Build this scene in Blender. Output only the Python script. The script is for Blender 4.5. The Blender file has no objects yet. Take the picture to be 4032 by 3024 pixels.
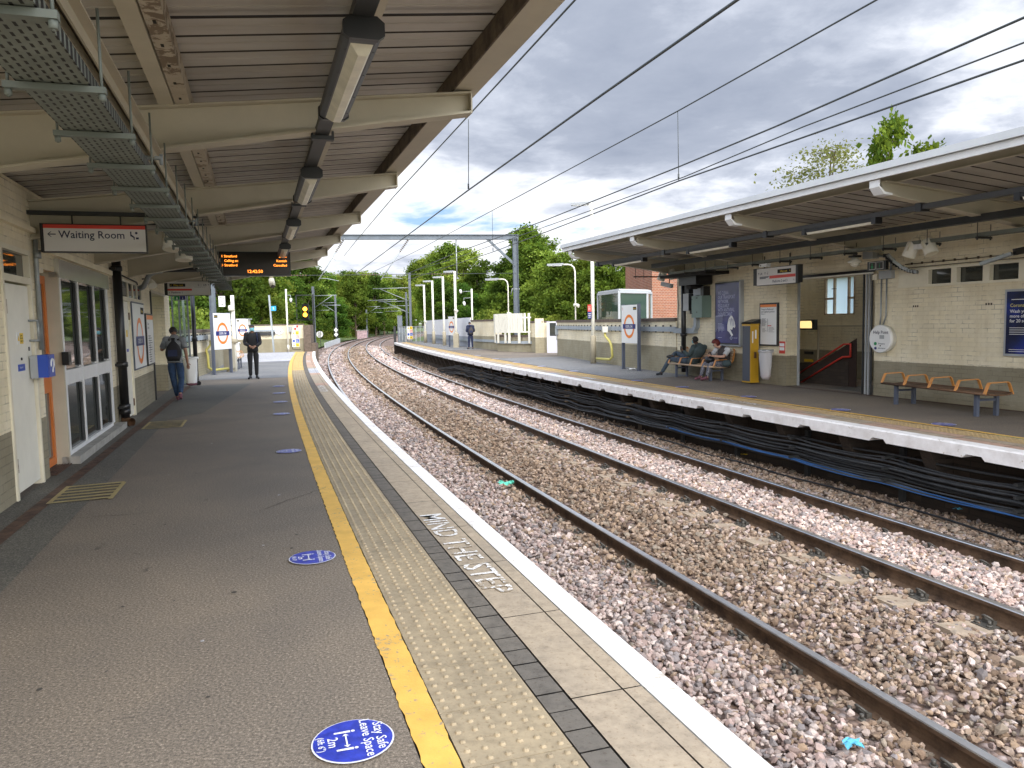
import bpy, bmesh, math, random
import numpy as np
from mathutils import Vector, Matrix
R_ = math.radians
C = bpy.context.scene.collection
sc = bpy.context.scene
# ------------------------------------------------------------------ camera
CAM_H = 1.555
cd = bpy.data.cameras.new("camera"); cam = bpy.data.objects.new("camera", cd); C.objects.link(cam)
p_, r_ = R_(4.654), R_(1.149)
Fw = Vector((0, math.cos(p_), -math.sin(p_))); U0 = Vector((0, math.sin(p_), math.cos(p_))); R0 = Vector((1, 0, 0))
Rt = R0*math.cos(r_) - U0*math.sin(r_); Up = U0*math.cos(r_) + R0*math.sin(r_)
M = Matrix((Rt, Up, -Fw)).transposed().to_4x4(); M.translation = Vector((0, 0, CAM_H))
cam.matrix_world = M
cd.sensor_fit = 'HORIZONTAL'; cd.sensor_width = 36; cd.lens = 3022/4032*36; cd.clip_end = 6000; cd.clip_start = 0.05
sc.camera = cam
sc.render.resolution_x, sc.render.resolution_y = 1024, 768
# ------------------------------------------------------------------ light
SUN_EL, SUN_AZ = R_(42), R_(152)      # azimuth clockwise from +y
w = bpy.data.worlds.new("World"); sc.world = w; w.use_nodes = True
nt = w.node_tree; nt.nodes.clear()
def N(t, **k):
    n = nt.nodes.new(t)
    for a, b in k.items(): setattr(n, a, b)
    return n
def LK(a, b): nt.links.new(a, b)
out = N('ShaderNodeOutputWorld'); bg = N('ShaderNodeBackground'); sky = N('ShaderNodeTexSky')
sky.sky_type = 'NISHITA'; sky.sun_disc = False; sky.sun_elevation = SUN_EL; sky.sun_rotation = SUN_AZ
sky.air_density = 1.0; sky.dust_density = 1.0; sky.ozone_density = 1.5
tc = N('ShaderNodeTexCoord'); sep = N('ShaderNodeSeparateXYZ'); LK(tc.outputs['Generated'], sep.inputs[0])
def MATH(op, a, b=None, c=None, clamp=False):
    n = N('ShaderNodeMath', operation=op); n.use_clamp = clamp
    for i, x in enumerate((a, b, c)):
        if x is None: continue
        if isinstance(x, (int, float)): n.inputs[i].default_value = x
        else: LK(x, n.inputs[i])
    return n.outputs[0]
zc = MATH('ADD', MATH('MAXIMUM', sep.outputs[2], 0.0), 0.16)
cx = MATH('DIVIDE', sep.outputs[0], zc); cy = MATH('DIVIDE', sep.outputs[1], zc)
comb = N('ShaderNodeCombineXYZ'); LK(cx, comb.inputs[0]); LK(cy, comb.inputs[1]); comb.inputs[2].default_value = 3.7
def NOISE(vec, scale, det, rough, dist=0.0, off=(0, 0, 0)):
    mp = N('ShaderNodeMapping'); mp.inputs['Location'].default_value = off; LK(vec, mp.inputs[0])
    n = N('ShaderNodeTexNoise'); n.inputs['Scale'].default_value = scale; n.inputs['Detail'].default_value = det
    n.inputs['Roughness'].default_value = rough; n.inputs['Distortion'].default_value = dist; LK(mp.outputs[0], n.inputs[0])
    return n.outputs[0]
def RAMP(f, stops):
    n = N('ShaderNodeValToRGB'); LK(f, n.inputs[0]); e = n.color_ramp.elements
    while len(e) < len(stops): e.new(0.5)
    for x, (p, c) in zip(e, stops): x.position = p; x.color = (*c, 1) if len(c) == 3 else c
    return n.outputs[0]
def MIXC(f, a, b, bt='MIX'):
    n = N('ShaderNodeMix', data_type='RGBA', blend_type=bt)
    if isinstance(f, (int, float)): n.inputs[0].default_value = f
    else: LK(f, n.inputs[0])
    for s, x in ((6, a), (7, b)):
        if isinstance(x, tuple): n.inputs[s].default_value = (*x, 1)
        else: LK(x, n.inputs[s])
    return n.outputs[2]
big = NOISE(comb.outputs[0], 0.42, 4, 0.5, 0.25, (1.3, 0.4, 0))
med = NOISE(comb.outputs[0], 1.15, 9, 0.6, 0.35, (5.1, 2.2, 0))
fine = NOISE(comb.outputs[0], 4.5, 8, 0.6, 0.2, (0, 7, 0))
cover = RAMP(MATH('ADD', MATH('MULTIPLY', big, 0.55), MATH('MULTIPLY', med, 0.45)), [(0.415, (0, 0, 0)), (0.465, (1, 1, 1))])
dens = MATH('ADD', MATH('MULTIPLY', big, 0.42), MATH('ADD', MATH('MULTIPLY', med, 0.40), MATH('MULTIPLY', fine, 0.18)))
lowz = MATH('SUBTRACT', 0.20, sep.outputs[2]); dens = MATH('SUBTRACT', dens, MATH('MULTIPLY', MATH('MAXIMUM', MATH('MINIMUM', lowz, .2), -.25), 0.22))
ccol = RAMP(dens, [(0.45, (0.96, 0.97, 0.99)), (0.50, (0.74, 0.77, 0.84)), (0.54, (0.50, 0.54, 0.63)), (0.59, (0.36, 0.40, 0.49)), (0.69, (0.27, 0.31, 0.40))])
skyc = MIXC(1.0, sky.outputs[0], (0.12, 0.12, 0.12), 'MULTIPLY')
skyc = MIXC(0.6, skyc, (0.26, 0.45, 0.80))
allc = MIXC(cover, skyc, ccol)
# overcast skies are brighter overhead and towards the hidden sun (behind the camera) than near the horizon
sunv = (math.sin(SUN_AZ)*math.cos(SUN_EL), math.cos(SUN_AZ)*math.cos(SUN_EL), math.sin(SUN_EL))
dt = N('ShaderNodeVectorMath', operation='DOT_PRODUCT'); LK(tc.outputs['Generated'], dt.inputs[0]); dt.inputs[1].default_value = sunv
gl = N('ShaderNodeMapRange'); gl.interpolation_type = 'SMOOTHSTEP'; LK(dt.outputs['Value'], gl.inputs[0])
gl.inputs[1].default_value = 0.0; gl.inputs[2].default_value = 0.95; gl.inputs[3].default_value = 1.0; gl.inputs[4].default_value = 5.2
tn = N('ShaderNodeMapRange'); LK(dt.outputs['Value'], tn.inputs[0]); tn.inputs[1].default_value = 0.1; tn.inputs[2].default_value = .8
allc = MIXC(1.0, allc, MIXC(tn.outputs[0], (1.0, 1.0, 1.0), (1.08, 0.98, 0.84)), 'MULTIPLY')
LK(allc, bg.inputs[0]); LK(gl.outputs[0], bg.inputs[1]); LK(bg.outputs[0], out.inputs[0])
sd = bpy.data.lights.new("sun", 'SUN'); sd.energy = 1.1; sd.angle = R_(14); sd.color = (1.0, 0.93, 0.82)
so = bpy.data.objects.new("sun", sd); C.objects.link(so)
so.rotation_euler = Vector(sunv).to_track_quat('Z', 'Y').to_euler()
sc.view_settings.view_transform = 'Standard'; sc.view_settings.look = 'None'; sc.view_settings.gamma = 1
sc.view_settings.use_curve_mapping = False; sc.view_settings.exposure = 0.42
sc.render.engine = 'CYCLES'
sc.cycles.max_bounces = 8; sc.cycles.diffuse_bounces = 5; sc.cycles.use_adaptive_sampling = True

# ------------------------------------------------------------------ materials
MATS = {}
def mat(name, col, rough=0.7, metal=0.0, var=0.0, vscale=3.0, bump=0.0, bscale=20.0, col2=None, emit=None, es=1.0, spec=None, kind=None, **k):
    if name in MATS: return MATS[name]
    global nt
    m = bpy.data.materials.new(name); m.use_nodes = True; nt = m.node_tree
    b = nt.nodes['Principled BSDF']; MATS[name] = m
    b.inputs['Roughness'].default_value = rough; b.inputs['Metallic'].default_value = metal
    if spec is not None: b.inputs['Specular IOR Level'].default_value = spec
    b.inputs['Base Color'].default_value = (*col, 1)
    tco = N('ShaderNodeTexCoord'); V = tco.outputs['Object']
    c = None
    if var or col2:
        n1 = NOISE(V, vscale, 6, 0.62)
        c2 = col2 or tuple(x*(1-var) for x in col); c1 = col if col2 else tuple(min(1, x*(1+var)) for x in col)
        c = RAMP(n1, [(0.35, c2), (0.65, c1)])
    if kind:
        c, h = kind(V, c if c is not None else col, k)
        if h is not None:
            bp = N('ShaderNodeBump'); bp.inputs['Strength'].default_value = k.get('bs', 0.5); bp.inputs['Distance'].default_value = k.get('bd', 0.01)
            LK(h, bp.inputs['Height']); LK(bp.outputs[0], b.inputs['Normal'])
    if c is not None and not isinstance(c, tuple): LK(c, b.inputs['Base Color'])
    if bump:
        bp = N('ShaderNodeBump'); bp.inputs['Strength'].default_value = bump; bp.inputs['Distance'].default_value = 0.01
        LK(NOISE(V, bscale, 5, 0.6), bp.inputs['Height']); LK(bp.outputs[0], b.inputs['Normal'])
    if emit:
        b.inputs['Emission Color'].default_value = (*emit, 1); b.inputs['Emission Strength'].default_value = es
    return m
def wallvec(V):
    s = N('ShaderNodeSeparateXYZ'); LK(V, s.inputs[0])
    c = N('ShaderNodeCombineXYZ'); LK(MATH('ADD', s.outputs[0], s.outputs[1]), c.inputs[0]); LK(s.outputs[2], c.inputs[1])
    return c.outputs[0], s
def k_brick(V, col, k):          # bricks under thick paint: joints as bump + faint grime; optional two colours split at a height
    v, s = wallvec(V)
    br = N('ShaderNodeTexBrick'); LK(v, br.inputs[0]); br.inputs['Scale'].default_value = 1.0
    br.inputs['Brick Width'].default_value = 0.228; br.inputs['Row Height'].default_value = 0.076
    br.inputs['Mortar Size'].default_value = k.get('mortar', 0.006); br.inputs['Mortar Smooth'].default_value = 0.35
    br.inputs['Color1'].default_value = (*k['c1'], 1); br.inputs['Color2'].default_value = (*k.get('c2', k['c1']), 1)
    br.inputs['Mortar'].default_value = (*k['cm'], 1)
    c = br.outputs[0]
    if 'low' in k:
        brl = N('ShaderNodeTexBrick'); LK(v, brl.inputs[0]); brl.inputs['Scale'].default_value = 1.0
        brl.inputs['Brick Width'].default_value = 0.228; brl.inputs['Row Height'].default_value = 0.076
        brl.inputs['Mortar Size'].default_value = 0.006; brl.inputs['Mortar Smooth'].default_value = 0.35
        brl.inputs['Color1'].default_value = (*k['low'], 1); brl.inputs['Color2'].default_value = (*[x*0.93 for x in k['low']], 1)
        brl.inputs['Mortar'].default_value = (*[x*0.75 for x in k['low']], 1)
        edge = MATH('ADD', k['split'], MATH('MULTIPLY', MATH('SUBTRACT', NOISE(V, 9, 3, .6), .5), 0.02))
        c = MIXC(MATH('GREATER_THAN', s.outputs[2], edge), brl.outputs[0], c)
    ck = MATH('MULTIPLY', br.outputs[1], RAMP(NOISE(V, 2.6, 5, .7), [(0.50, (0, 0, 0)), (0.60, (1, 1, 1))]))
    if 'low' in k: c = MIXC(MATH('MULTIPLY', ck, .75), c, tuple(x*.42 for x in k['c1']))
    # joint cracks appear in patches, plus large stains and vertical streaks
    st = RAMP(NOISE(V, 1.3, 6, .65, 0.2), [(0.40, (0.80, 0.77, 0.70)), (0.60, (1, 1, 1))])
    c = MIXC(k.get('stain', 0.7), c, st, 'MULTIPLY')
    mp = N('ShaderNodeMapping'); mp.inputs['Scale'].default_value = (7, 7, 0.7); LK(V, mp.inputs[0])
    sr = RAMP(NOISE(mp.outputs[0], 1.0, 5, .6), [(0.32, (0.78, 0.74, 0.66)), (0.5, (1, 1, 1))])
    c = MIXC(k.get('streak', 0.35), c, sr, 'MULTIPLY')
    gr = RAMP(NOISE(V, 38, 3, .6), [(0.30, (0.80, 0.78, 0.74)), (0.42, (1, 1, 1))])
    c = MIXC(0.45, c, gr, 'MULTIPLY')
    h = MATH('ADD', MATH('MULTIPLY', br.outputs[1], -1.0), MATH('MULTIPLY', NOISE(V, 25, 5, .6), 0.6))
    return c, h
def k_asph(V, col, k):
    c = k['c']
    g = NOISE(V, 78, 4, .8); g2 = NOISE(V, 300, 2, .5)
    a = RAMP(g, [(0.37, tuple(x*0.52 for x in c)), (0.49, c), (0.59, tuple(min(1, x*1.5) for x in c)), (0.68, tuple(min(1, x*2.8) for x in c))])
    a = MIXC(0.9, a, RAMP(g2, [(0.35, (0.72, 0.72, 0.72)), (0.65, (1.3, 1.28, 1.25))]), 'MULTIPLY')
    a = MIXC(0.85, a, RAMP(NOISE(V, 0.55, 6, .6, .4), [(0.35, (0.80, 0.80, 0.82)), (0.62, (1.12, 1.08, 1.03))]), 'MULTIPLY')
    a = MIXC(0.8, a, RAMP(NOISE(V, 7, 2, .4, 1.5), [(0.22, (0.55, 0.55, 0.57)), (0.27, (1, 1, 1))]), 'MULTIPLY')
    return a, g
def k_stone(V, col, k):          # per-stone colour attribute
    at = N('ShaderNodeAttribute'); at.attribute_name = 'col'
    c = MIXC(0.5, at.outputs[0], RAMP(NOISE(V, 60, 4, .6), [(0.3, (0.7, 0.68, 0.66)), (0.7, (1.2, 1.2, 1.2))]), 'MULTIPLY')
    return c, NOISE(V, 150, 3, .6)
def k_leaf(V, col, k):
    at = N('ShaderNodeAttribute'); at.attribute_name = 'col'
    oi = N('ShaderNodeObjectInfo')
    hs = N('ShaderNodeHueSaturation'); LK(at.outputs[0], hs.inputs['Color'])
    LK(MATH('ADD', 0.485, MATH('MULTIPLY', oi.outputs['Random'], 0.03)), hs.inputs['Hue'])
    LK(MATH('ADD', 0.82, MATH('MULTIPLY', oi.outputs['Random'], 0.4)), hs.inputs['Value'])
    return hs.outputs[0], None
def k_slab(V, col, k):
    c = k['c']
    a = RAMP(NOISE(V, 14, 6, .7), [(0.30, tuple(x*0.72 for x in c)), (0.5, c), (0.72, tuple(min(1, x*1.2) for x in c))])
    a = MIXC(0.8, a, RAMP(NOISE(V, 60, 3, .5), [(0.30, (0.72, 0.66, 0.60)), (0.42, (1, 1, 1))]), 'MULTIPLY')
    a = MIXC(0.7, a, RAMP(NOISE(V, 1.7, 5, .6), [(0.35, (0.84, 0.84, 0.85)), (0.6, (1.08, 1.06, 1.03))]), 'MULTIPLY')
    return a, NOISE(V, 120, 4, .6)
def k_paint(V, col, k):          # floor paint worn down to what lies below
    c, u = k['c'], k['u']
    wv = NOISE(V, k.get('ws', 26), 7, .72, .3); lv = NOISE(V, 2.0, 4, .5)
    m_ = RAMP(MATH('ADD', MATH('MULTIPLY', wv, .7), MATH('MULTIPLY', lv, .3)), [(k.get('wear', .36)-.015, (0, 0, 0)), (k.get('wear', .36)+.015, (1, 1, 1))])
    a = MIXC(1.0, c, RAMP(NOISE(V, 5, 5, .6), [(0.3, (0.82, 0.80, 0.78)), (0.65, (1.05, 1.05, 1.05))]), 'MULTIPLY')
    return MIXC(m_, u, a), NOISE(V, 90, 4, .6)
def k_rust(V, col, k):
    a = RAMP(NOISE(V, 6, 7, .7), [(0.36, k['a']), (0.60, k['b'])])
    return a, NOISE(V, 60, 4, .6)
mat('asphalt', (.1,.1,.1), 0.93, kind=k_asph, c=(0.165, 0.142, 0.116), bs=0.25, bd=0.003)
mat('asphalt_grey', (.1,.1,.1), 0.88, kind=k_asph, c=(0.165, 0.170, 0.175), bs=0.3, bd=0.003)
mat('asphalt_dark', (.1,.1,.1), 0.9, kind=k_asph, c=(0.115, 0.112, 0.098), bs=0.4, bd=0.003)
mat('asphalt_pale', (.1,.1,.1), 0.85, kind=k_asph, c=(0.36, 0.37, 0.40), bs=0.3, bd=0.003)
mat('tactile', (.3,.26,.2), 0.85, kind=k_slab, c=(0.335, 0.275, 0.185), bs=0.25, bd=0.002)
mat('tactile_yellow', (.3,.26,.2), 0.85, kind=k_slab, c=(0.52, 0.37, 0.15), bs=0.25, bd=0.002)
mat('slab', (.3,.26,.2), 0.88, kind=k_slab, c=(0.36, 0.30, 0.225), bs=0.35, bd=0.003)
mat('slab_warm', (.3,.26,.2), 0.88, kind=k_slab, c=(0.42, 0.29, 0.22), bs=0.35, bd=0.003)
mat('brickdark', (.1,.1,.1), 0.9, kind=k_slab, c=(0.135, 0.122, 0.105), bs=0.4, bd=0.003)
mat('joint', (0.05, 0.045, 0.04), 0.95)
mat('yellow_paint', (.8,.5,.1), 0.6, kind=k_paint, c=(0.76, 0.46, 0.10), u=(0.36, 0.28, 0.18), wear=.42, bs=0.4, bd=0.004)
mat('white_paint', (.8,.8,.8), 0.6, kind=k_paint, c=(0.84, 0.83, 0.83), u=(0.50, 0.46, 0.40), wear=.40, ws=14, bs=0.3, bd=0.003)
mat('letter_white', (.8,.8,.8), 0.7, kind=k_paint, c=(0.80, 0.80, 0.80), u=(0.36, 0.30, 0.225), wear=.485, ws=30)
mat('hatch_paint', (.8,.8,.8), 0.7, kind=k_paint, c=(0.42, 0.34, 0.16), u=(0.12, 0.11, 0.09), wear=.40, ws=30)
mat('drain', (.2,.1,.06), 0.8, kind=k_rust, a=(0.05, 0.03, 0.022), b=(0.13, 0.075, 0.05), bs=.5)
CREAM = (0.87, 0.79, 0.585); TAUPE = (0.30, 0.27, 0.19)
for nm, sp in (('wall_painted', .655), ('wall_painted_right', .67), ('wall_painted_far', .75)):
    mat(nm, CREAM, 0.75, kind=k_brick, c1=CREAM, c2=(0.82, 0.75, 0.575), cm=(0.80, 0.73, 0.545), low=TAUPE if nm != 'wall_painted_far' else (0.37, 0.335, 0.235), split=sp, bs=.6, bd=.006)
mat('render_cream', CREAM, 0.8, var=.07, vscale=2.5, bump=.25, bscale=30)
mat('brick_orange', (.4,.2,.1), 0.85, kind=k_brick, c1=(0.37, 0.13, 0.065), c2=(0.25, 0.085, 0.05), cm=(0.46, 0.38, 0.30), mortar=.009, stain=.5, streak=.2, bs=.8, bd=.01)
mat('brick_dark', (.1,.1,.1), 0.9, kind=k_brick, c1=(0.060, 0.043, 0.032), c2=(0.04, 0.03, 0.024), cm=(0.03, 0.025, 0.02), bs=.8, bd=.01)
mat('coping', (0.13, 0.10, 0.08), 0.9, var=.25, vscale=6, bump=.5, bscale=30)
mat('cream_paint', (0.74, 0.69, 0.54), 0.5, var=.06, vscale=4)
mat('cream_light', (0.80, 0.78, 0.68), 0.45, var=.04)
mat('beam_paint', (0.50, 0.455, 0.35), 0.6, var=.07, vscale=2.2, bump=.08, bscale=12)
mat('shelter_grey', (0.42, 0.44, 0.46), 0.5)
mat('white_metal', (0.72, 0.73, 0.73), 0.45, var=.05, vscale=5)
mat('fascia_grey', (0.50, 0.52, 0.53), 0.5, var=.05)
mat('stain_brown', (.2,.1,.06), 0.75, kind=k_rust, a=(0.055, 0.04, 0.028), b=(0.16, 0.12, 0.08), bs=.2)
mat('peel', (.5,.5,.4), 0.8, kind=k_paint, c=(0.50, 0.44, 0.34), u=(0.20, 0.15, 0.10), wear=.46, ws=9, bs=.6, bd=.006)
mat('galv', (0.34, 0.37, 0.38), 0.5, 0.55, var=.14, vscale=8)
mat('galv_paint', (0.33, 0.37, 0.40), 0.6, 0.0, var=.08, vscale=5)
mat('steel_grey', (0.17, 0.19, 0.22), 0.55, 0.2, var=.12, vscale=4)
mat('darksteel', (0.035, 0.037, 0.038), 0.5, 0.2, var=.2)
mat('gantry_grey', (0.12, 0.145, 0.175), .5, .1, var=.15, vscale=3)
mat('lamp_grey', (0.26, 0.28, 0.30), .5)
mat('trunk_dark', (0.05, 0.051, 0.052), .5)
mat('black', (0.012, 0.012, 0.013), 0.35)
mat('blackmat', (0.015, 0.014, 0.013), 0.8)
mat('post_blue', (0.085, 0.10, 0.14), 0.5)
mat('signwhite', (0.80, 0.81, 0.80), 0.35)
mat('signred', (0.62, 0.05, 0.03), 0.4)
mat('orange', (0.83, 0.22, 0.02), 0.4)
mat('orange_door', (0.62, 0.17, 0.03), 0.45, var=.06)
mat('navy', (0.015, 0.02, 0.16), 0.4)
mat('navytext', (0.01, 0.014, 0.05), 0.5)
mat('blue', (0.02, 0.07, 0.42), 0.4)
mat('sticker_blue', (0.03, 0.05, 0.40), 0.30, var=.25, vscale=25, bump=.12, bscale=60, spec=.8)
mat('sticker_pale', (0.48, 0.50, 0.68), 0.5)
mat('sticker_white', (0.78, 0.79, 0.84), 0.6)
mat('skyblue', (0.03, 0.35, 0.65), 0.5)
mat('yellow', (0.80, 0.55, 0.03), 0.45)
mat('yellowdull', (0.62, 0.56, 0.16), 0.5)
mat('ticket_yellow', (0.55, 0.32, 0.02), 0.4)
mat('ticket_grey', (0.075, 0.085, 0.11), 0.5)
mat('green', (0.01, 0.25, 0.08), 0.5)
mat('box_green', (0.17, 0.25, 0.22), 0.5, var=.05)
mat('box_grey', (0.38, 0.40, 0.41), 0.5, var=.05)
mat('pinkred', (0.75, 0.30, 0.26), 0.5)
mat('concrete', (0.34, 0.33, 0.30), 0.9, var=.15, vscale=6, bump=.4, bscale=40)
mat('wood_dark', (0.12, 0.065, 0.035), 0.5, var=.3, vscale=8)
mat('wood_light', (0.50, 0.36, 0.24), 0.5, var=.15, vscale=8)
mat('timber_old', (0.10, 0.075, 0.055), 0.9, var=.3, vscale=12, bump=.6, bscale=50)
mat('arm_orange', (0.62, 0.27, 0.07), 0.4, var=.1)
mat('railside', (.1,.1,.1), 0.75, kind=k_rust, a=(0.050, 0.028, 0.016), b=(0.135, 0.082, 0.048), bs=.3)
mat('railtop', (0.92, 0.90, 0.88), 0.36, 1.0, var=.08, vscale=6)
mat('sleeper_tan', (0.36, 0.29, 0.22), 0.9, var=.2, vscale=9, bump=.4, bscale=40)
mat('clip', (0.10, 0.095, 0.085), 0.6, 0.3, var=.25)
mat('trunk', (0.10, 0.075, 0.05), 0.9, var=.25)
mat('cable', (0.040, 0.043, 0.047), 0.55, var=.25)
mat('cable_blue', (0.02, 0.09, 0.26), 0.5)
mat('wire', (0.075, 0.085, 0.085), 0.5, 0.3)
mat('ballast', (.3,.2,.2), 0.95, kind=k_stone, bs=.5, bd=.004)
mat('glow_amber', (0.9, .4, .02), emit=(1.0, 0.42, 0.03), es=6)
mat('led', (0.9, .3, .02), emit=(1.0, 0.27, 0.03), es=2.6)
mat('glow_warm', (0.9, .7, .3), emit=(1.0, 0.70, 0.28), es=0.9)
def glassmat(name, col, alpha=.5):
    m = bpy.data.materials.new(name); m.use_nodes = True; t = m.node_tree; b = t.nodes['Principled BSDF']; MATS[name] = m
    b.inputs['Base Color'].default_value = (*col, 1); b.inputs['Roughness'].default_value = 0.03
    b.inputs['Transmission Weight'].default_value = alpha; b.inputs['IOR'].default_value = 1.25
glassmat('glass', (0.10, 0.13, 0.12), .0); glassmat('glassclear', (0.55, 0.66, 0.62), .92)
glassmat('shelter_glass', (0.05, 0.09, 0.065), .35)  # dark green tint puts the mirrored trees into the glass colour
glassmat('mirror_glass', (0.035, 0.04, 0.035), 0.0)
MATS['mirror_glass'].node_tree.nodes['Principled BSDF'].inputs['IOR'].default_value = 1.9
MATS['glass'].node_tree.nodes['Principled BSDF'].inputs['IOR'].default_value = 1.45
def translucent(name, col, w=.6):
    global nt
    m = bpy.data.materials.new(name); m.use_nodes = True; nt = m.node_tree; nt.nodes.clear(); MATS[name] = m
    o = N('ShaderNodeOutputMaterial'); d = N('ShaderNodeBsdfDiffuse'); t = N('ShaderNodeBsdfTranslucent'); x = N('ShaderNodeMixShader')
    x.inputs[0].default_value = w; LK(d.outputs[0], x.inputs[1]); LK(t.outputs[0], x.inputs[2]); LK(x.outputs[0], o.inputs[0])
    for q in (d, t): q.inputs[0].default_value = (*col, 1)
    return d, t
translucent('frosted', (0.75, 0.85, 0.9), .85)
translucent('bag', (0.78, 0.78, 0.80), .45)
d_, t_ = translucent('leaf', (0.1, 0.2, 0.03), .38)
_c, _ = k_leaf(None, None, None); LK(_c, d_.inputs[0])
_m = MIXC(1.0, _c, (1.5, 1.35, 0.6), 'MULTIPLY'); LK(_m, t_.inputs[0])

# ------------------------------------------------------------------ frames and mesh helpers
TH = {'L': R_(18.3), 'R': R_(19.3), 'W': 0.0}
def FW(fr, t, s, z=0.0):
    a = TH[fr]; return Vector((t*math.cos(a) - s*math.sin(a), t*math.sin(a) + s*math.cos(a), z))
OX, OY, RR, PH0 = 541.0, 183.0, 566.0, math.asin(183/566)
def A(q, o, z=0.0):              # arc coordinates of the curving line: q along, o towards the right
    ph = PH0 - q/RR; r = RR - o
    return Vector((OX - r*math.cos(ph), OY - r*math.sin(ph), z))
def Adir(q):
    ph = PH0 - q/RR; return Vector((-math.sin(ph), math.cos(ph), 0))   # forwards along the line
def pix(u, v, z):                # ground point under pixel (2212-wide photo) at height z
    k = 4032/2212; d = Fw*3022 + Rt*(u*k-2016) - Up*(v*k-1512); t = (z-CAM_H)/d.z
    return Vector((d.x*t, d.y*t, z))
BASE = {}
class MB:
    def __init__(s): s.v = []; s.f = []; s.m = []; s.sm = []
    def add(s, vs, fs, m=0, smooth=False):
        n = len(s.v); s.v += [tuple(x) for x in vs]; s.f += [tuple(i+n for i in f) for f in fs]; s.m += [m]*len(fs); s.sm += [smooth]*len(fs); return s
    def quad(s, a, b, c, d, m=0): return s.add([a, b, c, d], [(0, 1, 2, 3)], m)
    def box(s, x0, x1, y0, y1, z0, z1, m=0):
        return s.add([(x, y, z) for z in (z0, z1) for y in (y0, y1) for x in (x0, x1)],
                     [(0, 2, 3, 1), (4, 5, 7, 6), (0, 1, 5, 4), (2, 6, 7, 3), (0, 4, 6, 2), (1, 3, 7, 5)], m)
    def bar(s, p, q, w, h, m=0, up=(0, 0, 1)):
        p, q = Vector(p), Vector(q); d = (q-p).normalized(); u = Vector(up)
        if abs(d.dot(u)) > .99: u = Vector((0, 1, 0))
        x = d.cross(u).normalized(); u = x.cross(d)
        vs = [e + x*a*w/2 + u*b*h/2 for e in (p, q) for a, b in ((-1, -1), (1, -1), (1, 1), (-1, 1))]
        return s.add(vs, [(0, 1, 2, 3), (7, 6, 5, 4), (0, 4, 5, 1), (1, 5, 6, 2), (2, 6, 7, 3), (3, 7, 4, 0)], m)
    def tube(s, pts, r, n=8, m=0, cap=True):
        pts = [Vector(p) for p in pts]; rs = r if isinstance(r, (list, tuple)) else [r]*len(pts)
        vs = []; fs = []; up = None
        for i, p in enumerate(pts):
            d = (pts[min(i+1, len(pts)-1)] - pts[max(i-1, 0)]).normalized()
            if up is None: up = Vector((0, 0, 1)) if abs(d.z) < .9 else Vector((1, 0, 0))
            x = d.cross(up).normalized(); up = x.cross(d).normalized()
            for k in range(n):
                a = 2*math.pi*k/n; vs.append(p + (x*math.cos(a) + up*math.sin(a))*rs[i])
        for i in range(len(pts)-1):
            for k in range(n):
                a, b = i*n+k, i*n+(k+1) % n; fs.append((a, b, b+n, a+n))
        s.add(vs, fs, m, True)
        if cap:
            L = len(vs); s.add(vs[:n], [tuple(reversed(range(n)))], m); s.add(vs[L-n:], [tuple(range(n))], m)
        return s
    def prism(s, poly, a, b, m=0):           # poly: list of points (3D) extruded from offset a to b vectors
        n = len(poly); a, b = Vector(a), Vector(b)
        vs = [Vector(p)+a for p in poly] + [Vector(p)+b for p in poly]
        fs = [tuple(reversed(range(n))), tuple(range(n, 2*n))] + [(i, (i+1) % n, (i+1) % n+n, i+n) for i in range(n)]
        return s.add(vs, fs, m)
    def disc(s, c, xd, yd, rx, ry, n=28, m=0, hole=0.0):
        c, xd, yd = Vector(c), Vector(xd), Vector(yd)
        o_ = [c + xd*rx*math.cos(2*math.pi*k/n) + yd*ry*math.sin(2*math.pi*k/n) for k in range(n)]
        if not hole: return s.add(o_, [tuple(range(n))], m)
        hx, hy = rx-hole, ry-hole
        i_ = [c + xd*hx*math.cos(2*math.pi*k/n) + yd*hy*math.sin(2*math.pi*k/n) for k in range(n)]
        return s.add(o_+i_, [(k, (k+1) % n, (k+1) % n+n, k+n) for k in range(n)], m)
    def sweep(s, prof, q0, q1, dq, m=0, close=False, oo=None):   # profile of (o, z) swept along the line
        n = max(1, int(round((q1-q0)/dq))); vs = []; fs = []
        for i in range(n+1):
            q = q0 + (q1-q0)*i/n; do = oo(q) if oo else 0
            vs += [A(q, o+do, z) for o, z in prof]
        k = len(prof); e = k if close else k-1
        for i in range(n):
            for j in range(e):
                a, b = i*k+j, i*k+(j+1) % k; fs.append((a, b, b+k, a+k))
        s.add(vs, fs, m)
        if close: s.add(vs[:k], [tuple(range(k))], m); s.add(vs[-k:], [tuple(reversed(range(k)))], m)
        return s
    def blob(s, c, rx, ry, rz, m=0, n=12, k=8):
        vs = []; fs = []
        for i in range(k+1):
            t = math.pi*i/k
            for j in range(n):
                a = 2*math.pi*j/n; vs.append((c[0]+rx*math.sin(t)*math.cos(a), c[1]+ry*math.sin(t)*math.sin(a), c[2]+rz*math.cos(t)))
        for i in range(k):
            for j in range(n):
                fs.append((i*n+j, (i+1)*n+j, (i+1)*n+(j+1) % n, i*n+(j+1) % n))
        return s.add(vs, fs, m, True)
    def text(s, body, size, org, xd, yd, align='LEFT', m=0, depth=0.0, sx=1.0):
        vs, fs = text_geo(body, align); o, xd, yd = Vector(org), Vector(xd), Vector(yd)
        return s.add([o + xd*x*size*sx + yd*y*size for x, y in vs], fs, m)
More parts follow.
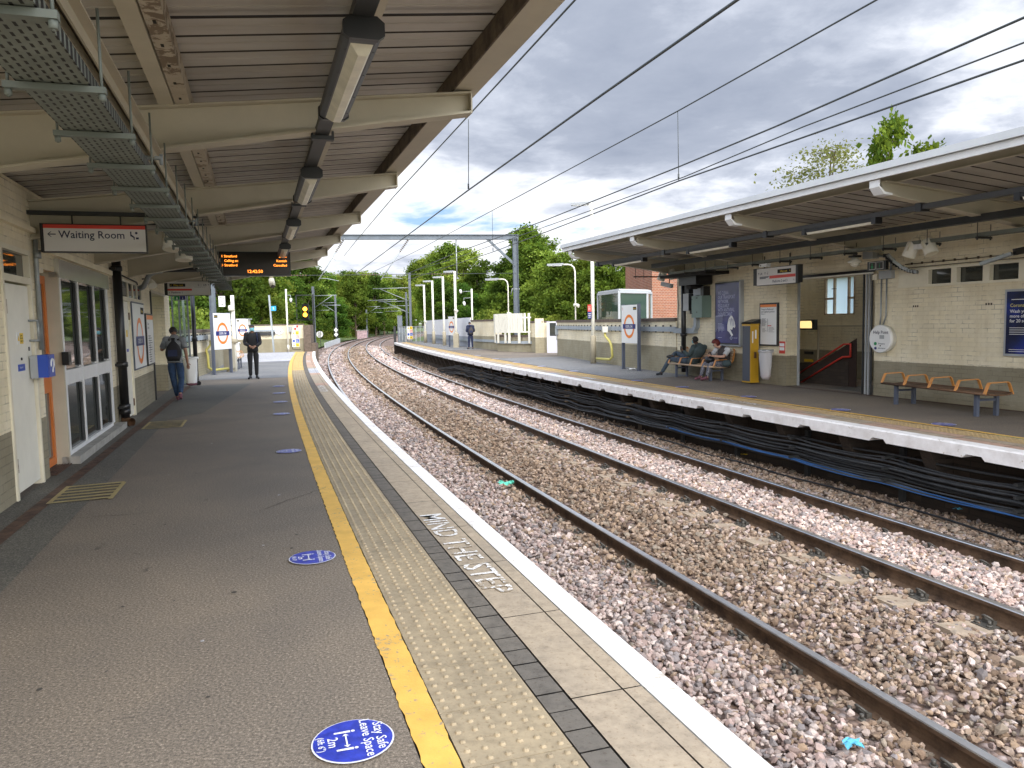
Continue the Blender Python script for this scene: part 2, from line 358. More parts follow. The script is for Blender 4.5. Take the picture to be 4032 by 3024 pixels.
    def build(s, name, mats, parent=None, fr='W', base=None, **props):
        me = bpy.data.meshes.new(name)
        if isinstance(mats, str): mats = [mats]
        if parent is not None: b = BASE[parent.name]
        else: b = Vector(base) if base is not None else Vector((0, 0, 0))
        a = np.array(s.v, dtype=float).reshape(-1, 3) - np.array(b)
        me.from_pydata(a.tolist(), [], s.f)
        for x in mats: me.materials.append(MATS[x])
        me.polygons.foreach_set('material_index', s.m); me.polygons.foreach_set('use_smooth', s.sm)
        bm = bmesh.new(); bm.from_mesh(me); bmesh.ops.remove_doubles(bm, verts=bm.verts, dist=1e-5); bm.to_mesh(me); bm.free()
        me.update()
        o = bpy.data.objects.new(name, me); C.objects.link(o)
        if parent is not None: o.parent = parent
        else:
            c_, s_ = math.cos(TH[fr]), math.sin(TH[fr])
            o.location = (b.x*c_ - b.y*s_, b.x*s_ + b.y*c_, b.z); o.rotation_euler = (0, 0, TH[fr])
        BASE[o.name] = b
        for k, v in props.items(): o[k] = v
        return o
_TX = {}
def text_geo(body, align):
    key = (body, align)
    if key in _TX: return _TX[key]
    cu = bpy.data.curves.new('t', 'FONT'); cu.body = body; cu.align_x = align; cu.size = 1.0; cu.resolution_u = 2; cu.offset = .009
    ob = bpy.data.objects.new('t', cu); C.objects.link(ob)
    dg = bpy.context.evaluated_depsgraph_get(); dg.update()
    me = bpy.data.meshes.new_from_object(ob.evaluated_get(dg))
    r = ([(v.co.x, v.co.y) for v in me.vertices], [tuple(p.vertices) for p in me.polygons])
    bpy.data.objects.remove(ob); bpy.data.curves.remove(cu); bpy.data.meshes.remove(me)
    _TX[key] = r; return r
def thing(name, label, cat, base=(0, 0, 0), fr='W', group=None, kind=None, rot=None):
    o = bpy.data.objects.new(name, None); C.objects.link(o); o.empty_display_size = .1
    b = Vector(base); a = TH[fr]
    o.location = (b.x*math.cos(a) - b.y*math.sin(a), b.x*math.sin(a) + b.y*math.cos(a), b.z); o.rotation_euler = (0, 0, a)
    if rot is not None:           # free-standing local coordinates: parts are built around the origin
        o.location = b; o.rotation_euler = (0, 0, rot); BASE[o.name] = Vector((0, 0, 0))
    else: BASE[o.name] = b
    if kind: o['kind'] = kind
    else: o['label'] = label; o['category'] = cat
    if group: o['group'] = group
    return o
def tag(o, label, cat, group=None):
    o['label'] = label; o['category'] = cat
    if group: o['group'] = group
    return o
def copy_tree(o, parent=None):
    c = o.copy(); C.objects.link(c); BASE[c.name] = BASE.get(o.name, Vector((0, 0, 0)))
    if parent is not None: c.parent = parent
    for ch in o.children: copy_tree(ch, c)
    return c
def place(o, loc, rz, label=None):
    o.location = loc; o.rotation_euler = (0, 0, rz)
    if label: o['label'] = label
    return o
rnd = random.Random(7)
# ------------------------------------------------------------------ ground, track bed, rails
def interp(xs, ys): return lambda q: float(np.interp(q, xs, ys))
offA = interp([0, 20, 50, 90, 160, 260], [-2.84, -2.84, -2.72, -2.60, -2.45, -2.4])
offB = interp([0, 20, 50, 90, 160, 260], [-1.36, -1.36, -1.27, -1.18, -1.0, -0.95])
offC = interp([0, 20, 50, 90, 160, 260], [0.42, 0.42, 0.40, 0.44, 0.55, 0.6])
offD = interp([0, 20, 50, 90, 160, 260], [1.96, 1.96, 1.95, 1.90, 2.0, 2.05])
RZ = dict(A=-0.785, B=-0.897, C=-0.765, D=-0.877)
OFF = dict(A=offA, B=offB, C=offC, D=offD)
BZ = ([-6, -4.2, -3.3, -2.84, -1.36, -0.5, 0.42, 1.96, 2.9, 4.2, 6], [-1.35, -1.05, -0.99, -0.955, -1.045, -0.985, -0.925, -1.02, -1.05, -1.1, -1.4])
def bedz(o): return float(np.interp(o, *BZ))
mb = MB()
rings = [0, 40, 80, 130, 200, 400, 900, 2500, 5000]
for i in range(len(rings)-1):
    for k in range(36):
        a0, a1 = 2*math.pi*k/36, 2*math.pi*(k+1)/36; r0, r1 = rings[i], rings[i+1]
        mb.quad(*[(r*math.cos(a), 30+r*math.sin(a), -2.1) for r, a in ((r0, a0), (r1, a0), (r1, a1), (r0, a1))])
def k_grass(V, col, k):
    a = RAMP(NOISE(V, 1.2, 8, .7), [(0.3, (0.035, 0.055, 0.015)), (0.5, (0.085, 0.13, 0.03)), (0.7, (0.17, 0.18, 0.07))])
    return a, NOISE(V, 9, 6, .7)
mat('grass_ground', (.1,.15,.04), 0.95, kind=k_grass, bs=1, bd=.1)
mb.build('ground', 'grass_ground', kind='structure')
def k_bed(V, col, k):
    vo = N('ShaderNodeTexVoronoi'); vo.inputs['Scale'].default_value = 17; LK(V, vo.inputs[0])
    sp = N('ShaderNodeSeparateColor'); LK(vo.outputs['Color'], sp.inputs[0])
    c1 = RAMP(sp.outputs[0], [(0.0, (0.20, 0.14, 0.105)), (0.4, (0.30, 0.225, 0.185)), (0.8, (0.40, 0.33, 0.31)), (1.0, (0.50, 0.44, 0.42))])
    c1 = MIXC(1.0, c1, RAMP(vo.outputs['Distance'], [(0.2, (1, 1, 1)), (0.75, (0.35, 0.32, 0.3))]), 'MULTIPLY')
    c1 = MIXC(.8, c1, RAMP(NOISE(V, .5, 4, .6), [(0.35, (0.75, 0.66, 0.58)), (0.65, (1.1, 1.05, 1.05))]), 'MULTIPLY')
    return c1, MATH('MULTIPLY', vo.outputs['Distance'], -1)
mat('bed', (.2,.15,.12), 0.95, kind=k_bed, bs=1, bd=.03)
mb = MB(); prof = list(zip(*BZ)); prof = [(p[0], p[1]-.012) for p in prof]
mb.sweep([(-9, -2.2)]+prof+[(9, -2.2)], -8, 260, 2.0)
mb.build('trackbed', 'bed', kind='structure')
# sloping verge to the left beyond the platform end
mb = MB()
mb.sweep([(-40, 2.2), (-22, 0.7), (-12, -0.2), (-7.5, -0.85), (-5.2, -1.05)], 53.5, 260, 4)
mb.sweep([(5.4, -1.3), (9, -0.9), (16, 0.3), (40, 2.0)], 72, 260, 4)
mb.build('verge', 'grass_ground', kind='structure')

def rail_prof(o, z):             # running edge centred on o, head top at z
    P = [(-.070, -.159), (-.070, -.150), (-.014, -.134), (-.009, -.10), (-.009, -.045), (-.036, -.036), (-.036, -.008), (-.030, 0), (.030, 0), (.036, -.008), (.036, -.036), (.009, -.045), (.009, -.10), (.014, -.134), (.070, -.150), (.070, -.159)]
    return [(o+a, z+b) for a, b in P]
RL = dict(A='left rail of the near track, first seen where it leaves the near platform edge', B='nearest running rail with polished top crossing the bottom right corner',
          C='left rail of the far track, third rail from the near platform', D='rail next to the far platform with grey polished top')
for n in 'ABCD':
    mb = MB(); f = OFF[n]; pf = rail_prof(0, RZ[n]); q0, q1, dq = -6, 240, .8
    k = len(pf); cnt = int((q1-q0)/dq); vs = []
    for i in range(cnt+1):
        q = q0+dq*i; vs += [A(q, f(q)+a, b) for a, b in pf]
    for j in range(k-1):
        top = j in (6, 7, 8)
        mb.add([], [], 0)
        mb.f += [(i*k+j, i*k+j+1, (i+1)*k+j+1, (i+1)*k+j) for i in range(cnt)]; mb.m += [1 if top else 0]*cnt; mb.sm += [False]*cnt
    mb.v = [tuple(x) for x in vs]
    b = A(5, f(5), RZ[n]-.159)
    tag(mb.build('rail', ['railside', 'railtop'], base=b), RL[n], 'rail', 'running rails of the two tracks')

# sleepers with baseplates, bolts and clips
def make_sleeper(mname, zl, zr, full):
    t = thing('sleeper', '', 'sleeper', rot=0)
    m = MB(); tilt = (zr-zl)/1.5
    def zz(x): return (zl+zr)/2 + tilt*x - .159
    m.add([(x, y, zz(x)-.020-d) for x in (-1.28, 1.28) for y in (-.13, .13) for d in (0, .16)], [(0, 4, 6, 2), (1, 3, 7, 5), (0, 2, 3, 1), (4, 5, 7, 6), (0, 1, 5, 4), (2, 6, 7, 3)])
    m.build('beam', mname, t)
    if full:
        for x in (-.75, .75):
            pl = MB(); z = zz(x)
            pl.box(x-.20, x+.20, -.085, .085, z-.012, z+.004)
            for sx in (-1, 1):
                pl.box(x+sx*.10-.02, x+sx*.10+.02, -.05, .05, z+.004, z+.035)
                for sy in (-.055, .055):
                    pl.tube([(x+sx*.165, sy, z+.004), (x+sx*.165, sy, z+.022)], .024, 8); pl.tube([(x+sx*.165, sy, z+.022), (x+sx*.165, sy, z+.052)], .014, 6)
            po = pl.build('baseplate', 'clip', t)
            for sx in (-1, 1):
                cm = MB(); pts = []
                for i in range(13):
                    a = -2.2 + 4.4*i/12
                    pts.append((x+sx*(.118+.030*math.cos(a)), .040*math.sin(a), z+.045+.030*math.cos(a*.9)))
                pts = [(x+sx*.07, -.03, z+.022)] + pts + [(x+sx*.07, .03, z+.022)]
                cm.tube(pts, .0095, 6); cm.build('rail_clip', 'clip', po)
    return t
SL = {}
for tr, (fa, fb, za, zb, mn) in dict(near=(offA, offB, RZ['A'], RZ['B'], 'timber_old'), far=(offC, offD, RZ['C'], RZ['D'], 'sleeper_tan')).items():
    pf = make_sleeper(mn, za, zb, True); ps = make_sleeper(mn, za, zb, False)
    q = 1.6; i = 0
    lab = {'near': 'dark timber sleeper half buried in ballast under the near track', 'far': 'grey concrete sleeper half buried in ballast under the far track'}[tr]
    grp = {'near': 'timber sleepers of the near track', 'far': 'concrete sleepers of the far track'}[tr]
    uf = us = False
    while q < 46:
        full = q < 19
        if full: o = pf if not uf else copy_tree(pf); uf = True
        else: o = ps if not us else copy_tree(ps); us = True
        oc = (fa(q)+fb(q))/2
        d = Adir(q); place(o, A(q, oc, 0), math.atan2(-d.x, d.y), lab); o['group'] = grp
        q += .66 if tr == 'near' else .65; i += 1

# ------------------------------------------------------------------ ballast stones (real geometry, thinning with distance)
rg = np.random.default_rng(3)
def ballast(bands):
    g = (1+5**.5)/2
    base = np.array([(-1, g, 0), (1, g, 0), (-1, -g, 0), (1, -g, 0), (0, -1, g), (0, 1, g), (0, -1, -g), (0, 1, -g), (g, 0, -1), (g, 0, 1), (-g, 0, -1), (-g, 0, 1)])/1.902
    fac = np.array([(0,11,5),(0,5,1),(0,1,7),(0,7,10),(0,10,11),(1,5,9),(5,11,4),(11,10,2),(10,7,6),(7,1,8),(3,9,4),(3,4,2),(3,2,6),(3,6,8),(3,8,9),(4,9,5),(2,4,11),(6,2,10),(8,6,7),(9,8,1)])
    Q = []; O = []; S = []
    for q0, q1, dens, rad in bands:
        n = int((q1-q0)*6.9*dens); Q.append(rg.uniform(q0, q1, n)); O.append(rg.uniform(-3.5, 3.4, n)); S.append(rad*rg.uniform(.6, 1.35, n)*np.exp(rg.normal(0, .12, n)))
    Q, O, S = map(np.concatenate, (Q, O, S))
    keep = np.ones(len(Q), bool)
    for n in 'ABCD':
        rz = np.interp(Q, [0, 50, 90], [OFF[n](0), OFF[n](50), OFF[n](90)]); keep &= np.abs(O-rz) > .075
    # baseplates and bare sleeper ends stay mostly clear next to the rails
    for f, s0, st in ((offB, 1.6, .66), (offA, 1.6, .66), (offC, 1.6, .65), (offD, 1.6, .65)):
        near = (np.abs(O-f(5)) < .27) & (np.abs(((Q-s0+st/2) % st)-st/2) < .12) & (Q < 19); keep &= ~(near & (rg.random(len(Q)) < .93))
    slp = (np.abs(((Q-1.6+.33) % .66)-.33) < .13) & (O > -1.2) & (O < -.72) & (Q < 16); keep &= ~(slp & (rg.random(len(Q)) < .55))
    slp = (np.abs(((Q-1.6+.325) % .65)-.325) < .12) & (O > -.06) & (O < .12) & (Q < 20); keep &= ~(slp & (rg.random(len(Q)) < .22))
    slp = (np.abs(((Q-1.6+.33) % .66)-.33) < .12) & (O > -2.1) & (O < -1.5) & (Q < 16); keep &= ~(slp & (rg.random(len(Q)) < .6))
    Q, O, S = Q[keep], O[keep], S[keep]; n = len(Q)
    z = np.interp(O, *BZ) + rg.uniform(-.012, .022, n)*(S/.02)
    # heaped a little in the pale band between the far rails, scooped beside the rails
    z += .025*np.exp(-((O-1.2)/.45)**2) + .02*np.exp(-((O+2.3)/.3)**2) + .02*np.exp(-((O+.5)/.5)**2)
    ph = PH0 - Q/RR; r = RR - O
    P = np.stack([OX - r*np.cos(ph), OY - r*np.sin(ph), z], 1)
    sc3 = np.stack([S*rg.uniform(.8, 1.35, n), S*rg.uniform(.8, 1.35, n), S*rg.uniform(.55, .95, n)], 1)
    V = base[None]*rg.uniform(.62, 1.28, (n, 12, 1))*sc3[:, None]
    a, b, c = rg.uniform(0, 6.28, n), rg.normal(0, .5, n), rg.normal(0, .5, n)
    def rot(V, a, i, j):
        ca, sa = np.cos(a)[:, None], np.sin(a)[:, None]; x, y = V[..., i].copy(), V[..., j].copy()
        V[..., i] = x*ca-y*sa; V[..., j] = x*sa+y*ca
    rot(V, b, 1, 2); rot(V, c, 0, 2); rot(V, a, 0, 1)
    V += P[:, None]
    pink = np.array([(.47, .36, .325), (.40, .30, .275), (.55, .45, .41), (.36, .30, .285), (.60, .51, .47), (.28, .25, .25)])
    brown = np.array([(.34, .245, .17), (.27, .19, .135), (.40, .30, .225), (.44, .34, .27), (.22, .16, .12), (.30, .25, .20)])
    def bell(c, w): return np.exp(-((O-c)/w)**2)
    pb = np.clip(.10 + .95*bell(-1.36, .30) + .90*bell(-.6, .75) + .35*bell(.25, .3) + .95*bell(2.9, .75), 0, 1)
    pb = np.where(Q < 8, pb*np.where((O > -1.2) & (O < .3), .75, 1), pb)
    isb = rg.random(n) < pb
    col = np.where(isb[:, None], brown[rg.integers(0, 6, n)], pink[rg.integers(0, 6, n)])
    lite = .86 + .40*bell(1.2, .6)
    col = col*(rg.uniform(.72, 1.22, n)*lite)[:, None]
    me = bpy.data.meshes.new('ballast'); nv, nf = n*12, n*20
    me.vertices.add(nv); me.vertices.foreach_set('co', V.reshape(-1).astype(np.float32))
    F = (fac[None] + (np.arange(n)*12)[:, None, None]).reshape(-1)
    me.loops.add(nf*3); me.loops.foreach_set('vertex_index', F.astype(np.int32))
    me.polygons.add(nf); me.polygons.foreach_set('loop_start', np.arange(0, nf*3, 3, dtype=np.int32)); me.polygons.foreach_set('loop_total', np.full(nf, 3, np.int32)); me.polygons.foreach_set('use_smooth', np.zeros(nf, dtype=bool))
    me.update(calc_edges=True)
    at = me.attributes.new('col', 'FLOAT_COLOR', 'POINT')
    cc = np.ones((nv, 4), np.float32); cc[:, :3] = np.repeat(col, 12, 0); at.data.foreach_set('color', cc.reshape(-1))
    me.materials.append(MATS['ballast'])
    o = bpy.data.objects.new('ballast_stones', me); C.objects.link(o); o['kind'] = 'stuff'
    print('stones', n)
ballast([(1.2, 9, 1050, .0220), (9, 16, 600, .0255), (16, 28, 300, .032), (28, 50, 120, .045), (50, 90, 40, .07)])

# ------------------------------------------------------------------ near platform
def jit(q0, q1, step): return None
pl = thing('platform', '', '', base=(0, 0, 0), kind='structure')
Q0, Q1 = -4, 49.0
m = MB(); m.sweep([(-9.0, 0), (-7, 0), (-4.615, 0)], Q0, Q1, 1.5); m.build('platform_surface', 'asphalt', pl)
m = MB(); m.sweep([(-3.47, -.10), (-3.55, -.30), (-3.55, -1.2)], Q0, Q1, 1.5); m.sweep([(-9, -1.2), (-9, 0)], Q0, Q1, 3)
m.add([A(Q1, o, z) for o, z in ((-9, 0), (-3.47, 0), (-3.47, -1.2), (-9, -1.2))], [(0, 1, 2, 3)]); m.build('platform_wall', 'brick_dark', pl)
m = MB(); m.sweep([(-4.62, -.03), (-3.45, -.03)], Q0, Q1, 1.5); m.build('joint_bed', 'joint', pl)
# yellow line
m = MB(); n = 1400
rw = [rnd.gauss(0, .0028) for _ in range(2*n+2)]
vs = []
for i in range(n+1):
    q = Q0 + (Q1-Q0)*i/n; vs += [A(q, -4.612+rw[i], .004), A(q, -4.482+rw[n+i]*.6, .004)]
m.add(vs, [(2*i, 2*i+1, 2*i+3, 2*i+2) for i in range(n)]); m.build('yellow_line', 'yellow_paint', pl)
# tactile slabs 0.4 m with blister rows
def blister_mesh(m, mk, q0, q1, ol, orr, rows, per, step, detail_q):
    q = q0; k = 0
    while q < q1:
        mi = mk(q)
        a, b = q+.003, q+step-.003
        m.add([A(a, ol, .0), A(a, orr, .0), A(b, orr, .0), A(b, ol, .0), A(a, ol, -.03), A(a, orr, -.03), A(b, orr, -.03), A(b, ol, -.03)],
              [(0, 1, 2, 3), (0, 4, 5, 1), (2, 6, 7, 3), (1, 5, 6, 2), (3, 7, 4, 0)], mi)
        seg = 8 if q < 9 else (6 if q < 18 else 4)
        for i in range(per):
            for j in range(rows):
                qc = a + step*(i+.5)/per; oc = ol + (orr-ol)*(j+.5)/rows
                c = A(qc, oc, 0); d = Adir(qc); x = Vector((d.y, -d.x, 0)); R1, R2, h = .0140, .0085, .0095
                v = [c + (x*math.cos(2*math.pi*t/seg) + d*math.sin(2*math.pi*t/seg))*R1 + Vector((0, 0, .0004)) for t in range(seg)]
                v += [c + (x*math.cos(2*math.pi*t/seg) + d*math.sin(2*math.pi*t/seg))*R2 + Vector((0, 0, h)) for t in range(seg)]
                m.add(v, [(t, (t+1) % seg, (t+1) % seg+seg, t+seg) for t in range(seg)] + [tuple(range(seg, 2*seg))], mi, False)
        q += step; k += 1
m = MB(); blister_mesh(m, lambda q: 1 if q > 29 else 0, 1.0, Q1-.3, -4.475, -4.07, 6, 6, .4, 0)
m.build('tactile_paving', ['tactile', 'tactile_yellow'], pl)
# dark brick strip, slabs, nosing
m = MB(); q = 1.0
while q < Q1-.1:
    j = rnd.uniform(-.002, .002)
    m.add([A(q+.004, -4.063, j), A(q+.004, -3.945, j), A(q+.146, -3.945, j), A(q+.146, -4.063, j)], [(0, 1, 2, 3)]); q += .15
m.build('brick_strip', 'brickdark', pl)
m = MB(); q = 1.85-1.0; k = 0; ql = []
while q < Q1:
    L_ = .92; mi = 1 if ((k % 5 == 3 and q > 20) or q > 31) else 0
    if 27.5 < q < 30: mi = 2
    for a, b in ((-3.935, -3.705), (-3.697, -3.615)):
        m.add([A(q+.004, a, 0), A(q+.004, b, 0), A(min(q+L_-.004, Q1), b, 0), A(min(q+L_-.004, Q1), a, 0)], [(0, 1, 2, 3)], mi)
    ql.append(q); q += L_; k += 1
m.build('edge_slabs', ['slab', 'slab_warm', 'asphalt_pale'], pl)
m = MB(); q = 1.85-1.0
while q < Q1:
    b = min(q+.917, Q1)
    m.add([A(x, o, z) for x in (q, b) for o, z in ((-3.608, -.03), (-3.608, .002), (-3.475, .002), (-3.46, -.012), (-3.46, -.15))], [(0, 1, 6, 5), (1, 2, 7, 6), (2, 3, 8, 7), (3, 4, 9, 8), (0, 4, 3, 2, 1), (5, 6, 7, 8, 9)]); q += .92
m.build('platform_edge', 'white_paint', pl)
# painted words along the edge
def edge_text(body, q, o_in, h, L, side=-1, mname='letter_white', z=.006, parent=None):
    # letters stand across the strip, read by someone facing the track
    m = MB(); vs, fs = text_geo(body, 'LEFT'); x0 = min(v[0] for v in vs); x1 = max(v[0] for v in vs); y1 = max(v[1] for v in vs)
    k = L/(x1-x0)
    if side < 0: m.add([A(q-(x-x0)*k, o_in + (1-y/y1)*0 + (y/y1)*h, z) for x, y in vs], fs)
    else: m.add([A(q+(x-x0)*k, o_in - (y/y1)*h, z) for x, y in vs], fs)
    m.build('lettering', mname, parent)
edge_text('MIND THE STEP', 7.72, -3.915, .175, 1.92, -1, parent=pl)
edge_text('MIND THE STEP', 21.9, -3.915, .17, 1.9, -1, parent=pl)
edge_text('MIND THE STEP', 37.0, -3.915, .17, 1.9, -1, parent=pl)
edge_text('MIND THE STEP', 45.0, -3.915, .17, 1.9, -1, parent=pl)
# drain channel and darker strip beside the wall, newer asphalt further on
m = MB(); m.add([FW('L', t, s, .004) for t, s in ((-2.15, 2), (-1.52, 2), (-1.50, 21.3), (-2.15, 21.3))], [(0, 1, 2, 3)])
m.add([FW('L', t, s, .004) for t, s in ((-1.50, 14.2), (-1.0, 15), (-.2, 22.2), (-2.6, 22.2), (-1.50, 21.3))], [(0, 1, 2, 3, 4)])
m.build('asphalt_strip', 'asphalt_dark', pl)
m = MB(); m.add([FW('L', t, s, .008) for t, s in ((-2.00, 2), (-1.88, 2), (-1.70, 22.2), (-1.82, 22.2))], [(0, 1, 2, 3)]); m.build('drain_channel', 'drain', pl)
m = MB(); m.add([A(q, o, .004) for q, o in ((26.0, -9), (25.8, -4.62), (31, -4.62), (36.8, -4.62), (36.8, -9))], [(0, 1, 2, 3, 4)])
m.build('asphalt_patch', 'asphalt_grey', pl)
m = MB(); m.add([A(q, o, .005) for q, o in ((36.9, -9), (36.9, -4.62), (Q1, -4.62), (Q1, -9))], [(0, 1, 2, 3)]); m.build('asphalt_patch', 'asphalt_pale', pl)
# cracks and repaired spots in the asphalt
for (u0, v0, u1, v1) in ((560, 1104, 700, 1052), (150, 1120, 330, 1108)):
    a, b = pix(u0, v0, .0045), pix(u1, v1, .0045); m = MB(); n = 26; vs = []; y = 0; w_ = Vector((-(b-a).y, (b-a).x, 0)).normalized()
    for i in range(n+1):
        y += rnd.uniform(-.012, .012); c = a.lerp(b, i/n) + w_*y; k = .002+.004*rnd.random()*math.sin(math.pi*i/n); vs += [c-w_*k, c+w_*k]
    m.add(vs, [(2*i, 2*i+1, 2*i+3, 2*i+2) for i in range(n)]); m.build('crack', 'joint', pl)
m = MB()
for i in range(45):
    q, o = rnd.uniform(2.5, 22), rnd.uniform(-6.2, -4.75); r = rnd.uniform(.006, .016); c = A(q, o, .0048)
    m.disc(c, X0 := Vector((1, 0, 0)), Vector((0, 1, 0)), r*rnd.uniform(.7, 1.3), r, 9, 0 if i % 3 else 1)
m.build('chewing_gum', ['joint', 'asphalt_pale'], pl); pl.children[-1]['kind'] = 'stuff'
# hatched access markings
def hatch(c, w, l, skew=0):
    m = MB(); t0, s0 = c
    m.add([FW('L', t0+x, s0+y, .010) for x, y in ((0, 0), (.04, 0), (.04+skew, l), (skew, l))], [(0, 1, 2, 3)])
    m.add([FW('L', t0+w+x, s0+y, .010) for x, y in ((0, 0), (.04, 0), (.04+skew, l), (skew, l))], [(0, 1, 2, 3)])
    for i in range(6):
        y = l*i/5.5
        m.add([FW('L', t0+a, s0+b, .0105) for a, b in ((.02, y), (w+.02, y+.05), (w+.02, y+.11), (.02, y+.06))], [(0, 1, 2, 3)])
    m.build('hatched_marking', 'hatch_paint', pl)
hatch((-1.86, 7.75), .50, .80); hatch((-1.76, 13.0), .55, .95)
# round distance stickers
def sticker(c, d, label, r=.165, grp='round blue distance stickers on the near platform', pale_field=False):
    x = Vector((d.y, -d.x, 0)); t = thing('floor_sticker', label, 'sticker', base=c, group=grp)
    z = Vector((0, 0, 1)); m = MB(); m.disc(c+z*.011, x, d, r, r, 40); m.build('disc', 'sticker_white', t)
    m = MB(); m.disc(c+z*.013, x, d, r*.96, r*.96, 40); m.build('blue_field', 'sticker_pale' if pale_field else 'sticker_blue', t)  # stickers farther along get a plain pale lilac field
    if pale_field: return t
    m = MB(); u, v = -d, x       # text right = towards the camera, text up = away from the wall
    def T(b, sz, px, py, al='CENTER'): m.text(b, sz, c + u*px + v*py + z*.015, u, v, al)
    T('Stay Safe', r*.36, 0, r*.55); T('Leave Space', r*.36, 0, r*.24); T('2m', r*.36, 0, -r*.60); T('(6ft 6")', r*.24, 0, -r*.84)
    for sx in (-.40, .40):
        cc = c + u*(sx*r) + v*(-.16*r) + z*.0155
        m.disc(cc + v*(.20*r), u, v, r*.05, r*.05, 10); m.add([cc + u*a*r + v*b*r for a, b in ((-.05, .13), (.05, .13), (.035, -.27), (-.035, -.27))], [(0, 1, 2, 3)])
    cc = c + v*(-.16*r) + z*.0155
    m.add([cc + u*a*r + v*b*r for a, b in ((-.24, -.02), (.24, -.02), (.24, .02), (-.24, .02))], [(0, 1, 2, 3)])
    for sg in (-1, 1): m.add([cc + u*(sg*a*r) + v*b*r for a, b in ((.32, 0), (.22, .08), (.22, -.08))], [(0, 1, 2)])
    m.build('lettering', 'sticker_white', t)
    return t
SP = [((763, 1605), 'large blue distance sticker nearest the camera at the bottom of the picture'), ((675, 1207), 'second blue distance sticker from the camera beside the yellow line'),
      ((624, 976), 'third blue distance sticker out, alone in the middle of the platform'), ((608, 895), 'pale blue sticker nearest the camera in the row of four far stickers'),
      ((605, 869), 'second nearest of the four far stickers by the yellow line'), ((603, 850), 'second farthest of the four far stickers by the yellow line'), ((602, 835), 'farthest of the pale stickers, close to the standing person in black')]
for (px, lb) in SP:
    c = pix(px[0], px[1], 0); sticker(c, Vector((-.31, .95, 0)).normalized(), lb, .152 if px[1] > 900 else .15)
# ------------------------------------------------------------------ far platform
fp = thing('far_platform', '', '', base=(0, 0, 0), kind='structure')
mat('tactile_far', (.3,.26,.2), 0.85, kind=k_slab, c=(0.43, 0.31, 0.155), bs=0.25, bd=0.002)
redge = interp([-6, 8, 22, 28, 40, 50, 66], [2.82, 2.80, 2.62, 2.58, 2.60, 2.70, 2.55])
m = MB(); m.sweep([(.98, 0), (12, 0)], -6, 66, 1.5, oo=redge); m.build('platform_surface', 'asphalt', fp)
m = MB(); m.add([A(q, o, .004) for q, o in ((19.5, 3.75), (20.5, 8), (28, 12), (33, 12), (33, 3.75))], [(0, 1, 2, 3, 4)]); m.add([A(q, o, .0045) for q, o in ((44, 3.9), (44, 12), (65, 12), (65, 3.9))], [(0, 1, 2, 3)]); m.build('asphalt_patch', 'asphalt_grey', fp)
m = MB(); m.sweep([(.92, .006), (1.0, .006)], -6, 66, 1, oo=redge); m.build('yellow_line', 'yellow_paint', fp)
m = MB(); m.sweep([(.55, -.02), (.93, -.02)], -6, 66, 1.5, oo=redge)
q = 3.0
while q < 33:
    e = redge(q); a, b = q+.004, q+.396
    m.add([A(a, e+.58, 0.0), A(a, e+.915, 0.0), A(b, e+.915, 0.0), A(b, e+.58, 0.0)], [(0, 1, 2, 3)])
    for i in range(6):
        qc = a+.4*(i+.5)/6
        for j in range(5):
            c = A(qc, e+.60+.3*j/4.4, 0); s_ = .012
            m.add([c+Vector((-s_, -s_, 0)), c+Vector((s_, -s_, 0)), c+Vector((s_, s_, 0)), c+Vector((-s_, s_, 0)), c+Vector((0, 0, .007))], [(0, 1, 4), (1, 2, 4), (2, 3, 4), (3, 0, 4)])
    q += .4
m.sweep([(.58, 0), (.915, 0)], 33, 66, 1, oo=redge); m.build('tactile_paving', 'tactile_far', fp)
m = MB(); q = -6
while q < 66:
    e = redge(q); b = min(q+.74, 66)
    for o0, o1 in ((.205, .39), (.40, .57)): m.add([A(q+.005, e+o0, 0), A(q+.005, e+o1, 0), A(b, redge(b)+o1, 0), A(b, redge(b)+o0, 0)], [(0, 1, 2, 3)], rnd.choice([0, 0, 1, 0, 2]) if q > 20 else rnd.choice([0, 0, 1]))
    q += .75
m.build('edge_slabs', ['slab', 'slab_warm', 'asphalt_pale'], fp)
m = MB(); m.sweep([(.15, -.02), (1.0, -.02)], -6, 66, 2, oo=redge); m.build('joint_bed', 'joint', fp)
# white nosing with notched lower edge
m = MB(); q = -6.0
while q < 66:
    b = min(q+1.46, 66); e0, e1 = redge(q), redge(b)
    for (qa, qb, h) in ((q, q+1.16, .165), (q+1.16, q+1.21, None), (q+1.21, q+1.41, .115), (q+1.41, q+1.46, None)):
        qb = min(qb, 66)
        if qa >= 66: break
        ha, hb = (h, h) if h else ((.165, .115) if qa < q+1.2 else (.115, .165))
        jz = rnd.uniform(-.006, .006)
        P = [(qa, ha+jz), (qb, hb+jz)]
        m.add([A(x, redge(x)+o, z) for x, hh in P for o, z in ((.20, .003), (.02, .003), (0, -.014), (0, -hh), (.20, -hh))], [(0, 1, 6, 5), (1, 2, 7, 6), (2, 3, 8, 7), (3, 4, 9, 8)])
    q += 1.46
m.build('platform_edge', 'white_paint', fp)
m = MB(); m.sweep([(.55, -.13), (.55, -1.3)], -6, 66, 1.5, oo=redge); m.sweep([(.02, -.125), (.55, -.125)], -6, 66, 1.5, oo=redge)
q = -5.4
while q < 66:
    e = redge(q)
    for k in (0, 1):
        qa = q+k*.0
        m.add([A(x, e+o, z) for x in (qa, qa+.18) for o, z in ((.12, -.13), (.55, -.13), (.55, -.75), (.40, -.75))], [(0, 1, 2, 3), (7, 6, 5, 4), (0, 3, 7, 4), (3, 2, 6, 7)])
    q += 1.46
m.add([A(66, o, z) for o, z in ((2.55, 0), (14, 0), (14, -1.3), (2.55, -1.3))], [(0, 1, 2, 3)])
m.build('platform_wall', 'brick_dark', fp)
m = MB()
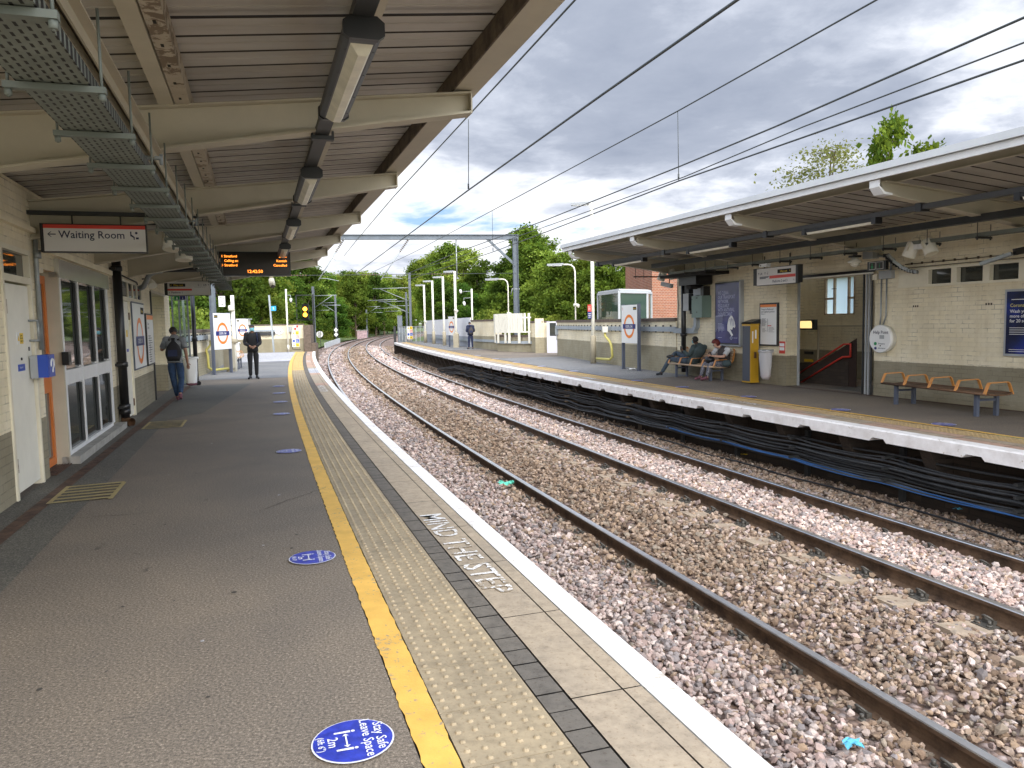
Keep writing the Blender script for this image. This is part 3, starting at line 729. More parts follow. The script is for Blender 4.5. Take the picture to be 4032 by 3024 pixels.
vs, fs = text_geo('MIND THE STEP', 'LEFT')
for q in (13.2, 32.5):
    m.add([A(q+x*.21, redge(q)+.56-y*.21, .006) for x, y in vs], fs)
m.build('lettering', 'letter_white', fp)
fs_lab = ['blue sticker on the far platform below the help point and bench', 'blue sticker on the far platform in front of the open gateway', 'blue sticker on the far platform in front of the waste bag',
          'blue sticker on the far platform in front of the seated pair', 'pale sticker on the far platform before the seated person in the mask', 'pale sticker below the far station name board', 'pale sticker below the near lamp post on the far platform',
          'pale sticker just beyond the near lamp post on the far platform', 'farther pale sticker before the white gate on the far platform', 'farthest pale sticker in the row on the far platform']
for i, q in enumerate((9.9, 11.9, 14.4, 16.9, 19.1, 23.4, 26.4, 29.4, 32.6, 36.0)):
    sticker(A(q, redge(q)+1.13, 0), Adir(q), fs_lab[i], .155, 'round distance stickers on the far platform', pale_field=q > 20)
# ================================================================== near side: canopy and building (frame L: x across, y along)
Z = Vector((0, 0, 1)); X = Vector((1, 0, 0)); Y = Vector((0, 1, 0))
def zb(t): return 3.15 + (t-1.63)*.175       # underside of the tapering beams
def zt(t): return 3.31 + (t-1.63)*.113       # top of the beams
TL, TR = -6.0, 1.63
def make_beam(parent, s, t0, t1, fb, ft, mname, flange=.075, endcap=True, name='beam'):
    m = MB(); n = 6; w = .006
    sg = 1 if t1 > t0 else -1
    ts = [t0+(t1-t0)*i/n for i in range(n+1)]
    for i in range(n):
        a, b = ts[i], ts[i+1]
        for z0a, z0b, z1a, z1b, hw in ((fb(a), fb(b), fb(a)+.016, fb(b)+.016, flange), (ft(a)-.014, ft(b)-.014, ft(a), ft(b), flange), (fb(a)+.016, fb(b)+.016, ft(a)-.014, ft(b)-.014, w)):
            v = [(a, s-hw, z0a), (b, s-hw, z0b), (b, s+hw, z0b), (a, s+hw, z0a), (a, s-hw, z1a), (b, s-hw, z1b), (b, s+hw, z1b), (a, s+hw, z1a)]
            m.add(v, [(0, 3, 2, 1), (4, 5, 6, 7), (0, 1, 5, 4), (2, 3, 7, 6)] + ([(3, 0, 4, 7)] if i == 0 else []) + ([(1, 2, 6, 5)] if i == n-1 else []))
    if endcap: m.box(t1-.001, t1+.010, s-flange-.002, s+flange+.002, fb(t1)-.002, ft(t1)+.002)
    return m.build(name, mname, parent)
cn = thing('platform_canopy', 'long cream steel canopy roof over the near platform on tapering beams', 'canopy', base=(-2.15, 2.5, 0), fr='L')
for s in (2.58, 5.86, 9.12, 12.40, 15.44, 18.35, 21.35): make_beam(cn, s, TL, TR, zb, zt, 'beam_paint')
def sheet_z(t): return zt(t) + .17
# profiled roof sheet, ribs running across
m = MB(); s = 1.6; k = 0; prof = []
while s < 21.9:
    for ds, dz in ((0, 0), (.006, .02), (.024, .02), (.030, 0), (.13, 0), (.134, -.006), (.150, -.006), (.154, 0)): prof.append((s+ds, dz))
    s += .2825
ts = (-6.0, -3, 0, 1.70)
vs = [(t, a, sheet_z(t)+b) for a, b in prof for t in ts]; nt_ = len(ts)
m.add(vs, [])
for i in range(len(prof)-1):
    for j in range(nt_-1): m.f.append((i*nt_+j, i*nt_+j+1, (i+1)*nt_+j+1, (i+1)*nt_+j)); m.m.append(1 if i % 8 in (0, 1, 2) else 0); m.sm.append(False)
def k_roof(V, col, k):
    a = RAMP(NOISE(V, 1.1, 6, .6), [(0.35, (0.43, 0.405, 0.36)), (0.65, (0.53, 0.50, 0.445))])
    mp = N('ShaderNodeMapping'); mp.inputs['Scale'].default_value = (.6, 7, 1); LK(V, mp.inputs[0])
    return MIXC(.6, a, RAMP(NOISE(mp.outputs[0], 1, 5, .6), [(0.35, (0.78, 0.74, 0.70)), (0.6, (1.05, 1.05, 1.05))]), 'MULTIPLY'), NOISE(V, 30, 3, .6)
mat('roof_gap', (.07,.06,.052), .9)
mat('roof_under', (.3,.3,.3), 0.65, kind=k_roof, bs=.15, bd=.003)
m.build('roof_sheet', ['roof_under', 'roof_gap'], cn)
def chan(m, t, s0, s1, z0, z1, w, mi=0):     # channel running along: web + flanges
    m.box(t, t+w, s0, s1, z0, z1, mi)
# dark lap joints between sheets
m = MB()
for s in (4.62, 7.45, 10.7, 13.8, 16.9, 19.8):
    m.add([(t, s+d, sheet_z(t)-.032-a) for t in (-2.2, 1.45) for d, a in ((-.012, 0), (.012, 0))], [(0, 1, 3, 2)])
m.build('lap_joint', 'blackmat', cn)
# purlins on top of the beams
for t, mm in ((-.56, 'peel'), (-3.2, 'beam_paint'), (.62, 'beam_paint')):
    m = MB(); w = .20 if t == -.56 else .10
    z0 = zt(t)+.002; z1 = sheet_z(t)-.03
    m.box(t, t+w*.48, 1.6, 21.6, z0, z1); m.box(t+w*.52, t+w, 1.6, 21.6, z0+.012, z1, 1)
    if t == -.56:
        for i in range(58): m.box(t+w*.70, t+w*.78, 1.9+i*.34, 1.94+i*.34, z0+.009, z0+.013, 2)
    m.build('purlin', ['beam_paint', mm, 'blackmat'], cn)
# edge channel: rusty web seen from below, pale flange and gutter outside
m = MB(); m.box(1.50, 1.512, 1.6, 21.9, 3.30+.02, 3.46, 0); m.box(1.512, 1.60, 1.6, 21.9, 3.44, 3.455, 0); m.box(1.605, 1.62, 1.6, 21.9, 3.325, 3.50, 0)
m.box(1.512, 1.70, 1.6, 21.9, 3.318, 3.33, 1); m.box(1.69, 1.705, 1.6, 21.9, 3.33, 3.53, 1)
m.build('fascia', ['stain_brown', 'beam_paint'], cn)
m = MB(); m.add([(t, s, sheet_z(t)+.045+h) for h in (0, .03) for t, s in ((-6, 1.6), (1.70, 1.6), (1.70, 21.9), (-6, 21.9))], [(3, 2, 1, 0), (4, 5, 6, 7), (0, 1, 5, 4), (1, 2, 6, 5), (2, 3, 7, 6), (3, 0, 4, 7)])
m.build('roof_deck', 'coping', cn)
# bolts on the beam flanges by the cable tray
# ---- ceiling lights and the trunking that carries them
lt = thing('cable_trunking', 'dark trunking carrying the row of strip lights under the near canopy', 'trunking', base=(.52, 2.5, 2.93), fr='L')
m = MB(); m.box(.47, .565, 1.8, 19.0, 2.935, 2.985); m.build('trunk', 'darksteel', lt)
for s in (5.86, 9.12, 12.40, 15.44, 18.35):
    m = MB(); m.box(.44, .60, s-.03, s+.03, 2.90, 2.93); m.box(.44, .452, s-.03, s+.03, 2.93, zb(.5)+.01); m.box(.588, .60, s-.03, s+.03, 2.93, zb(.5)+.01); m.build('bracket', 'darksteel', lt)
mat('housing_grey', (0.075, 0.08, 0.09), .5)
def make_light():
    t = thing('strip_light', '', 'light', rot=TH['L'], group='strip lights under the near canopy')
    m = MB(); w = .085; L = 1.40
    poly = [(-w, 0, .07), (-w, 0, .018), (-w+.025, 0, 0), (w-.025, 0, 0), (w, 0, .018), (w, 0, .07), (w-.03, 0, .095), (-w+.03, 0, .095)]
    m.prism(poly, (0, 0, 0), (0, L, 0)); 
    for sx in (-1, 1):
        for y in (.15, .5, .9, 1.25): m.tube([(sx*.066, y, 0), (sx*.066, y, -.003)], .006, 6)
    m.build('housing', 'housing_grey', t)
    for y0, y1 in ((-.035, .002), (L-.002, L+.035)):
        m = MB(); m.prism([(x*1.10, 0, z*1.08-.006) for x, y, z in poly], (0, y0, 0), (0, y1, 0)); m.build('end_cap', 'black', t)
    m = MB(); y0, y1 = .05, L-.02; a = .052
    m.add([(-a, y0, 0), (a, y0, 0), (a, y1, 0), (-a, y1, 0), (-.012, y0+.06, -.035), (.030, y0+.06, -.035), (.030, y1-.04, -.035), (-.012, y1-.04, -.035)],
          [(7, 6, 5, 4), (0, 4, 5, 1), (1, 5, 6, 2), (2, 6, 7, 3), (3, 7, 4, 0)]); m.build('diffuser', 'diffuser', t)
    return t
mat('diffuser', (0.72, 0.69, 0.56), 0.35, var=.10, vscale=9)
LL = make_light(); ll = ['large strip light nearest the camera at the top of the picture', 'second strip light from the camera, over the middle beams', 'third strip light from the camera, left of the sky gap',
     'fourth strip light, just above the right end of the departures board', 'fifth strip light, behind the departures board']
for i, s in enumerate((3.62, 7.05, 10.45, 13.55, 16.5)):
    o = LL if i == 0 else copy_tree(LL); place(o, FW('L', .52, s, 2.842), TH['L'], ll[i])
# ---- dark strut rail below the beams and the perforated cable tray
t_ = thing('strut_rail', 'slotted steel rail slung beneath the beams beside the cable tray', 'rail', base=(-.6, 3, 2.72), fr='L')
m = MB(); m.box(-.665, -.655, 1.8, 20.5, 2.715, 2.775); m.box(-.61, -.60, 1.8, 20.5, 2.70, 2.775); m.box(-.665, -.60, 1.8, 20.5, 2.765, 2.775, 1); m.box(-.60, -.56, 1.8, 20.5, 2.755, 2.765)
m.build('channel', ['beam_paint', 'black'], t_)
m = MB()
for s in (5.86, 9.12, 12.40, 15.44, 18.35):
    m.box(-.70, -.56, s-.10, s-.06, 2.695, 2.715)
    for dt in (-.09, .05): m.tube([(-.61+dt, s-.08, 2.66), (-.61+dt, s-.08, 2.73)], .012, 8)
m.build('clamp', 'galv_paint', t_)
t_ = thing('cable_tray', 'perforated galvanised cable tray hung along the near canopy', 'cable tray', base=(-.66, 3, 2.47), fr='L')
m = MB(); x0, x1 = -.80, -.55; n = 6
zt0 = 2.475
m.box(x0, x0+.003, 1.8, 20.5, zt0, zt0+.05); m.box(x1-.003, x1, 1.8, 20.5, zt0, zt0+.05)
m.box(x0, x1, 1.8, 20.5, zt0-.002, zt0)
m.build('tray', 'tray_mat', t_) if 'tray_mat' in MATS else None
def k_perf(V, col, k):
    s = N('ShaderNodeSeparateXYZ'); LK(V, s.inputs[0])
    def saw(v, p, off=0.0): return MATH('FRACT', MATH('ADD', MATH('DIVIDE', v, p), off))
    row = MATH('FLOOR', MATH('DIVIDE', s.outputs[0], .031)); 
    u = saw(s.outputs[0], .031); v = MATH('FRACT', MATH('ADD', MATH('DIVIDE', s.outputs[1], .062), MATH('MULTIPLY', row, .5)))
    hole = MATH('MULTIPLY', MATH('LESS_THAN', MATH('ABSOLUTE', MATH('SUBTRACT', u, .5)), .17), MATH('LESS_THAN', MATH('ABSOLUTE', MATH('SUBTRACT', v, .5)), .30))
    return MIXC(hole, col, (0.01, 0.01, 0.01)), None
mat('tray_mat', (0.17, 0.19, 0.165), 0.6, 0.1, var=.18, vscale=5, kind=k_perf)
m.build('tray', 'tray_mat', t_)
mat('hanger_grey', (0.15, 0.17, 0.15), .6)
s = 2.58
while s < 20:
    h = MB(); h.box(-.84, -.50, s-.018, s+.018, zt0-.030, zt0-.006)
    for tt in (-.825, -.515):
        h.tube([(tt, s, zt0-.06), (tt, s, 2.76 if tt > -.6 else zt0+.09)], .006, 6); h.tube([(tt, s, zt0-.055), (tt, s, zt0-.03)], .014, 6)
    h.build('hanger', 'hanger_grey', t_); s += .745
m = MB()
for i in range(5): m.tube([(-.78+i*.05+rnd.uniform(-.01, .01), s, zt0+.02+rnd.uniform(0, .012)) for s in np.arange(1.8, 20.5, .8)], .011, 6)
m.build('cables', 'cable', t_)
# cream loudspeakers on the tray
def make_speaker(mname='cream_light', r=.088, L=.21):
    t = thing('loudspeaker', '', 'loudspeaker', rot=0)
    m = MB(); m.tube([(0, 0, 0), (0, 0, .01), (0, 0, L-.02), (0, 0, L)], [r*.96, r, r*.97, r*.8], 20); m.build('body', mname, t)
    m = MB(); m.disc((0, 0, -.001), (1, 0, 0), (0, -1, 0), r*.86, r*.86, 20); m.build('grille', 'cream_paint', t)
    m = MB(); m.tube([(-r-.01, 0, L*.4), (-r-.012, 0, L+.07), (r+.012, 0, L+.07), (r+.01, 0, L*.4)], .008, 6); m.tube([(0, 0, L+.07), (0, 0, L+.11)], .010, 6); m.build('bracket', 'cream_paint', t)
    return t
SK = make_speaker()
def put_speaker(o, loc, d, label, grp):          # d = pointing direction of the open end
    o.location = loc; o.rotation_euler = (-Vector(d)).to_track_quat('Z', 'Y').to_euler(); o['label'] = label; o['group'] = grp
SK.scale = (1.2,)*3
put_speaker(SK, FW('L', -.93, 10.2, 2.50), (.0, -.25, -1), 'cream drum loudspeaker nearest the waiting room sign', 'loudspeakers of the near canopy')
put_speaker(copy_tree(SK), FW('L', -.84, 10.75, 2.42), (.05, -.15, -1), 'cream drum loudspeaker behind the first one, pointing straight down', 'loudspeakers of the near canopy')
t_ = thing('camera_housing', 'pale box camera under the canopy left of the departures board', 'camera', base=(-.78, 14.6, 2.6), fr='L')
m = MB(); m.box(-.93, -.75, 14.4, 14.8, 2.60, 2.69); m.build('body', 'cream_light', t_); m = MB(); m.box(-.86, -.72, 15.0, 15.3, 2.545, 2.63); m.build('body', 'cream_light', t_); m = MB(); m.box(-.80, -.66, 15.4, 15.42, 2.42, 2.50); m.box(-.75, -.70, 14.5, 15.3, 2.69, 2.72); m.build('bracket', 'galv', t_)

# ---- building wall -------------------------------------------------
TW = -2.15
bd = thing('station_building', 'cream and taupe painted brick station building with waiting room on the near platform', 'building', base=(TW, 8, 0), fr='L')
H = 3.0
m = MB()
def wall(m, s0, s1, z0, z1, t=TW, th=.3): m.box(t-th, t, s0, s1, z0, z1)
wall(m, 1.5, 8.0, 0, H)
wall(m, 8.0, 8.93, 2.36, H); wall(m, 8.93, 9.22, 0, H)
wall(m, 9.22, 10.0, 2.22, H)                       # over the waiting room door
wall(m, 10.0, 13.02, 2.22, H); wall(m, 10.0, 13.02, 0, .10)
wall(m, 13.02, 14.42, 0, H)
wall(m, 14.42, 15.30, 2.40, H); wall(m, 15.30, 18.30, 0, H); wall(m, 18.30, 20.95, 2.38, H); wall(m, 20.95, 22.15, 0, H)
m.box(-6, TW-.3, 20.95, 21.25, 0, H); m.box(-3.6, TW-.301, 18.0, 18.3, 0, H)
m.box(-6, TW-.3, 21.95, 22.15, 0, H)
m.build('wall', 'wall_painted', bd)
m = MB(); m.box(-5.0, -4.9, 7.5, 14.4, 0, H); m.box(-4.9, TW-.301, 7.5, 7.6, 0, H); m.box(-4.9, TW-.301, 14.2, 14.35, 0, H); m.box(-5.5, -5.4, 18, 22, 0, H)
m.build('inner_wall', 'render_cream', bd)
m = MB(); m.box(-5.2, TW-.02, 7.6, 14.2, 2.62, 2.68); m.build('inner_ceiling', 'cream_paint', bd)
# upper rendered band, slightly proud
m = MB(); m.box(TW, TW+.05, 9.25, 13.5, 2.40, 2.47); m.box(TW, TW+.06, 1.5, 9.16, 2.55, 2.60); m.build('string_course', 'render_cream', bd)
# cream plant-room door and its transom window
d = MB(); d.box(TW-.045, TW-.010, 8.07, 8.88, .05, 2.00); dr = d.build('door', 'cream_light', bd)
m = MB()
for z in (.25, 1.72): m.box(TW-.012, TW+.012, 8.05, 8.10, z, z+.13)
m.build('hinge', 'peel', dr)
m = MB()
for z in (1.66, 1.46): m.tube([(TW-.02, 8.83, z), (TW+.07, 8.83, z), (TW+.075, 8.85, z)], .011, 8)
m.tube([(TW+.07, 8.84, 1.66), (TW+.07, 8.84, 1.46)], .012, 8); m.build('handle', 'galv', dr)
m = MB(); m.tube([(TW-.012, 8.50, 1.29), (TW+.0, 8.50, 1.29)], .014, 10); m.box(TW-.012, TW-.004, 8.77, 8.80, 1.36, 1.40); m.build('lock', 'darksteel', dr)
m = MB(); m.box(TW-.012, TW-.006, 8.40, 8.60, 1.43, 1.545); m.box(TW-.006, TW-.004, 8.485, 8.595, 1.435, 1.54, 1)
m.add([(TW-.0035, 8.44+a, 1.49+b) for a, b in ((-.03, -.025), (.03, -.025), (0, .03))], [(0, 1, 2)], 1)
for i, b in enumerate(('Caution', 'Electrical', 'equipment')): m.text(b, .024, (TW-.0025, 8.49, 1.508-i*.026), Y, Z, m=2)
m.build('warning_label', ['signwhite', 'yellow', 'blackmat'], dr)
m = MB(); m.box(TW-.012, TW-.006, 8.38, 8.60, 1.175, 1.24); m.text('Room 4', .032, (TW-.0045, 8.42, 1.20), Y, Z, m=1); m.build('name_plate', ['blue', 'signwhite'], dr)
m = MB()
for a, b, c, e in ((8.0, 8.05, 0, 2.36), (8.90, 8.945, 0, 2.36), (8.05, 8.90, 2.02, 2.085), (8.05, 8.90, 2.31, 2.36)): m.box(TW-.10, TW+.018, a, b, c, e)
m.build('door_frame', 'cream_paint', bd)
w_ = MB(); w_.box(TW-.05, TW-.04, 8.05, 8.90, 2.085, 2.31); w_.build('transom_window', 'mirror_glass', bd)
# waiting room door, set back in its reveal, orange frame
m = MB(); m.box(TW-.34, TW+.03, 9.99, 10.04, 0, 2.22); m.build('reveal', 'beam_paint', bd)
of = MB()
T0 = TW-.10
for a, b, c, e in ((9.23, 9.29, .03, 2.17), (9.91, 9.985, .03, 2.17), (9.29, 9.91, 2.08, 2.17), (9.29, 9.91, .86, 1.04), (9.29, 9.91, .03, .12)): of.box(T0-.04, T0, a, b, c, e)
od = of.build('waiting_room_door', 'orange_door', bd)
m = MB(); m.box(T0-.03, T0-.02, 9.29, 9.91, 1.04, 2.08); m.box(T0-.03, T0-.02, 9.29, 9.91, .12, .86); m.build('glazing', 'glass', od)
m = MB()
for i in range(9): m.box(TW-.20+i*.03, TW-.185+i*.03, 9.24, 9.97, .012, .02)
m.build('threshold_grille', 'drain', bd)
# glazed window wall of the waiting room
wf = MB(); Tg = TW+.03
S_ = [9.87, 10.03, 10.10, 11.07, 11.14, 12.0, 12.07, 12.95, 13.06]
wf.box(Tg-.08, Tg, 10.045, 10.12, .10, 2.16)
for a, b in ((10.99, 11.05), (11.98, 12.04), (12.92, 13.06)): wf.box(Tg-.08, Tg, a, b, .14, 2.16)
for a, b in ((10.12, 10.99), (11.05, 11.98), (12.04, 12.92)):
    wf.box(Tg-.08, Tg-.004, a, b, .92, 1.09)
wf.box(Tg-.08, Tg, 10.12, 12.92, .10, .15)
wd = wf.build('window_wall', 'white_metal', bd)
m = MB(); m.box(Tg-.09, Tg+.02, 9.99, 13.08, 2.16, 2.37); m.build('shutter_box', 'white_gloss', wd) if 'white_gloss' in MATS else None
mat('white_gloss', (0.66, 0.65, 0.60), 0.18, .3, var=.04)
m.build('shutter_box', 'white_gloss', wd)
m = MB()
for a, b in ((10.12, 10.99), (11.05, 11.98), (12.04, 12.92)):
    m.add([(Tg-.04, x, z) for x, z in ((a, 1.10), (b, 1.10), (b, 2.16), (a, 2.16))], [(0, 1, 2, 3)]); m.add([(Tg-.04, x, z) for x, z in ((a, .15), (b, .15), (b, .92), (a, .92))], [(0, 1, 2, 3)])
m.build('pane', 'mirror_glass', wd)
for a in (10.90, 11.90, 12.84):
    m = MB(); m.box(Tg-.035, Tg-.012, a, a+.075, .16, .90); m.box(Tg-.035, Tg-.012, a, a+.075, 1.12, 2.15); m.build('sash_bar', 'darksteel', wd)
m = MB(); m.box(TW-.05, TW+.14, 9.99, 13.4, .0, .095); m.build('sill', 'concrete', bd)
# second door with three-pane fanlight
d = MB(); d.box(TW-.05, TW-.012, 14.50, 15.25, .03, 2.04); d2 = d.build('door', 'cream_light', bd)
m = MB(); m.box(TW-.012, TW-.006, 14.90, 15.02, 1.42, 1.54); m.build('warning_label', 'yellow', d2)
m = MB(); m.box(TW-.012, TW-.006, 14.86, 15.04, 1.16, 1.21); m.build('name_plate', 'blue', d2)
m = MB()
for z in (.18, 1.72): m.box(TW-.012, TW+.012, 15.24, 15.29, z, z+.13)
m.build('hinge', 'wood_dark', d2)
m = MB()
for a, b, c, e in ((14.42, 14.50, 0, 2.42), (15.25, 15.32, 0, 2.10)): m.box(TW-.08, TW+.02, a, b, c, e)
m.box(TW-.08, TW+.02, 14.50, 16.9, 2.05, 2.12); m.box(TW-.08, TW+.02, 14.50, 16.9, 2.38, 2.42)
for a in (15.15, 15.72, 16.25, 16.85): m.box(TW-.08, TW+.021, a, a+.07, 2.12, 2.38)
fl = m.build('fanlight_frame', 'cream_paint', bd)
m = MB(); m.box(TW+.002, TW+.004, 14.5, 16.85, 2.12, 2.38); m.build('fanlight_glass', 'mirror_glass', fl)
m = MB(); m.box(TW-.03, TW+.03, 18.24, 18.32, 0, 2.36); m.build('doorway_post', 'darksteel', bd)
m = MB(); m.box(TW-.6, TW+.03, 18.30, 20.95, 2.34, 2.40); m.build('lintel', 'beam_paint', bd)
# soffit boards where wall meets roof
m = MB(); m.box(TW, TW+.35, 1.5, 21.3, 2.86, 2.90); m.build('soffit', 'beam_paint', bd) if False else None

# downpipe
t_ = thing('downpipe', 'thick black cast iron downpipe with collars beside the waiting room windows', 'downpipe', base=(-2.06, 12.45+1.1, 0), fr='L')
PS, PT = 13.62, -2.06
m = MB(); m.tube([(PT, PS, .12), (PT, PS, 2.75)], .068, 16); m.build('pipe', 'black', t_)
for z in (.30, .98, 2.50, .22):
    m = MB(); m.tube([(PT, PS, z-.03), (PT, PS, z-.02), (PT, PS, z+.05), (PT, PS, z+.06)], [.07, .085, .085, .07], 16)
    if z != .22: m.box(TW, PT, PS-.10, PS-.07, z-.01, z+.03)
    m.build('collar', 'black', t_)
m = MB(); m.tube([(PT, PS, .14), (PT, PS, .10), (PT+.03, PS-.03, .07), (PT+.10, PS-.09, .065)], [.07, .072, .07, .072], 16, cap=False); m.build('shoe', 'wood_dark', t_)
# conduits and junction boxes on the wall
t_ = thing('conduit', 'grey vertical conduit between the cream door and the waiting room', 'conduit', base=(TW, 9.1, 0), fr='L')
m = MB(); m.tube([(TW+.03, 9.10, 1.36), (TW+.03, 9.12, 2.35), (TW+.03, 9.14, 2.52)], .022, 10); m.tube([(TW+.045, 9.12, 2.30), (TW+.045, 9.12, 2.37)], .035, 10)
m.build('pipe', 'galv', t_); m = MB(); m.box(TW, TW+.10, 9.16, 9.42, 2.40, 2.56); m.build('junction_box', 'cream_paint', t_); m = MB(); m.box(TW, TW+.06, 9.12, 9.24, 2.16, 2.21); m.build('junction_box', 'cream_paint', t_)
m = MB(); m.tube([(TW+.05, 9.28, 2.56), (TW+.06, 9.30, 2.66), (TW+.12, 9.31, 2.69), (-.5, 9.32, 2.70)], .014, 8); m.build('branch_pipe', 'darksteel', t_)
# blue help box with white symbol
t_ = thing('phone_box', 'small blue box with a white swirl sign on the waiting room corner', 'box', base=(TW, 9.15, 1.2), fr='L')
m = MB(); m.box(TW, TW+.07, 8.74, 9.0, 1.085, 1.31); m.build('casing', ['box_grey'], t_)
m = MB(); m.box(TW+.07, TW+.16, 8.735, 9.005, 1.09, 1.315); m.build('front', 'blue', t_)
m = MB(); m.box(TW+.161, TW+.164, 8.76, 8.985, 1.11, 1.30); c = Vector((TW+.168, 8.87, 1.205))
pts = [c + Y*(.055*math.cos(a)) + Z*(.05*math.sin(a)+.015) for a in np.linspace(-.4, 3.6, 12)]
m.tube(pts, .011, 5, 1); m.tube([pts[0], c-Z*.03+Y*.01, c-Z*.07], .010, 5, 1); m.build('symbol_panel', ['blue', 'signwhite'], t_)
t_ = thing('card_reader', 'small black reader box at the edge of the waiting room glazing', 'reader', base=(TW, 10.0, 1.2), fr='L')
m = MB(); m.box(Tg, Tg+.07, 9.93, 10.06, 1.16, 1.31); m.build('body', 'black', t_); m = MB(); m.box(Tg+.07, Tg+.072, 9.95, 10.04, 1.19, 1.28); m.build('face', 'darksteel', t_)
# station name board on the wall + route poster
def roundel(m, c, xd, yd, r, ring, bar, word, n=36, nrm=None):
    """ring, bar, white word; materials 0 ring 1 bar 2 white"""
    nrm = nrm or Vector(xd).cross(Vector(yd)); xd, yd, c = Vector(xd), Vector(yd), Vector(c)
    m.disc(c+nrm*.002, xd, yd, r, r, n, 0, hole=ring)
    m.add([c+nrm*.004 + xd*a + yd*b for a, b in ((-r*1.22, -bar), (r*1.22, -bar), (r*1.22, bar), (-r*1.22, bar))], [(0, 1, 2, 3)], 1)
    sz = bar*1.45; m.text(word, sz, c+nrm*.006 - yd*(sz*.36), xd, yd, 'CENTER', 2, sx=.80)
t_ = thing('name_board', 'flat station name board with orange ring fixed to the near building wall', 'sign', base=(TW, 16.2, 1.4), fr='L')
m = MB(); m.box(TW, TW+.03, 15.40, 16.98, .80, 2.06); m.build('frame', 'post_blue', t_)
m = MB(); m.box(TW+.031, TW+.034, 15.44, 16.94, .83, 2.03); m.build('panel', 'signglass', t_) if False else m.build('panel', 'signwhite', t_)
m = MB(); roundel(m, (TW+.036, 16.19, 1.33), Y, Z, .44, .095, .088, 'GOSPEL OAK', nrm=X); m.build('roundel', ['orange', 'navy', 'signwhite'], t_)
m = MB(); m.box(TW+.0345, TW+.036, 16.45, 16.86, 1.84, 1.97); m.text('Way out', .08, (TW+.037, 16.48, 1.875), Y, Z, m=1); m.build('way_out_strip', ['blackmat', 'yellow'], t_)
def poster(name, label, cat, t, s0, s1, z0, z1, fr, sg, frame='darksteel', panel='signwhite', grp=None):
    """flat framed board on a wall; sg=+1 faces +x, -1 faces -x. returns thing and helpers"""
    t_ = thing(name, label, cat, base=(t, (s0+s1)/2, (z0+z1)/2), fr=fr, group=grp)
    a, b = sorted((t, t+sg*.045)); m = MB(); m.box(a, b, s0, s1, z0, z1); m.build('frame', frame, t_)
    e = .035; a, b = sorted((t+sg*.046, t+sg*.049)); m = MB(); m.box(a, b, s0+e, s1-e, z0+e, z1-e); m.build('panel', panel, t_)
    xd = Y if sg > 0 else -Y; nrm = X*sg
    org = Vector((t+sg*.051, s0+e if sg > 0 else s1-e, z1-e))
    def at(u, v): return org + xd*u - Z*v       # u right, v down from the panel's top left
    return t_, at, xd, nrm, (s1-s0-2*e, z1-z0-2*e)
def rows(m, at, xd, u0, u1, v0, v1, n, h, mi=0, jag=.4):
    for i in range(n):
        v = v0 + (v1-v0)*i/max(1, n-1); e = u1 - (u1-u0)*rnd.uniform(0, jag)
        m.add([at(u0, v), at(e, v), at(e, v+h), at(u0, v+h)], [(0, 3, 2, 1)], mi)
t_, at, xd, nr, (W_, H_) = poster('route_poster', 'narrow route map poster with orange header beside the wall name board', 'poster', TW, 17.12, 18.16, .80, 1.87, 'L', 1)
m = MB(); m.add([at(0, 0), at(W_, 0), at(W_, .09), at(0, .09)], [(0, 3, 2, 1)]); m.build('header', 'orange', t_)
m = MB(); m.text('Trains to', .07, at(.06, .20), xd, Z); m.text('Stratford', .07, at(.06, .28), xd, Z); rows(m, at, xd, .1, .7, .42, .95, 12, .012, 0, .5)
m.add([at(.3, .42), at(.33, .42), at(.33, .95), at(.3, .95)], [(0, 3, 2, 1)]); m.build('lettering', 'navytext', t_)
# ---- hanging signs --------------------------------------------------
t_ = thing('hanging_sign', 'hanging sign reading Waiting Room with a red stripe and left arrow', 'sign', base=(-1.5, 9.0, 2.5), fr='L')
a, b, z0, z1, s = -2.01, -1.065, 2.365, 2.635, 9.0
m = MB(); m.box(a-.012, b+.012, s, s+.07, z0-.012, z1+.012); m.box(a-.03, a-.012, s-.01, s+.08, z0-.012, z1+.012); m.build('casing', 'black', t_)
m = MB(); m.box(a, b, s-.004, s-.001, z0, z1); m.build('panel', 'signgrey', t_) if 'signgrey' in MATS else None
mat('signgrey', (0.66, 0.645, 0.62), 0.4)
m.build('panel', 'signgrey', t_)
m = MB(); m.box(a, b, s-.006, s-.0045, z1-.037, z1); m.build('stripe', 'signred', t_)
def arrow(m, c, xd, yd, r, ang, mi=0):
    c = Vector(c); d = xd*math.cos(ang) + yd*math.sin(ang); n = -xd*math.sin(ang) + yd*math.cos(ang)
    def q(a, b): return c + d*a*r + n*b*r
    m.add([q(-1, -.14), q(.7, -.14), q(.7, .14), q(-1, .14)], [(0, 1, 2, 3)], mi)
    for sg in (-1, 1): m.add([q(1, 0), q(.75, 0), q(-.05, sg*.72), q(.2, sg*.72)], [(0, 1, 2, 3) if sg < 0 else (3, 2, 1, 0)], mi)
m = MB(); y = s-.007
m.text('Waiting Room', .108, (a+.135, y, z0+.135), X, Z, sx=.96); arrow(m, (a+.072, y, z0+.172), X, Z, .038, math.pi)
px = a+.80
m.disc((px+.058, y, z0+.195), X, Z, .013, .013, 10); m.box(px, px+.012, y-.001, y, z0+.16, z0+.21); m.add([(px+.0, y, z0+.165), (px+.03, y, z0+.145), (px+.045, y, z0+.15), (px+.012, y, z0+.178)], [(0, 1, 2, 3)]); m.box(px+.03, px+.04, y-.001, y, z0+.125, z0+.15)
m.box(px+.052, px+.08, y-.001, y, z0+.13, z0+.15)
m.build('lettering', 'navytext', t_)
m = MB()
for tt in (-1.75, -1.3): m.tube([(tt, s+.03, z1), (tt, s+.03, z1+.14)], .008, 6)
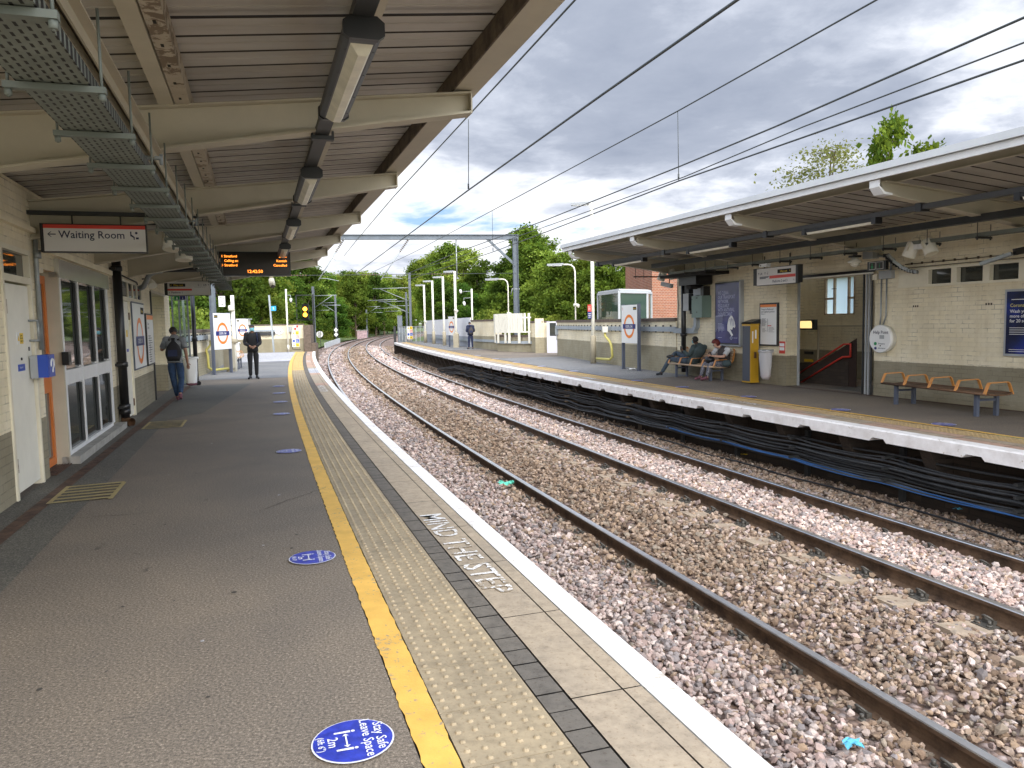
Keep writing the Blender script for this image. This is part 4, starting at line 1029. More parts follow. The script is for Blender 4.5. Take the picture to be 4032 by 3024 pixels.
m.box(-2.15, -.55, s+.0, s+.06, z1+.10, z1+.14); m.build('hanger', 'darksteel', t_)
# departures board
t_ = thing('departure_board', 'black departures board with orange lit text hanging from the near canopy', 'display', base=(0, 15.3, 2.7), fr='L')
s = 15.22; a, b, z0, z1 = -.62, .67, 2.50, 2.945
m = MB(); m.box(a, b, s, s+.16, z0, z1); m.build('casing', 'black', t_)
m = MB(); m.box(a+.04, b-.04, s-.003, s-.001, z0+.035, z1-.045); m.build('screen', 'screen', t_) if 'screen' in MATS else None
mat('screen', (0.02, 0.014, 0.01), 0.35)
m.build('screen', 'screen', t_)
m = MB(); y = s-.006
for i, (n_, l, r) in enumerate((('1', 'Stratford', '2 Min'), ('', 'Calling at:', 'Kentish'), ('3', 'Stratford', 'Cancelled'))):
    z = z1-.105-.082*i
    m.text(n_, .062, (a+.065, y, z), X, Z); m.text(l, .062, (a+.115, y, z), X, Z); m.text(r, .062, (b-.065, y, z), X, Z, 'RIGHT')
m.text('12:42:50', .082, ((a+b)/2, y, z0+.055), X, Z, 'CENTER'); m.build('lettering', 'led', t_)
m = MB()
for tt in (-.23, .30):
    m.box(tt-.03, tt+.03, s+.05, s+.11, z1, zb(tt)-.0); m.box(tt-.07, tt+.07, s+.02, s+.26, zb(tt)-.035, zb(tt)-.004)
    for dx in (-.055, .055): m.tube([(tt+dx, s+.05, zb(tt)-.05), (tt+dx, s+.05, zb(tt)+.02)], .012, 6)
m.build('hanger', 'black', t_)
# way out sign and exit sign below it
t_ = thing('hanging_sign', 'hanging sign with Way out, Lift and Platform 1 at the far end of the canopy', 'sign', base=(-1.5, 20.4, 2.5), fr='L')
s = 20.4; a, b, z0, z1 = -1.995, -1.03, 2.355, 2.69
m = MB(); m.box(a-.012, b+.012, s, s+.07, z0-.012, z1+.012); m.box(a-.07, a-.012, s-.01, s+.08, z0, z1); m.build('casing', 'black', t_)
m = MB(); m.box(a, b, s-.004, s-.001, z0, z1); m.build('panel', 'signgrey', t_)
m = MB(); m.box(a, a+.545, s-.006, s-.0045, z0+.11, z0+.155); m.build('stripe', 'signred', t_)
m = MB(); m.box(a+.045, a+.40, s-.006, s-.0045, z0+.205, z0+.28); m.text('Way out', .062, (a+.13, s-.008, z0+.222), X, Z, m=1); arrow(m, (a+.082, s-.008, z0+.243), X, Z, .02, R_(225), 1); m.build('way_out_strip', ['blackmat', 'yellow'], t_)
m = MB(); m.text('Platform 1', .062, (a+.075, s-.007, z0+.045), X, Z); arrow(m, (a+.04, s-.007, z0+.065), X, Z, .02, R_(225))
m.text('Lift', .062, (b-.16, s-.007, z0+.225), X, Z); arrow(m, (b-.035, s-.007, z0+.247), X, Z, .024, R_(90))
m.disc((b-.265, s-.007, z0+.24), X, Z, .016, .016, 12, hole=.006); m.disc((b-.262, s-.007, z0+.268), X, Z, .006, .006, 8); m.box(b-.21, b-.205, s-.008, s-.007, z0+.225, z0+.265)
m.text('to exit and platforms 2 and 3', .022, (b-.36, s-.007, z0+.19), X, Z)
m.build('lettering', 'navytext', t_)
m = MB(); 
for tt in (-1.8, -1.2): m.tube([(tt, s+.03, z1), (tt, s+.03, z1+.2)], .01, 6)
m.build('hanger', 'darksteel', t_)
t_ = thing('exit_sign', 'small green and blue exit and information sign hung under the Way out sign', 'sign', base=(-1.72, 20.45, 2.28), fr='L')
m = MB(); m.box(-1.87, -1.60, 20.42, 20.47, 2.235, 2.345); m.build('casing', 'signgrey', t_)
m = MB(); m.box(-1.862, -1.74, 20.416, 20.419, 2.243, 2.337); m.box(-1.732, -1.608, 20.416, 20.419, 2.243, 2.337, 1)
m.disc((-1.80, 20.414, 2.30), X, Z, .012, .012, 8, 2); m.box(-1.813, -1.787, 20.413, 20.415, 2.255, 2.288, 2); m.text('i', .09, (-1.67, 20.414, 2.258), X, Z, 'CENTER', 2); m.build('face', ['green', 'navy', 'signwhite'], t_)
# flexible duct, bulkhead lamp and pipe by the doors
t_ = thing('flexible_duct', 'grey ribbed flexible duct curling down the wall above the second door', 'duct', base=(TW, 16, 2.5), fr='L')
pts = [Vector((TW+.06, 16.3, 2.33)), Vector((TW+.14, 16.25, 2.36)), Vector((TW+.20, 16.2, 2.46)), Vector((TW+.26, 16.15, 2.58)), Vector((TW+.36, 16.1, 2.63)), Vector((TW+.50, 16.05, 2.65))]
P2 = [pts[0].lerp(pts[1], .0)]
for i in range(len(pts)-1):
    for k in range(1, 7): P2.append(pts[i].lerp(pts[i+1], k/6))
m = MB(); m.tube(P2, [.045+.007*(i % 2) for i in range(len(P2))], 10); m.build('hose', 'galv', t_)
m = MB(); m.box(TW, -.6, 15.95, 16.10, 2.66, 2.70); m.box(TW, -.6, 16.3, 16.36, 2.70, 2.73); m.build('bracket', 'darksteel', t_)
t_ = thing('bulkhead_lamp', 'small white conical lamp on the wall by the flexible duct', 'lamp', base=(TW, 17.2, 2.5), fr='L')
m = MB(); m.tube([(TW+.16, 17.2, 2.56), (TW+.17, 17.18, 2.50), (TW+.20, 17.12, 2.42)], [.02, .06, .09], 14); m.build('shade', 'cream_light', t_); m = MB(); m.tube([(TW, 17.2, 2.56), (TW+.16, 17.2, 2.57)], .014, 6); m.build('arm', 'darksteel', t_)
t_ = thing('conduit', 'black conduit with drop running over the passage opening near the second door', 'conduit', base=(TW, 15.5, 2.6), fr='L')
m = MB(); m.tube([(TW+.03, 14.2, 2.47), (TW+.03, 16.2, 2.44), (TW+.03, 16.3, 2.40)], .013, 6); m.tube([(-1.9, 15.9, 2.64), (-.7, 15.9, 2.66)], .03, 6); m.tube([(-1.9, 16.6, 2.67), (-.7, 16.6, 2.69)], .02, 6); m.build('pipe', 'cable', t_)
# glazed end screen and pipes at the end of the building
t_ = thing('glazed_screen', 'grey framed glass screen at the far end of the near building', 'screen', base=(-2.2, 22.6, 0), fr='L')
m = MB()
for tt in (-2.10, -1.93, -1.72): m.box(tt-.02, tt+.02, 22.30, 22.36, 0, 2.45)
for z in (.02, 1.02, 2.40): m.box(-2.10, -1.72, 22.31, 22.35, z, z+.05)
m.build('frame', 'steel_grey', t_); m = MB(); m.box(-2.08, -1.74, 22.325, 22.335, .07, 2.4); m.build('pane', 'glassclear', t_)
t_ = thing('downpipe', 'black downpipe at the end of the near building in front of the parapet', 'downpipe', base=(-1.60, 22.4, 0), fr='L')
m = MB(); m.tube([(-1.60, 22.5, .1), (-1.60, 22.5, 2.55)], .055, 12); m.build('pipe', 'black', t_); m = MB(); m.tube([(-1.60, 22.5, 1.20), (-1.60, 22.5, 1.30)], .075, 12); m.tube([(-1.60, 22.5, .08), (-1.55, 22.4, .05)], .07, 12); m.build('collar', 'black', t_)
m = MB(); m.tube([(-1.84, 22.5, .6), (-1.84, 22.5, 2.5)], .03, 8); m.build('white_pipe', 'cream_light', t_)
# ================================================================== far side: canopy and building (frame R)
def rb(t): return 3.16 - (t-8.02)*.139
def rt(t): return 3.335 - (t-8.02)*.09
cr = thing('platform_canopy', 'canopy roof with white fascia over the far platform and its seated passengers', 'canopy', base=(11.4, 10, 0), fr='R')
for s in (1.7, 4.93, 8.18, 11.44, 14.91, 18.22): 
    make_beam(cr, s, 12.6, 8.14, rb, rt, 'beam_paint', endcap=False)
    m = MB(); z0, z1 = rb(8.14), rt(8.14)     # white folded end with cut lower corner
    m.prism([(8.02, s-.085, z1), (8.02, s-.085, z0+.09), (8.10, s-.085, z0-.004), (8.25, s-.085, z0-.015), (8.25, s-.085, z0+.012), (8.12, s-.085, z0+.03), (8.035, s-.085, z0+.10), (8.035, s-.085, z1)], (0, 0, 0), (0, .17, 0))
    m.build('beam_end', 'white_metal', cr)
def rs(t): return rt(t)+.14
prof = []; s = -1.0
while s < 18.6:
    for ds, dz in ((0, 0), (.006, .02), (.034, .02), (.040, 0), (.29, 0)): prof.append((s+ds, dz))
    s += .30
ts = (8.05, 10.0, 11.5, 13.2); nt_ = 4
m = MB(); m.add([(t, a, rs(t)+b) for a, b in prof for t in ts], [])
for i in range(len(prof)-1):
    for j in range(nt_-1): m.f.append((i*nt_+j, (i+1)*nt_+j, (i+1)*nt_+j+1, i*nt_+j+1)); m.m.append(1 if i % 5 in (0, 1, 2) else 0); m.sm.append(False)
m.build('roof_sheet', ['roof_under', 'roof_gap'], cr)
m = MB(); m.add([(t, s, z) for s in (18.56, 18.60) for t, z in ((8.02, 3.34), (13.2, rt(13.2)-.02), (13.2, rs(13.2)+.05), (8.02, 3.53))], [(0, 1, 2, 3), (7, 6, 5, 4), (0, 4, 5, 1), (3, 2, 6, 7)]); m.build('gable_board', 'fascia_grey', cr)
m = MB(); m.add([(t, s, rs(t)+.02+h) for h in (0, .03) for t, s in ((8.0, -1), (13.2, -1), (13.2, 18.6), (8.0, 18.6))], [(3, 2, 1, 0), (4, 5, 6, 7), (0, 1, 5, 4), (1, 2, 6, 5), (2, 3, 7, 6), (3, 0, 4, 7)]); m.build('roof_deck', 'coping', cr)
m = MB(); m.box(7.98, 8.015, -1.2, 18.62, 3.335, 3.42); m.box(8.015, 16, 18.6, 18.62, 3.0, 3.30) if False else None; m.build('fascia_board', 'white_metal', cr)
m = MB(); m.prism([(7.93, -1.2, 3.425), (7.955, -1.2, 3.52), (8.02, -1.2, 3.535), (8.02, -1.2, 3.425)], (0, 0, 0), (0, 19.86, 0)); m.build('gutter', 'fascia_grey', cr)
for t in (8.36, 10.2, 12.0):
    m = MB(); m.box(t, t+.008, -1, 18.5, rt(t)+.002, rs(t)-.025); m.box(t-.05, t, -1, 18.5, rt(t)+.002, rt(t)+.01); m.build('purlin', 'beam_paint', cr)
# lights
t_ = thing('cable_trunking', 'grey trunking with the strip lights under the far canopy', 'trunking', base=(8.86, 8, 3.0), fr='R')
m = MB(); m.box(8.80, 8.92, 0, 18.4, 2.965, 3.035); m.build('trunk', 'trunk_dark', t_)
for s in (4.93, 8.18, 11.44, 14.91, 18.22):
    m = MB(); m.box(8.78, 8.94, s-.05, s+.05, 2.94, 2.965); m.box(8.78, 8.795, s-.05, s+.05, 2.965, 3.06); m.box(8.925, 8.94, s-.05, s+.05, 2.965, 3.06); m.build('bracket', 'black', t_)
m = MB(); m.box(9.85, 9.98, 0, 17.3, 2.83, 2.93); tk = tag(m.build('cable_trunking', 'darksteel', fr='R', base=(9.9, 8, 2.9)), 'dark deep trunking running behind the strip lights of the far canopy', 'trunking')
def make_rlight():
    t = thing('strip_light', '', 'light', rot=TH['R'], group='strip lights under the far canopy')
    m = MB(); m.box(-.06, .06, 0, 1.45, 0.02, .07); m.build('housing', 'darksteel', t)
    m = MB(); m.prism([(-.05, 0, .02), (-.03, 0, -.012), (.03, 0, -.012), (.05, 0, .02)], (0, .04, 0), (0, 1.41, 0)); m.build('diffuser', 'diffuser', t)
    for y0 in (-.06, 1.43):
        m = MB(); m.box(-.065, .065, y0, y0+.08, -.015, .08); m.build('end_cap', 'black', t)
    return t
LR = make_rlight()
for i, (s, lb) in enumerate(((5.3, 'strip light of the far canopy at the right edge of the picture'), (9.0, 'strip light of the far canopy above the help point'), (12.5, 'strip light of the far canopy above the two-way sign'), (15.9, 'farthest strip light of the far canopy, near the brick building'))):
    o = LR if i == 0 else copy_tree(LR); place(o, FW('R', 8.86, s, 2.89), TH['R'], lb)
# cable tray with hangers
t_ = thing('cable_tray', 'grey cable tray with dark hangers along the top of the far wall', 'cable tray', base=(10.7, 8, 2.7), fr='R')
m = MB(); m.box(10.55, 10.75, 1, 17.6, 2.695, 2.70); m.box(10.55, 10.555, 1, 17.6, 2.70, 2.75); m.box(10.745, 10.75, 1, 17.6, 2.70, 2.75); m.build('tray', 'tray_mat', t_)
s = 1.5
while s < 17.5:
    m = MB(); m.box(10.50, 10.80, s-.02, s+.02, 2.66, 2.69)
    for tt in (10.515, 10.785): m.tube([(tt, s, 2.64), (tt, s, rb(tt)+.1)], .006, 6); m.tube([(tt, s, 2.64), (tt, s, 2.66)], .014, 6)
    m.build('hanger', 'darksteel', t_); s += .9
m = MB()
for i in range(4): m.tube([(10.58+i*.045, s, 2.72+rnd.uniform(0, .02)) for s in np.arange(1, 17.5, .9)], .012, 6)
m.build('cables', 'cable', t_)
# ---- far building ---------------------------------------------------
T1, T2 = 11.4, 11.41
b2 = thing('station_building', 'painted brick building of the far platform with gateway, high windows and help point', 'building', base=(T1, 10, 0), fr='R')
m = MB(); HR = 3.3
m.box(T1, T1+.3, -2, 8.2, 0, HR); m.box(T1, T1+.3, 8.2, 10.46, 0, 2.05); m.box(T1, T1+.3, 8.2, 10.46, 2.315, HR); m.box(T1, T1+.3, 10.46, 11.56, 0, HR)
m.box(T1, T1+.3, 11.56, 14.09, 2.33, HR)
m.box(T2, T2+.33, 14.09, 14.4, 0, HR)
m.box(T2, T2+.3, 14.4, 18.62, 0, HR)
# inner stair hall
m.box(T2+.0, T2+2.6, 14.51, 14.7, 0, HR) if False else None
m.box(T1+.3, 14.2, 11.2, 11.4, -2.5, HR); m.box(T1+.3, 14.2, 17.4, 17.6, -2.5, HR); 
for a, b, c, d in ((11.4, 14.82, -2.5, HR), (14.82, 15.85, -2.5, 1.56), (14.82, 15.85, 2.47, HR), (15.85, 17.4, -2.5, HR)): m.box(14.0, 14.2, a, b, c, d)
m.box(T2+.3, 13.72, 11.4, 17.4, HR-.1, HR-.02)  # ceiling left short of the back wall, an added gap to brighten the hall
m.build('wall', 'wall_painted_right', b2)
m = MB(); m.box(T1+.301, 14.0, 11.401, 13.2, -.05, .006); m.build('hall_floor', 'asphalt_dark', b2)
m = MB()
for i in range(10): m.box(12.4, 13.99, 13.2+i*.28, 13.48+i*.28, -3, -.0-.17*(i+1))
m.build('staircase', 'concrete', b2)
m = MB(); m.prism([(12.38, 13.2, 0), (12.38, 13.2, .55), (12.38, 16.6, .35), (12.38, 16.6, 0)], (-.06, 0, 0), (0, 0, 0)); m.build('stair_wall', 'brick_dark', b2)
m = MB(); P_ = [(12.3, 13.12, .94), (12.3, 13.34, .92), (12.3, 14.7, .25)]
m.tube([(12.30, 13.12, .66), (12.30, 13.12, .93), (12.30, 13.32, .92), (12.30, 14.9, .12)], .022, 8); m.tube([(12.30, 13.12, .66), (12.30, 13.36, .64), (12.30, 14.9, -.12)], .022, 8); m.build('handrail', 'signred', b2)
m = MB(); m.prism([(12.36, 13.0, 1.05), (12.36, 15.2, -.05), (12.36, 13.0, -.05)], (-.02, 0, 0), (0, 0, 0)); m.build('stair_side', 'stair_red', b2) if 'stair_red' in MATS else None
mat('stair_red', (0.035, 0.018, 0.012), .8); m.build('stair_side', 'stair_red', b2)
# hall window with frosted panes
m = MB(); w0, w1, z0, z1 = 14.82, 15.85, 1.56, 2.47
for s in (w0, 15.02, 15.50, w1-.04): m.box(14.0, 14.06, s, s+.045, z0, z1)
m.box(14.0, 14.06, w0, 15.02, 1.94, 1.99); m.box(14.0, 14.06, 15.50, w1, 1.94, 1.99); m.box(14.0, 14.06, w0, w1, z0, z0+.03)
wn = m.build('window_frame', 'wood_light', b2); m = MB(); m.box(14.06, 14.065, w0, w1, z0, z1); m.build('pane', 'frosted', wn)
m = MB(); m.box(13.96, 13.99, 15.42, 15.56, 2.20, 2.215); m.build('catch', 'black', wn)
# wall lamp glowing inside, notice boards
m = MB(); m.box(12.56, 12.62, 14.5, 15.1, 1.22, 1.46); m.box(12.50, 12.56, 14.45, 14.55, 1.24, 1.45); lb_ = m.build('lamp_box', 'darksteel', b2)
m = MB(); m.add([(12.555, 14.56, 1.26), (12.555, 15.05, 1.26), (12.555, 15.05, 1.43), (12.555, 14.64, 1.43)], [(0, 1, 2, 3)]); m.build('lit_panel', 'glow_warm', lb_)
m = MB(); m.box(13.95, 13.99, 13.6, 17.3, 1.27, 1.30); m.box(13.95, 13.99, 16.0, 16.03, .2, 1.27); m.build('panel_rail', 'beam_paint', b2)
m = MB(); m.box(13.94, 13.98, 16.2, 16.5, .55, .62); m.box(13.94, 13.98, 16.2, 16.5, .35, .42, 1); m.build('step_sign', ['black', 'yellow'], b2)
# lintel bars and folding gate
m = MB(); m.box(T1-.04, T1-.001, 11.56, 14.12, 2.36, 2.41); m.build('gate_track', 'black', b2)
m = MB(); m.box(T1-.05, T1-.001, 11.56, 14.12, 2.325, 2.355); m.build('lintel_trim', 'cream_light', b2)
for i in range(7):
    m = MB(); s = 11.58+i*.035; m.box(T1-.05+.03*(i % 2), T1-.02+.03*(i % 2), s, s+.022, .01, 2.33); m.build('gate_leaf', 'box_grey' if i % 3 else 'darksteel', b2)
m = MB(); m.box(T2+.29, T2+.33, 14.04, 14.085, 0, 2.33); m.build('gate_post', 'box_grey', b2)
# high windows
m = MB()
m.box(T1-.03, T1+.02, 8.2, 11.0, 2.02, 2.06); m.box(T1-.02, T1+.02, 8.2, 11.0, 2.31, 2.35)
for a, b in ((10.34, 10.46), (9.77, 9.88), (9.17, 9.29), (8.56, 8.68)): m.box(T1-.03, T1+.06, a, b, 2.06, 2.31)
m.box(T1-.01, T1-.0, 10.46, 11.0, 2.06, 2.31)
hw = m.build('window_frame', 'cream_paint', b2)
m = MB(); m.box(T1+.07, T1+.075, 8.2, 10.4, 2.04, 2.33); m.build('pane', 'mirror_glass', hw)
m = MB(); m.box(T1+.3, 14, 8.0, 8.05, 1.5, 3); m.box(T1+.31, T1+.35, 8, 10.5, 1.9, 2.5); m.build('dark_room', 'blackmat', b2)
# bricked marks
m = MB()
for s0 in (10.56, 9.13):
    for i in range(3): m.box(T1-.004, T1, s0+i*.045, s0+i*.045+.028, 1.665, 1.70)
m.build('stencil_mark', 'trunk', b2)
# brown step strip at the foot of the wall
m = MB(); m.add([FW('R', t, s, .006) for t, s in ((T1-.14, -2), (T1, -2), (T1, 14.1), (T1-.10, 14.1))], [(3, 2, 1, 0)]); m.build('wall_gutter', 'drain', fp)
# help point
t_ = thing('help_point', 'round white Help Point drum on the cream wall beside the gateway', 'help point', base=(T1, 11.2, 1.1), fr='R')
c = Vector((T1-.16, 11.27, 1.095)); m = MB(); m.tube([c+X*.16, c+X*.08, c+X*.075, c+X*.02, c], [.245, .245, .262, .262, .25], 40); m.build('drum', 'signwhite', t_)
m = MB(); xd = -Y; f = c - X*.003
m.text('Help Point', .083, f + xd*-.155 + Z*.095, xd, Z); m.text('Emergency', .036, f + xd*-.03 + Z*-.10, xd, Z); m.text('Information', .036, f + xd*-.03 + Z*-.185, xd, Z); m.build('lettering', 'navytext', t_)
m = MB(); m.tube([f-Z*.09+xd*-.09, f-Z*.09+xd*-.09-X*.012], .03, 14); m.build('green_button', 'green', t_); m = MB(); m.tube([f-Z*.175+xd*-.085, f-Z*.175+xd*-.085-X*.012], .024, 14); m.build('blue_button', 'navy', t_)
m = MB(); m.add([f+xd*a+Z*b for a, b in ((.0, .0), (.11, .0), (.11, .07), (0, .07))], [(0, 1, 2, 3)]); m.add([f+xd*a+Z*b for a, b in ((.01, -.14), (.035, -.14), (.035, -.115), (.01, -.115))], [(0, 1, 2, 3)], 1); m.build('speaker_panel', ['box_grey', 'black'], t_)
t_ = thing('conduit', 'twin grey conduits and boxes rising from the help point', 'conduit', base=(T1, 11.3, 1.8), fr='R')
m = MB(); m.tube([(T1-.025, 11.40, 1.35), (T1-.025, 11.385, 1.5), (T1-.025, 11.385, 2.22)], .014, 8); m.tube([(T1-.025, 11.33, 1.34), (T1-.025, 11.26, 1.52), (T1-.025, 11.26, 2.22)], .014, 8)
m.tube([(T1-.03, 11.16, 2.36), (T1-.03, 11.16, 2.52), (T1-.03, 11.3, 2.62), (T1-.1, 11.6, 2.68)], .022, 8); m.build('pipe', 'galv', t_)
m = MB(); m.box(T1-.09, T1, 11.10, 11.39, 2.21, 2.36); m.build('junction_box', 'box_grey', t_); m = MB(); m.box(T1-.09, T1, 11.44, 11.54, 2.20, 2.30); m.build('junction_box', 'cream_paint', t_); m = MB(); m.box(T1-.2, T1-.05, 11.43, 11.68, 2.60, 2.74); m.build('junction_box', 'box_grey', t_)
t_ = thing('exit_sign', 'black framed green exit and information sign over the far gateway', 'sign', base=(11, 11.1, 2.4), fr='R')
m = MB(); m.box(10.98, 11.05, 10.90, 11.33, 2.355, 2.52); m.build('casing', 'black', t_)
m = MB()
for a, b in ((11.13, 11.28), (10.95, 11.11)):
    m.box(10.972, 10.979, a, b, 2.37, 2.505); m.box(10.970, 10.9715, a+.008, b-.008, 2.378, 2.497, 1)
m.disc((10.968, 11.205, 2.462), -Y, Z, .014, .018, 10, 2); m.box(10.967, 10.969, 11.18, 11.23, 2.39, 2.44, 2); m.text('i', .12, (10.968, 11.03, 2.395), -Y, Z, 'CENTER', 2); m.build('face', ['signgrey', 'screen', 'green'], t_)
t_ = thing('dome_camera', 'dome camera hanging left of the exit sign on the far side', 'camera', base=(11, 11.7, 2.6), fr='R')
c = Vector((11.0, 11.66, 2.53)); m = MB(); m.tube([c+Z*.12, c+Z*.06, c+Z*.03, c], [.05, .07, .13, .12], 16); m.build('housing', 'cream_light', t_)
m = MB(); m.tube([c, c-Z*.04, c-Z*.075], [.09, .075, .03], 16); m.build('dome', 'cream_light', t_); m = MB(); m.tube([c+Z*.12, c+Z*.28], .035, 10); m.box(c.x-.08, c.x+.08, c.y-.08, c.y+.08, c.z+.10, c.z+.14); m.build('stem', 'black', t_)
put_speaker(copy_tree(SK), FW('R', 10.6, 10.05, 2.50), (-.25, .35, -1), 'left one of two cream drum loudspeakers above the far bench', 'loudspeakers of the far canopy')
put_speaker(copy_tree(SK), FW('R', 10.6, 9.58, 2.51), (.15, -.40, -1), 'right one of two cream drum loudspeakers above the far bench', 'loudspeakers of the far canopy')
t_ = thing('junction_box', 'pair of small pale boxes between the two loudspeakers', 'box', base=(10.6, 9.8, 2.65), fr='R')
m = MB(); m.box(10.55, 10.65, 9.73, 9.80, 2.61, 2.69); m.build('box', 'signwhite', t_); m = MB(); m.box(10.55, 10.65, 9.82, 9.90, 2.61, 2.69); m.build('box', 'signwhite', t_)
t_ = thing('junction_box', 'small white socket box on the tray above the two-way sign', 'box', base=(10.6, 14.3, 2.6), fr='R')
m = MB(); m.box(10.5, 10.6, 13.6, 13.85, 2.60, 2.67); m.build('box', 'signwhite', t_); m = MB(); m.disc((10.498, 13.80, 2.635), -Y, Z, .016, .016, 10); m.build('socket', 'black', t_)
# ribbed cable ladder dropping to the wall, row of clipped cables, floodlight
t_ = thing('cable_ladder', 'short ribbed metal cable ladder curving down the cream wall', 'cable ladder', base=(11.2, 10.7, 2.4), fr='R')
m = MB(); P_ = [(11.0, 10.92, 2.62), (11.12, 10.88, 2.50), (11.22, 10.80, 2.40), (11.30, 10.68, 2.32), (11.36, 10.55, 2.28)]
for i in range(4):
    a, b = Vector(P_[i]), Vector(P_[i+1]); m.bar(a, b, .15, .05)
    for k in range(3):
        c = a.lerp(b, (k+.5)/3); m.bar(c+Vector((-.028, -.0, .03)), c+Vector((-.028, .0, -.03)), .12, .012, 1)
m.build('ladder', ['galv', 'darksteel'], t_)
t_ = thing('clipped_cable', 'thin cable clipped in a line above the high windows', 'cable', base=(T1, 9.5, 2.4), fr='R')
m = MB(); m.tube([(T1-.02, s, 2.44+.0*s) for s in (2, 5, 8, 10.85)], .008, 6); m.tube([(T1-.02, s, 2.375) for s in (2, 10.8)], .007, 6)
for i in range(22): m.box(T1-.03, T1, 10.7-i*.22, 10.72-i*.22, 2.425, 2.465)
m.build('cable', 'trunk', t_)
t_ = thing('floodlight', 'long slanted floodlight above the high windows at the right edge', 'floodlight', base=(11, 8.6, 2.4), fr='R')
m = MB(); m.bar((10.88, 8.93, 2.30), (11.05, 8.55, 2.43), .12, .05); m.build('body', 'galv', t_); m = MB(); m.bar((11.07, 8.53, 2.45), (11.33, 8.45, 2.50), .06, .10); m.build('bracket', 'black', t_)
# poster at the right edge
t_, at, xd, nr, (W_, H_) = poster('advert_poster', 'dark blue health poster in a silver frame at the right edge', 'poster', T1, 7.95, 8.88, .86, 1.90, 'R', -1, 'box_grey', 'navyposter') if 'navyposter' in MATS else (None,)*5 if False else (None, None, None, None, (0, 0))
def k_posterblue(V, col, k):
    s = N('ShaderNodeSeparateXYZ'); LK(V, s.inputs[0])
    g = RAMP(NOISE(V, 3.0, 3, .5), [(0.3, (0.008, 0.010, 0.022)), (0.55, (0.010, 0.02, 0.10)), (0.75, (0.015, 0.035, 0.28))]); return g, None
mat('navyposter', (.01,.01,.1), .25, kind=k_posterblue)
t_, at, xd, nr, (W_, H_) = poster('advert_poster', 'dark blue health poster in a silver frame at the right edge', 'poster', T1, 7.95, 8.88, .86, 1.90, 'R', -1, 'box_grey', 'navyposter')
m = MB(); m.text('Coronavirus', .075, at(.06, .24), xd, Z, m=1); 
for i, b in enumerate(('Wash your hands', 'more often', 'for 20 seconds')): m.text(b, .072, at(.06, .33+.075*i), xd, Z)
rows(m, at, xd, .06, .5, .56, .66, 4, .008); rows(m, at, xd, .06, .8, .90, .93, 2, .006); rows(m, at, xd, .08, .3, .12, .12, 1, .01); m.build('lettering', ['signwhite', 'yellowdull'], t_)
# benches
def make_bench(n_arms, L, back=False, seatmat='wood_dark'):
    t = thing('bench', '', 'bench', rot=TH['R']); D = .46
    m = MB()
    for i in range(9):
        y0 = -L/2; x = i*D/9; zz = .445 + (.012 if i in (0, 8) else 0) - .02*math.sin(i/8*math.pi)
        m.box(x, x+.044, -L/2, L/2, zz-.03, zz)
    m.tube([(-.005, -L/2, .435), (-.005, L/2, .435)], .028, 10); m.build('seat', seatmat, t)
    for y in ([-L/2+.27, L/2-.27]):
        for x in (.05, D-.07):
            m = MB(); m.box(x, x+.05, y-.03, y+.03, 0, .41); m.build('leg', 'post_blue', t)
        m = MB(); m.box(.10, D-.07, y-.02, y+.02, .28, .32); m.build('stretcher', 'post_blue', t)
    for i in range(n_arms):
        y = -L/2+.02 + (L-.04)*i/(n_arms-1)
        m = MB(); pts = [(-.025, y, .44), (.03, y, .60), (.05, y, .635), (D-.10, y, .645), (D-.07, y, .61), (D-.01, y, .42)]
        for a, b in zip(pts[:-1], pts[1:]): m.bar(a, b, .052, .014, up=(0, 0, 1) if abs(a[2]-b[2]) < .05 else (1, 0, 0))
        m.build('armrest', 'arm_orange', t)
    if back:
        m = MB()
        for i in range(4): m.box(D+.02+i*.025, D+.05+i*.025, -L/2, L/2, .58+i*.085, .645+i*.085)
        m.build('backrest', seatmat, t)
        for y in (-L/2+.02, L/2-.02):
            m = MB(); m.bar((D-.02, y, .42), (D+.10, y, .60), .05, .02); m.bar((D+.10, y, .60), (D+.15, y, .90), .05, .02); m.bar((D+.15, y, .90), (D+.12, y, .95), .05, .03); m.build('back_support', 'arm_orange', t)
    return t
o = make_bench(5, 2.31); place(o, FW('R', 10.37, 9.35, 0), TH['R']-R_(8.5), 'empty wooden bench with five orange armrests under the help point wall'); o.scale = (1, 1, .82)
o = make_bench(5, 2.12, True, 'wood_light'); place(o, FW('R', 10.76, 16.93, 0), TH['R'], 'slatted wooden bench with orange arms where two passengers sit'); o.scale = (.95, 1, .82)
# advert case
def k_poster2(V, col, k):
    g = RAMP(NOISE(V, 2.2, 2, .5), [(0.35, (0.020, 0.022, 0.11)), (0.65, (0.05, 0.05, 0.21))]); return g, None
mat('poster_violet', (.05,.05,.2), .2, kind=k_poster2); mat('poster_light', (0.42, 0.45, 0.66), .3); mat('poster_mid', (0.02, 0.03, 0.20), .3)
t_, at, xd, nr, (W_, H_) = poster('advert_case', 'tall violet poster with a white glove about cleaning the transport network', 'poster', T2-.02, 15.68, 16.72, .88, 2.42, 'R', -1, 'black', 'poster_violet')
m = MB(); m.box(T2-.10, T2, 15.62, 15.68, .86, 2.44); m.box(T2-.10, T2, 15.62, 16.76, .84, .88); m.build('side_rail', 'box_grey', t_)
m = MB()
for i, b in enumerate(('WE CLEAN', 'OUR TRANSPORT', 'NETWORK', 'REGULARLY', 'WITH ANTIVIRAL', 'DISINFECTANT')):
    vs, fs = text_geo(b, 'LEFT'); m.add([at(.10 + x*.088, .27+.105*i) + Z*y*.125 for x, y in vs], fs)
rows(m, at, xd, .10, .45, .98, 1.14, 6, .012); rows(m, at, xd, .10, .3, 1.33, 1.33, 1, .012)
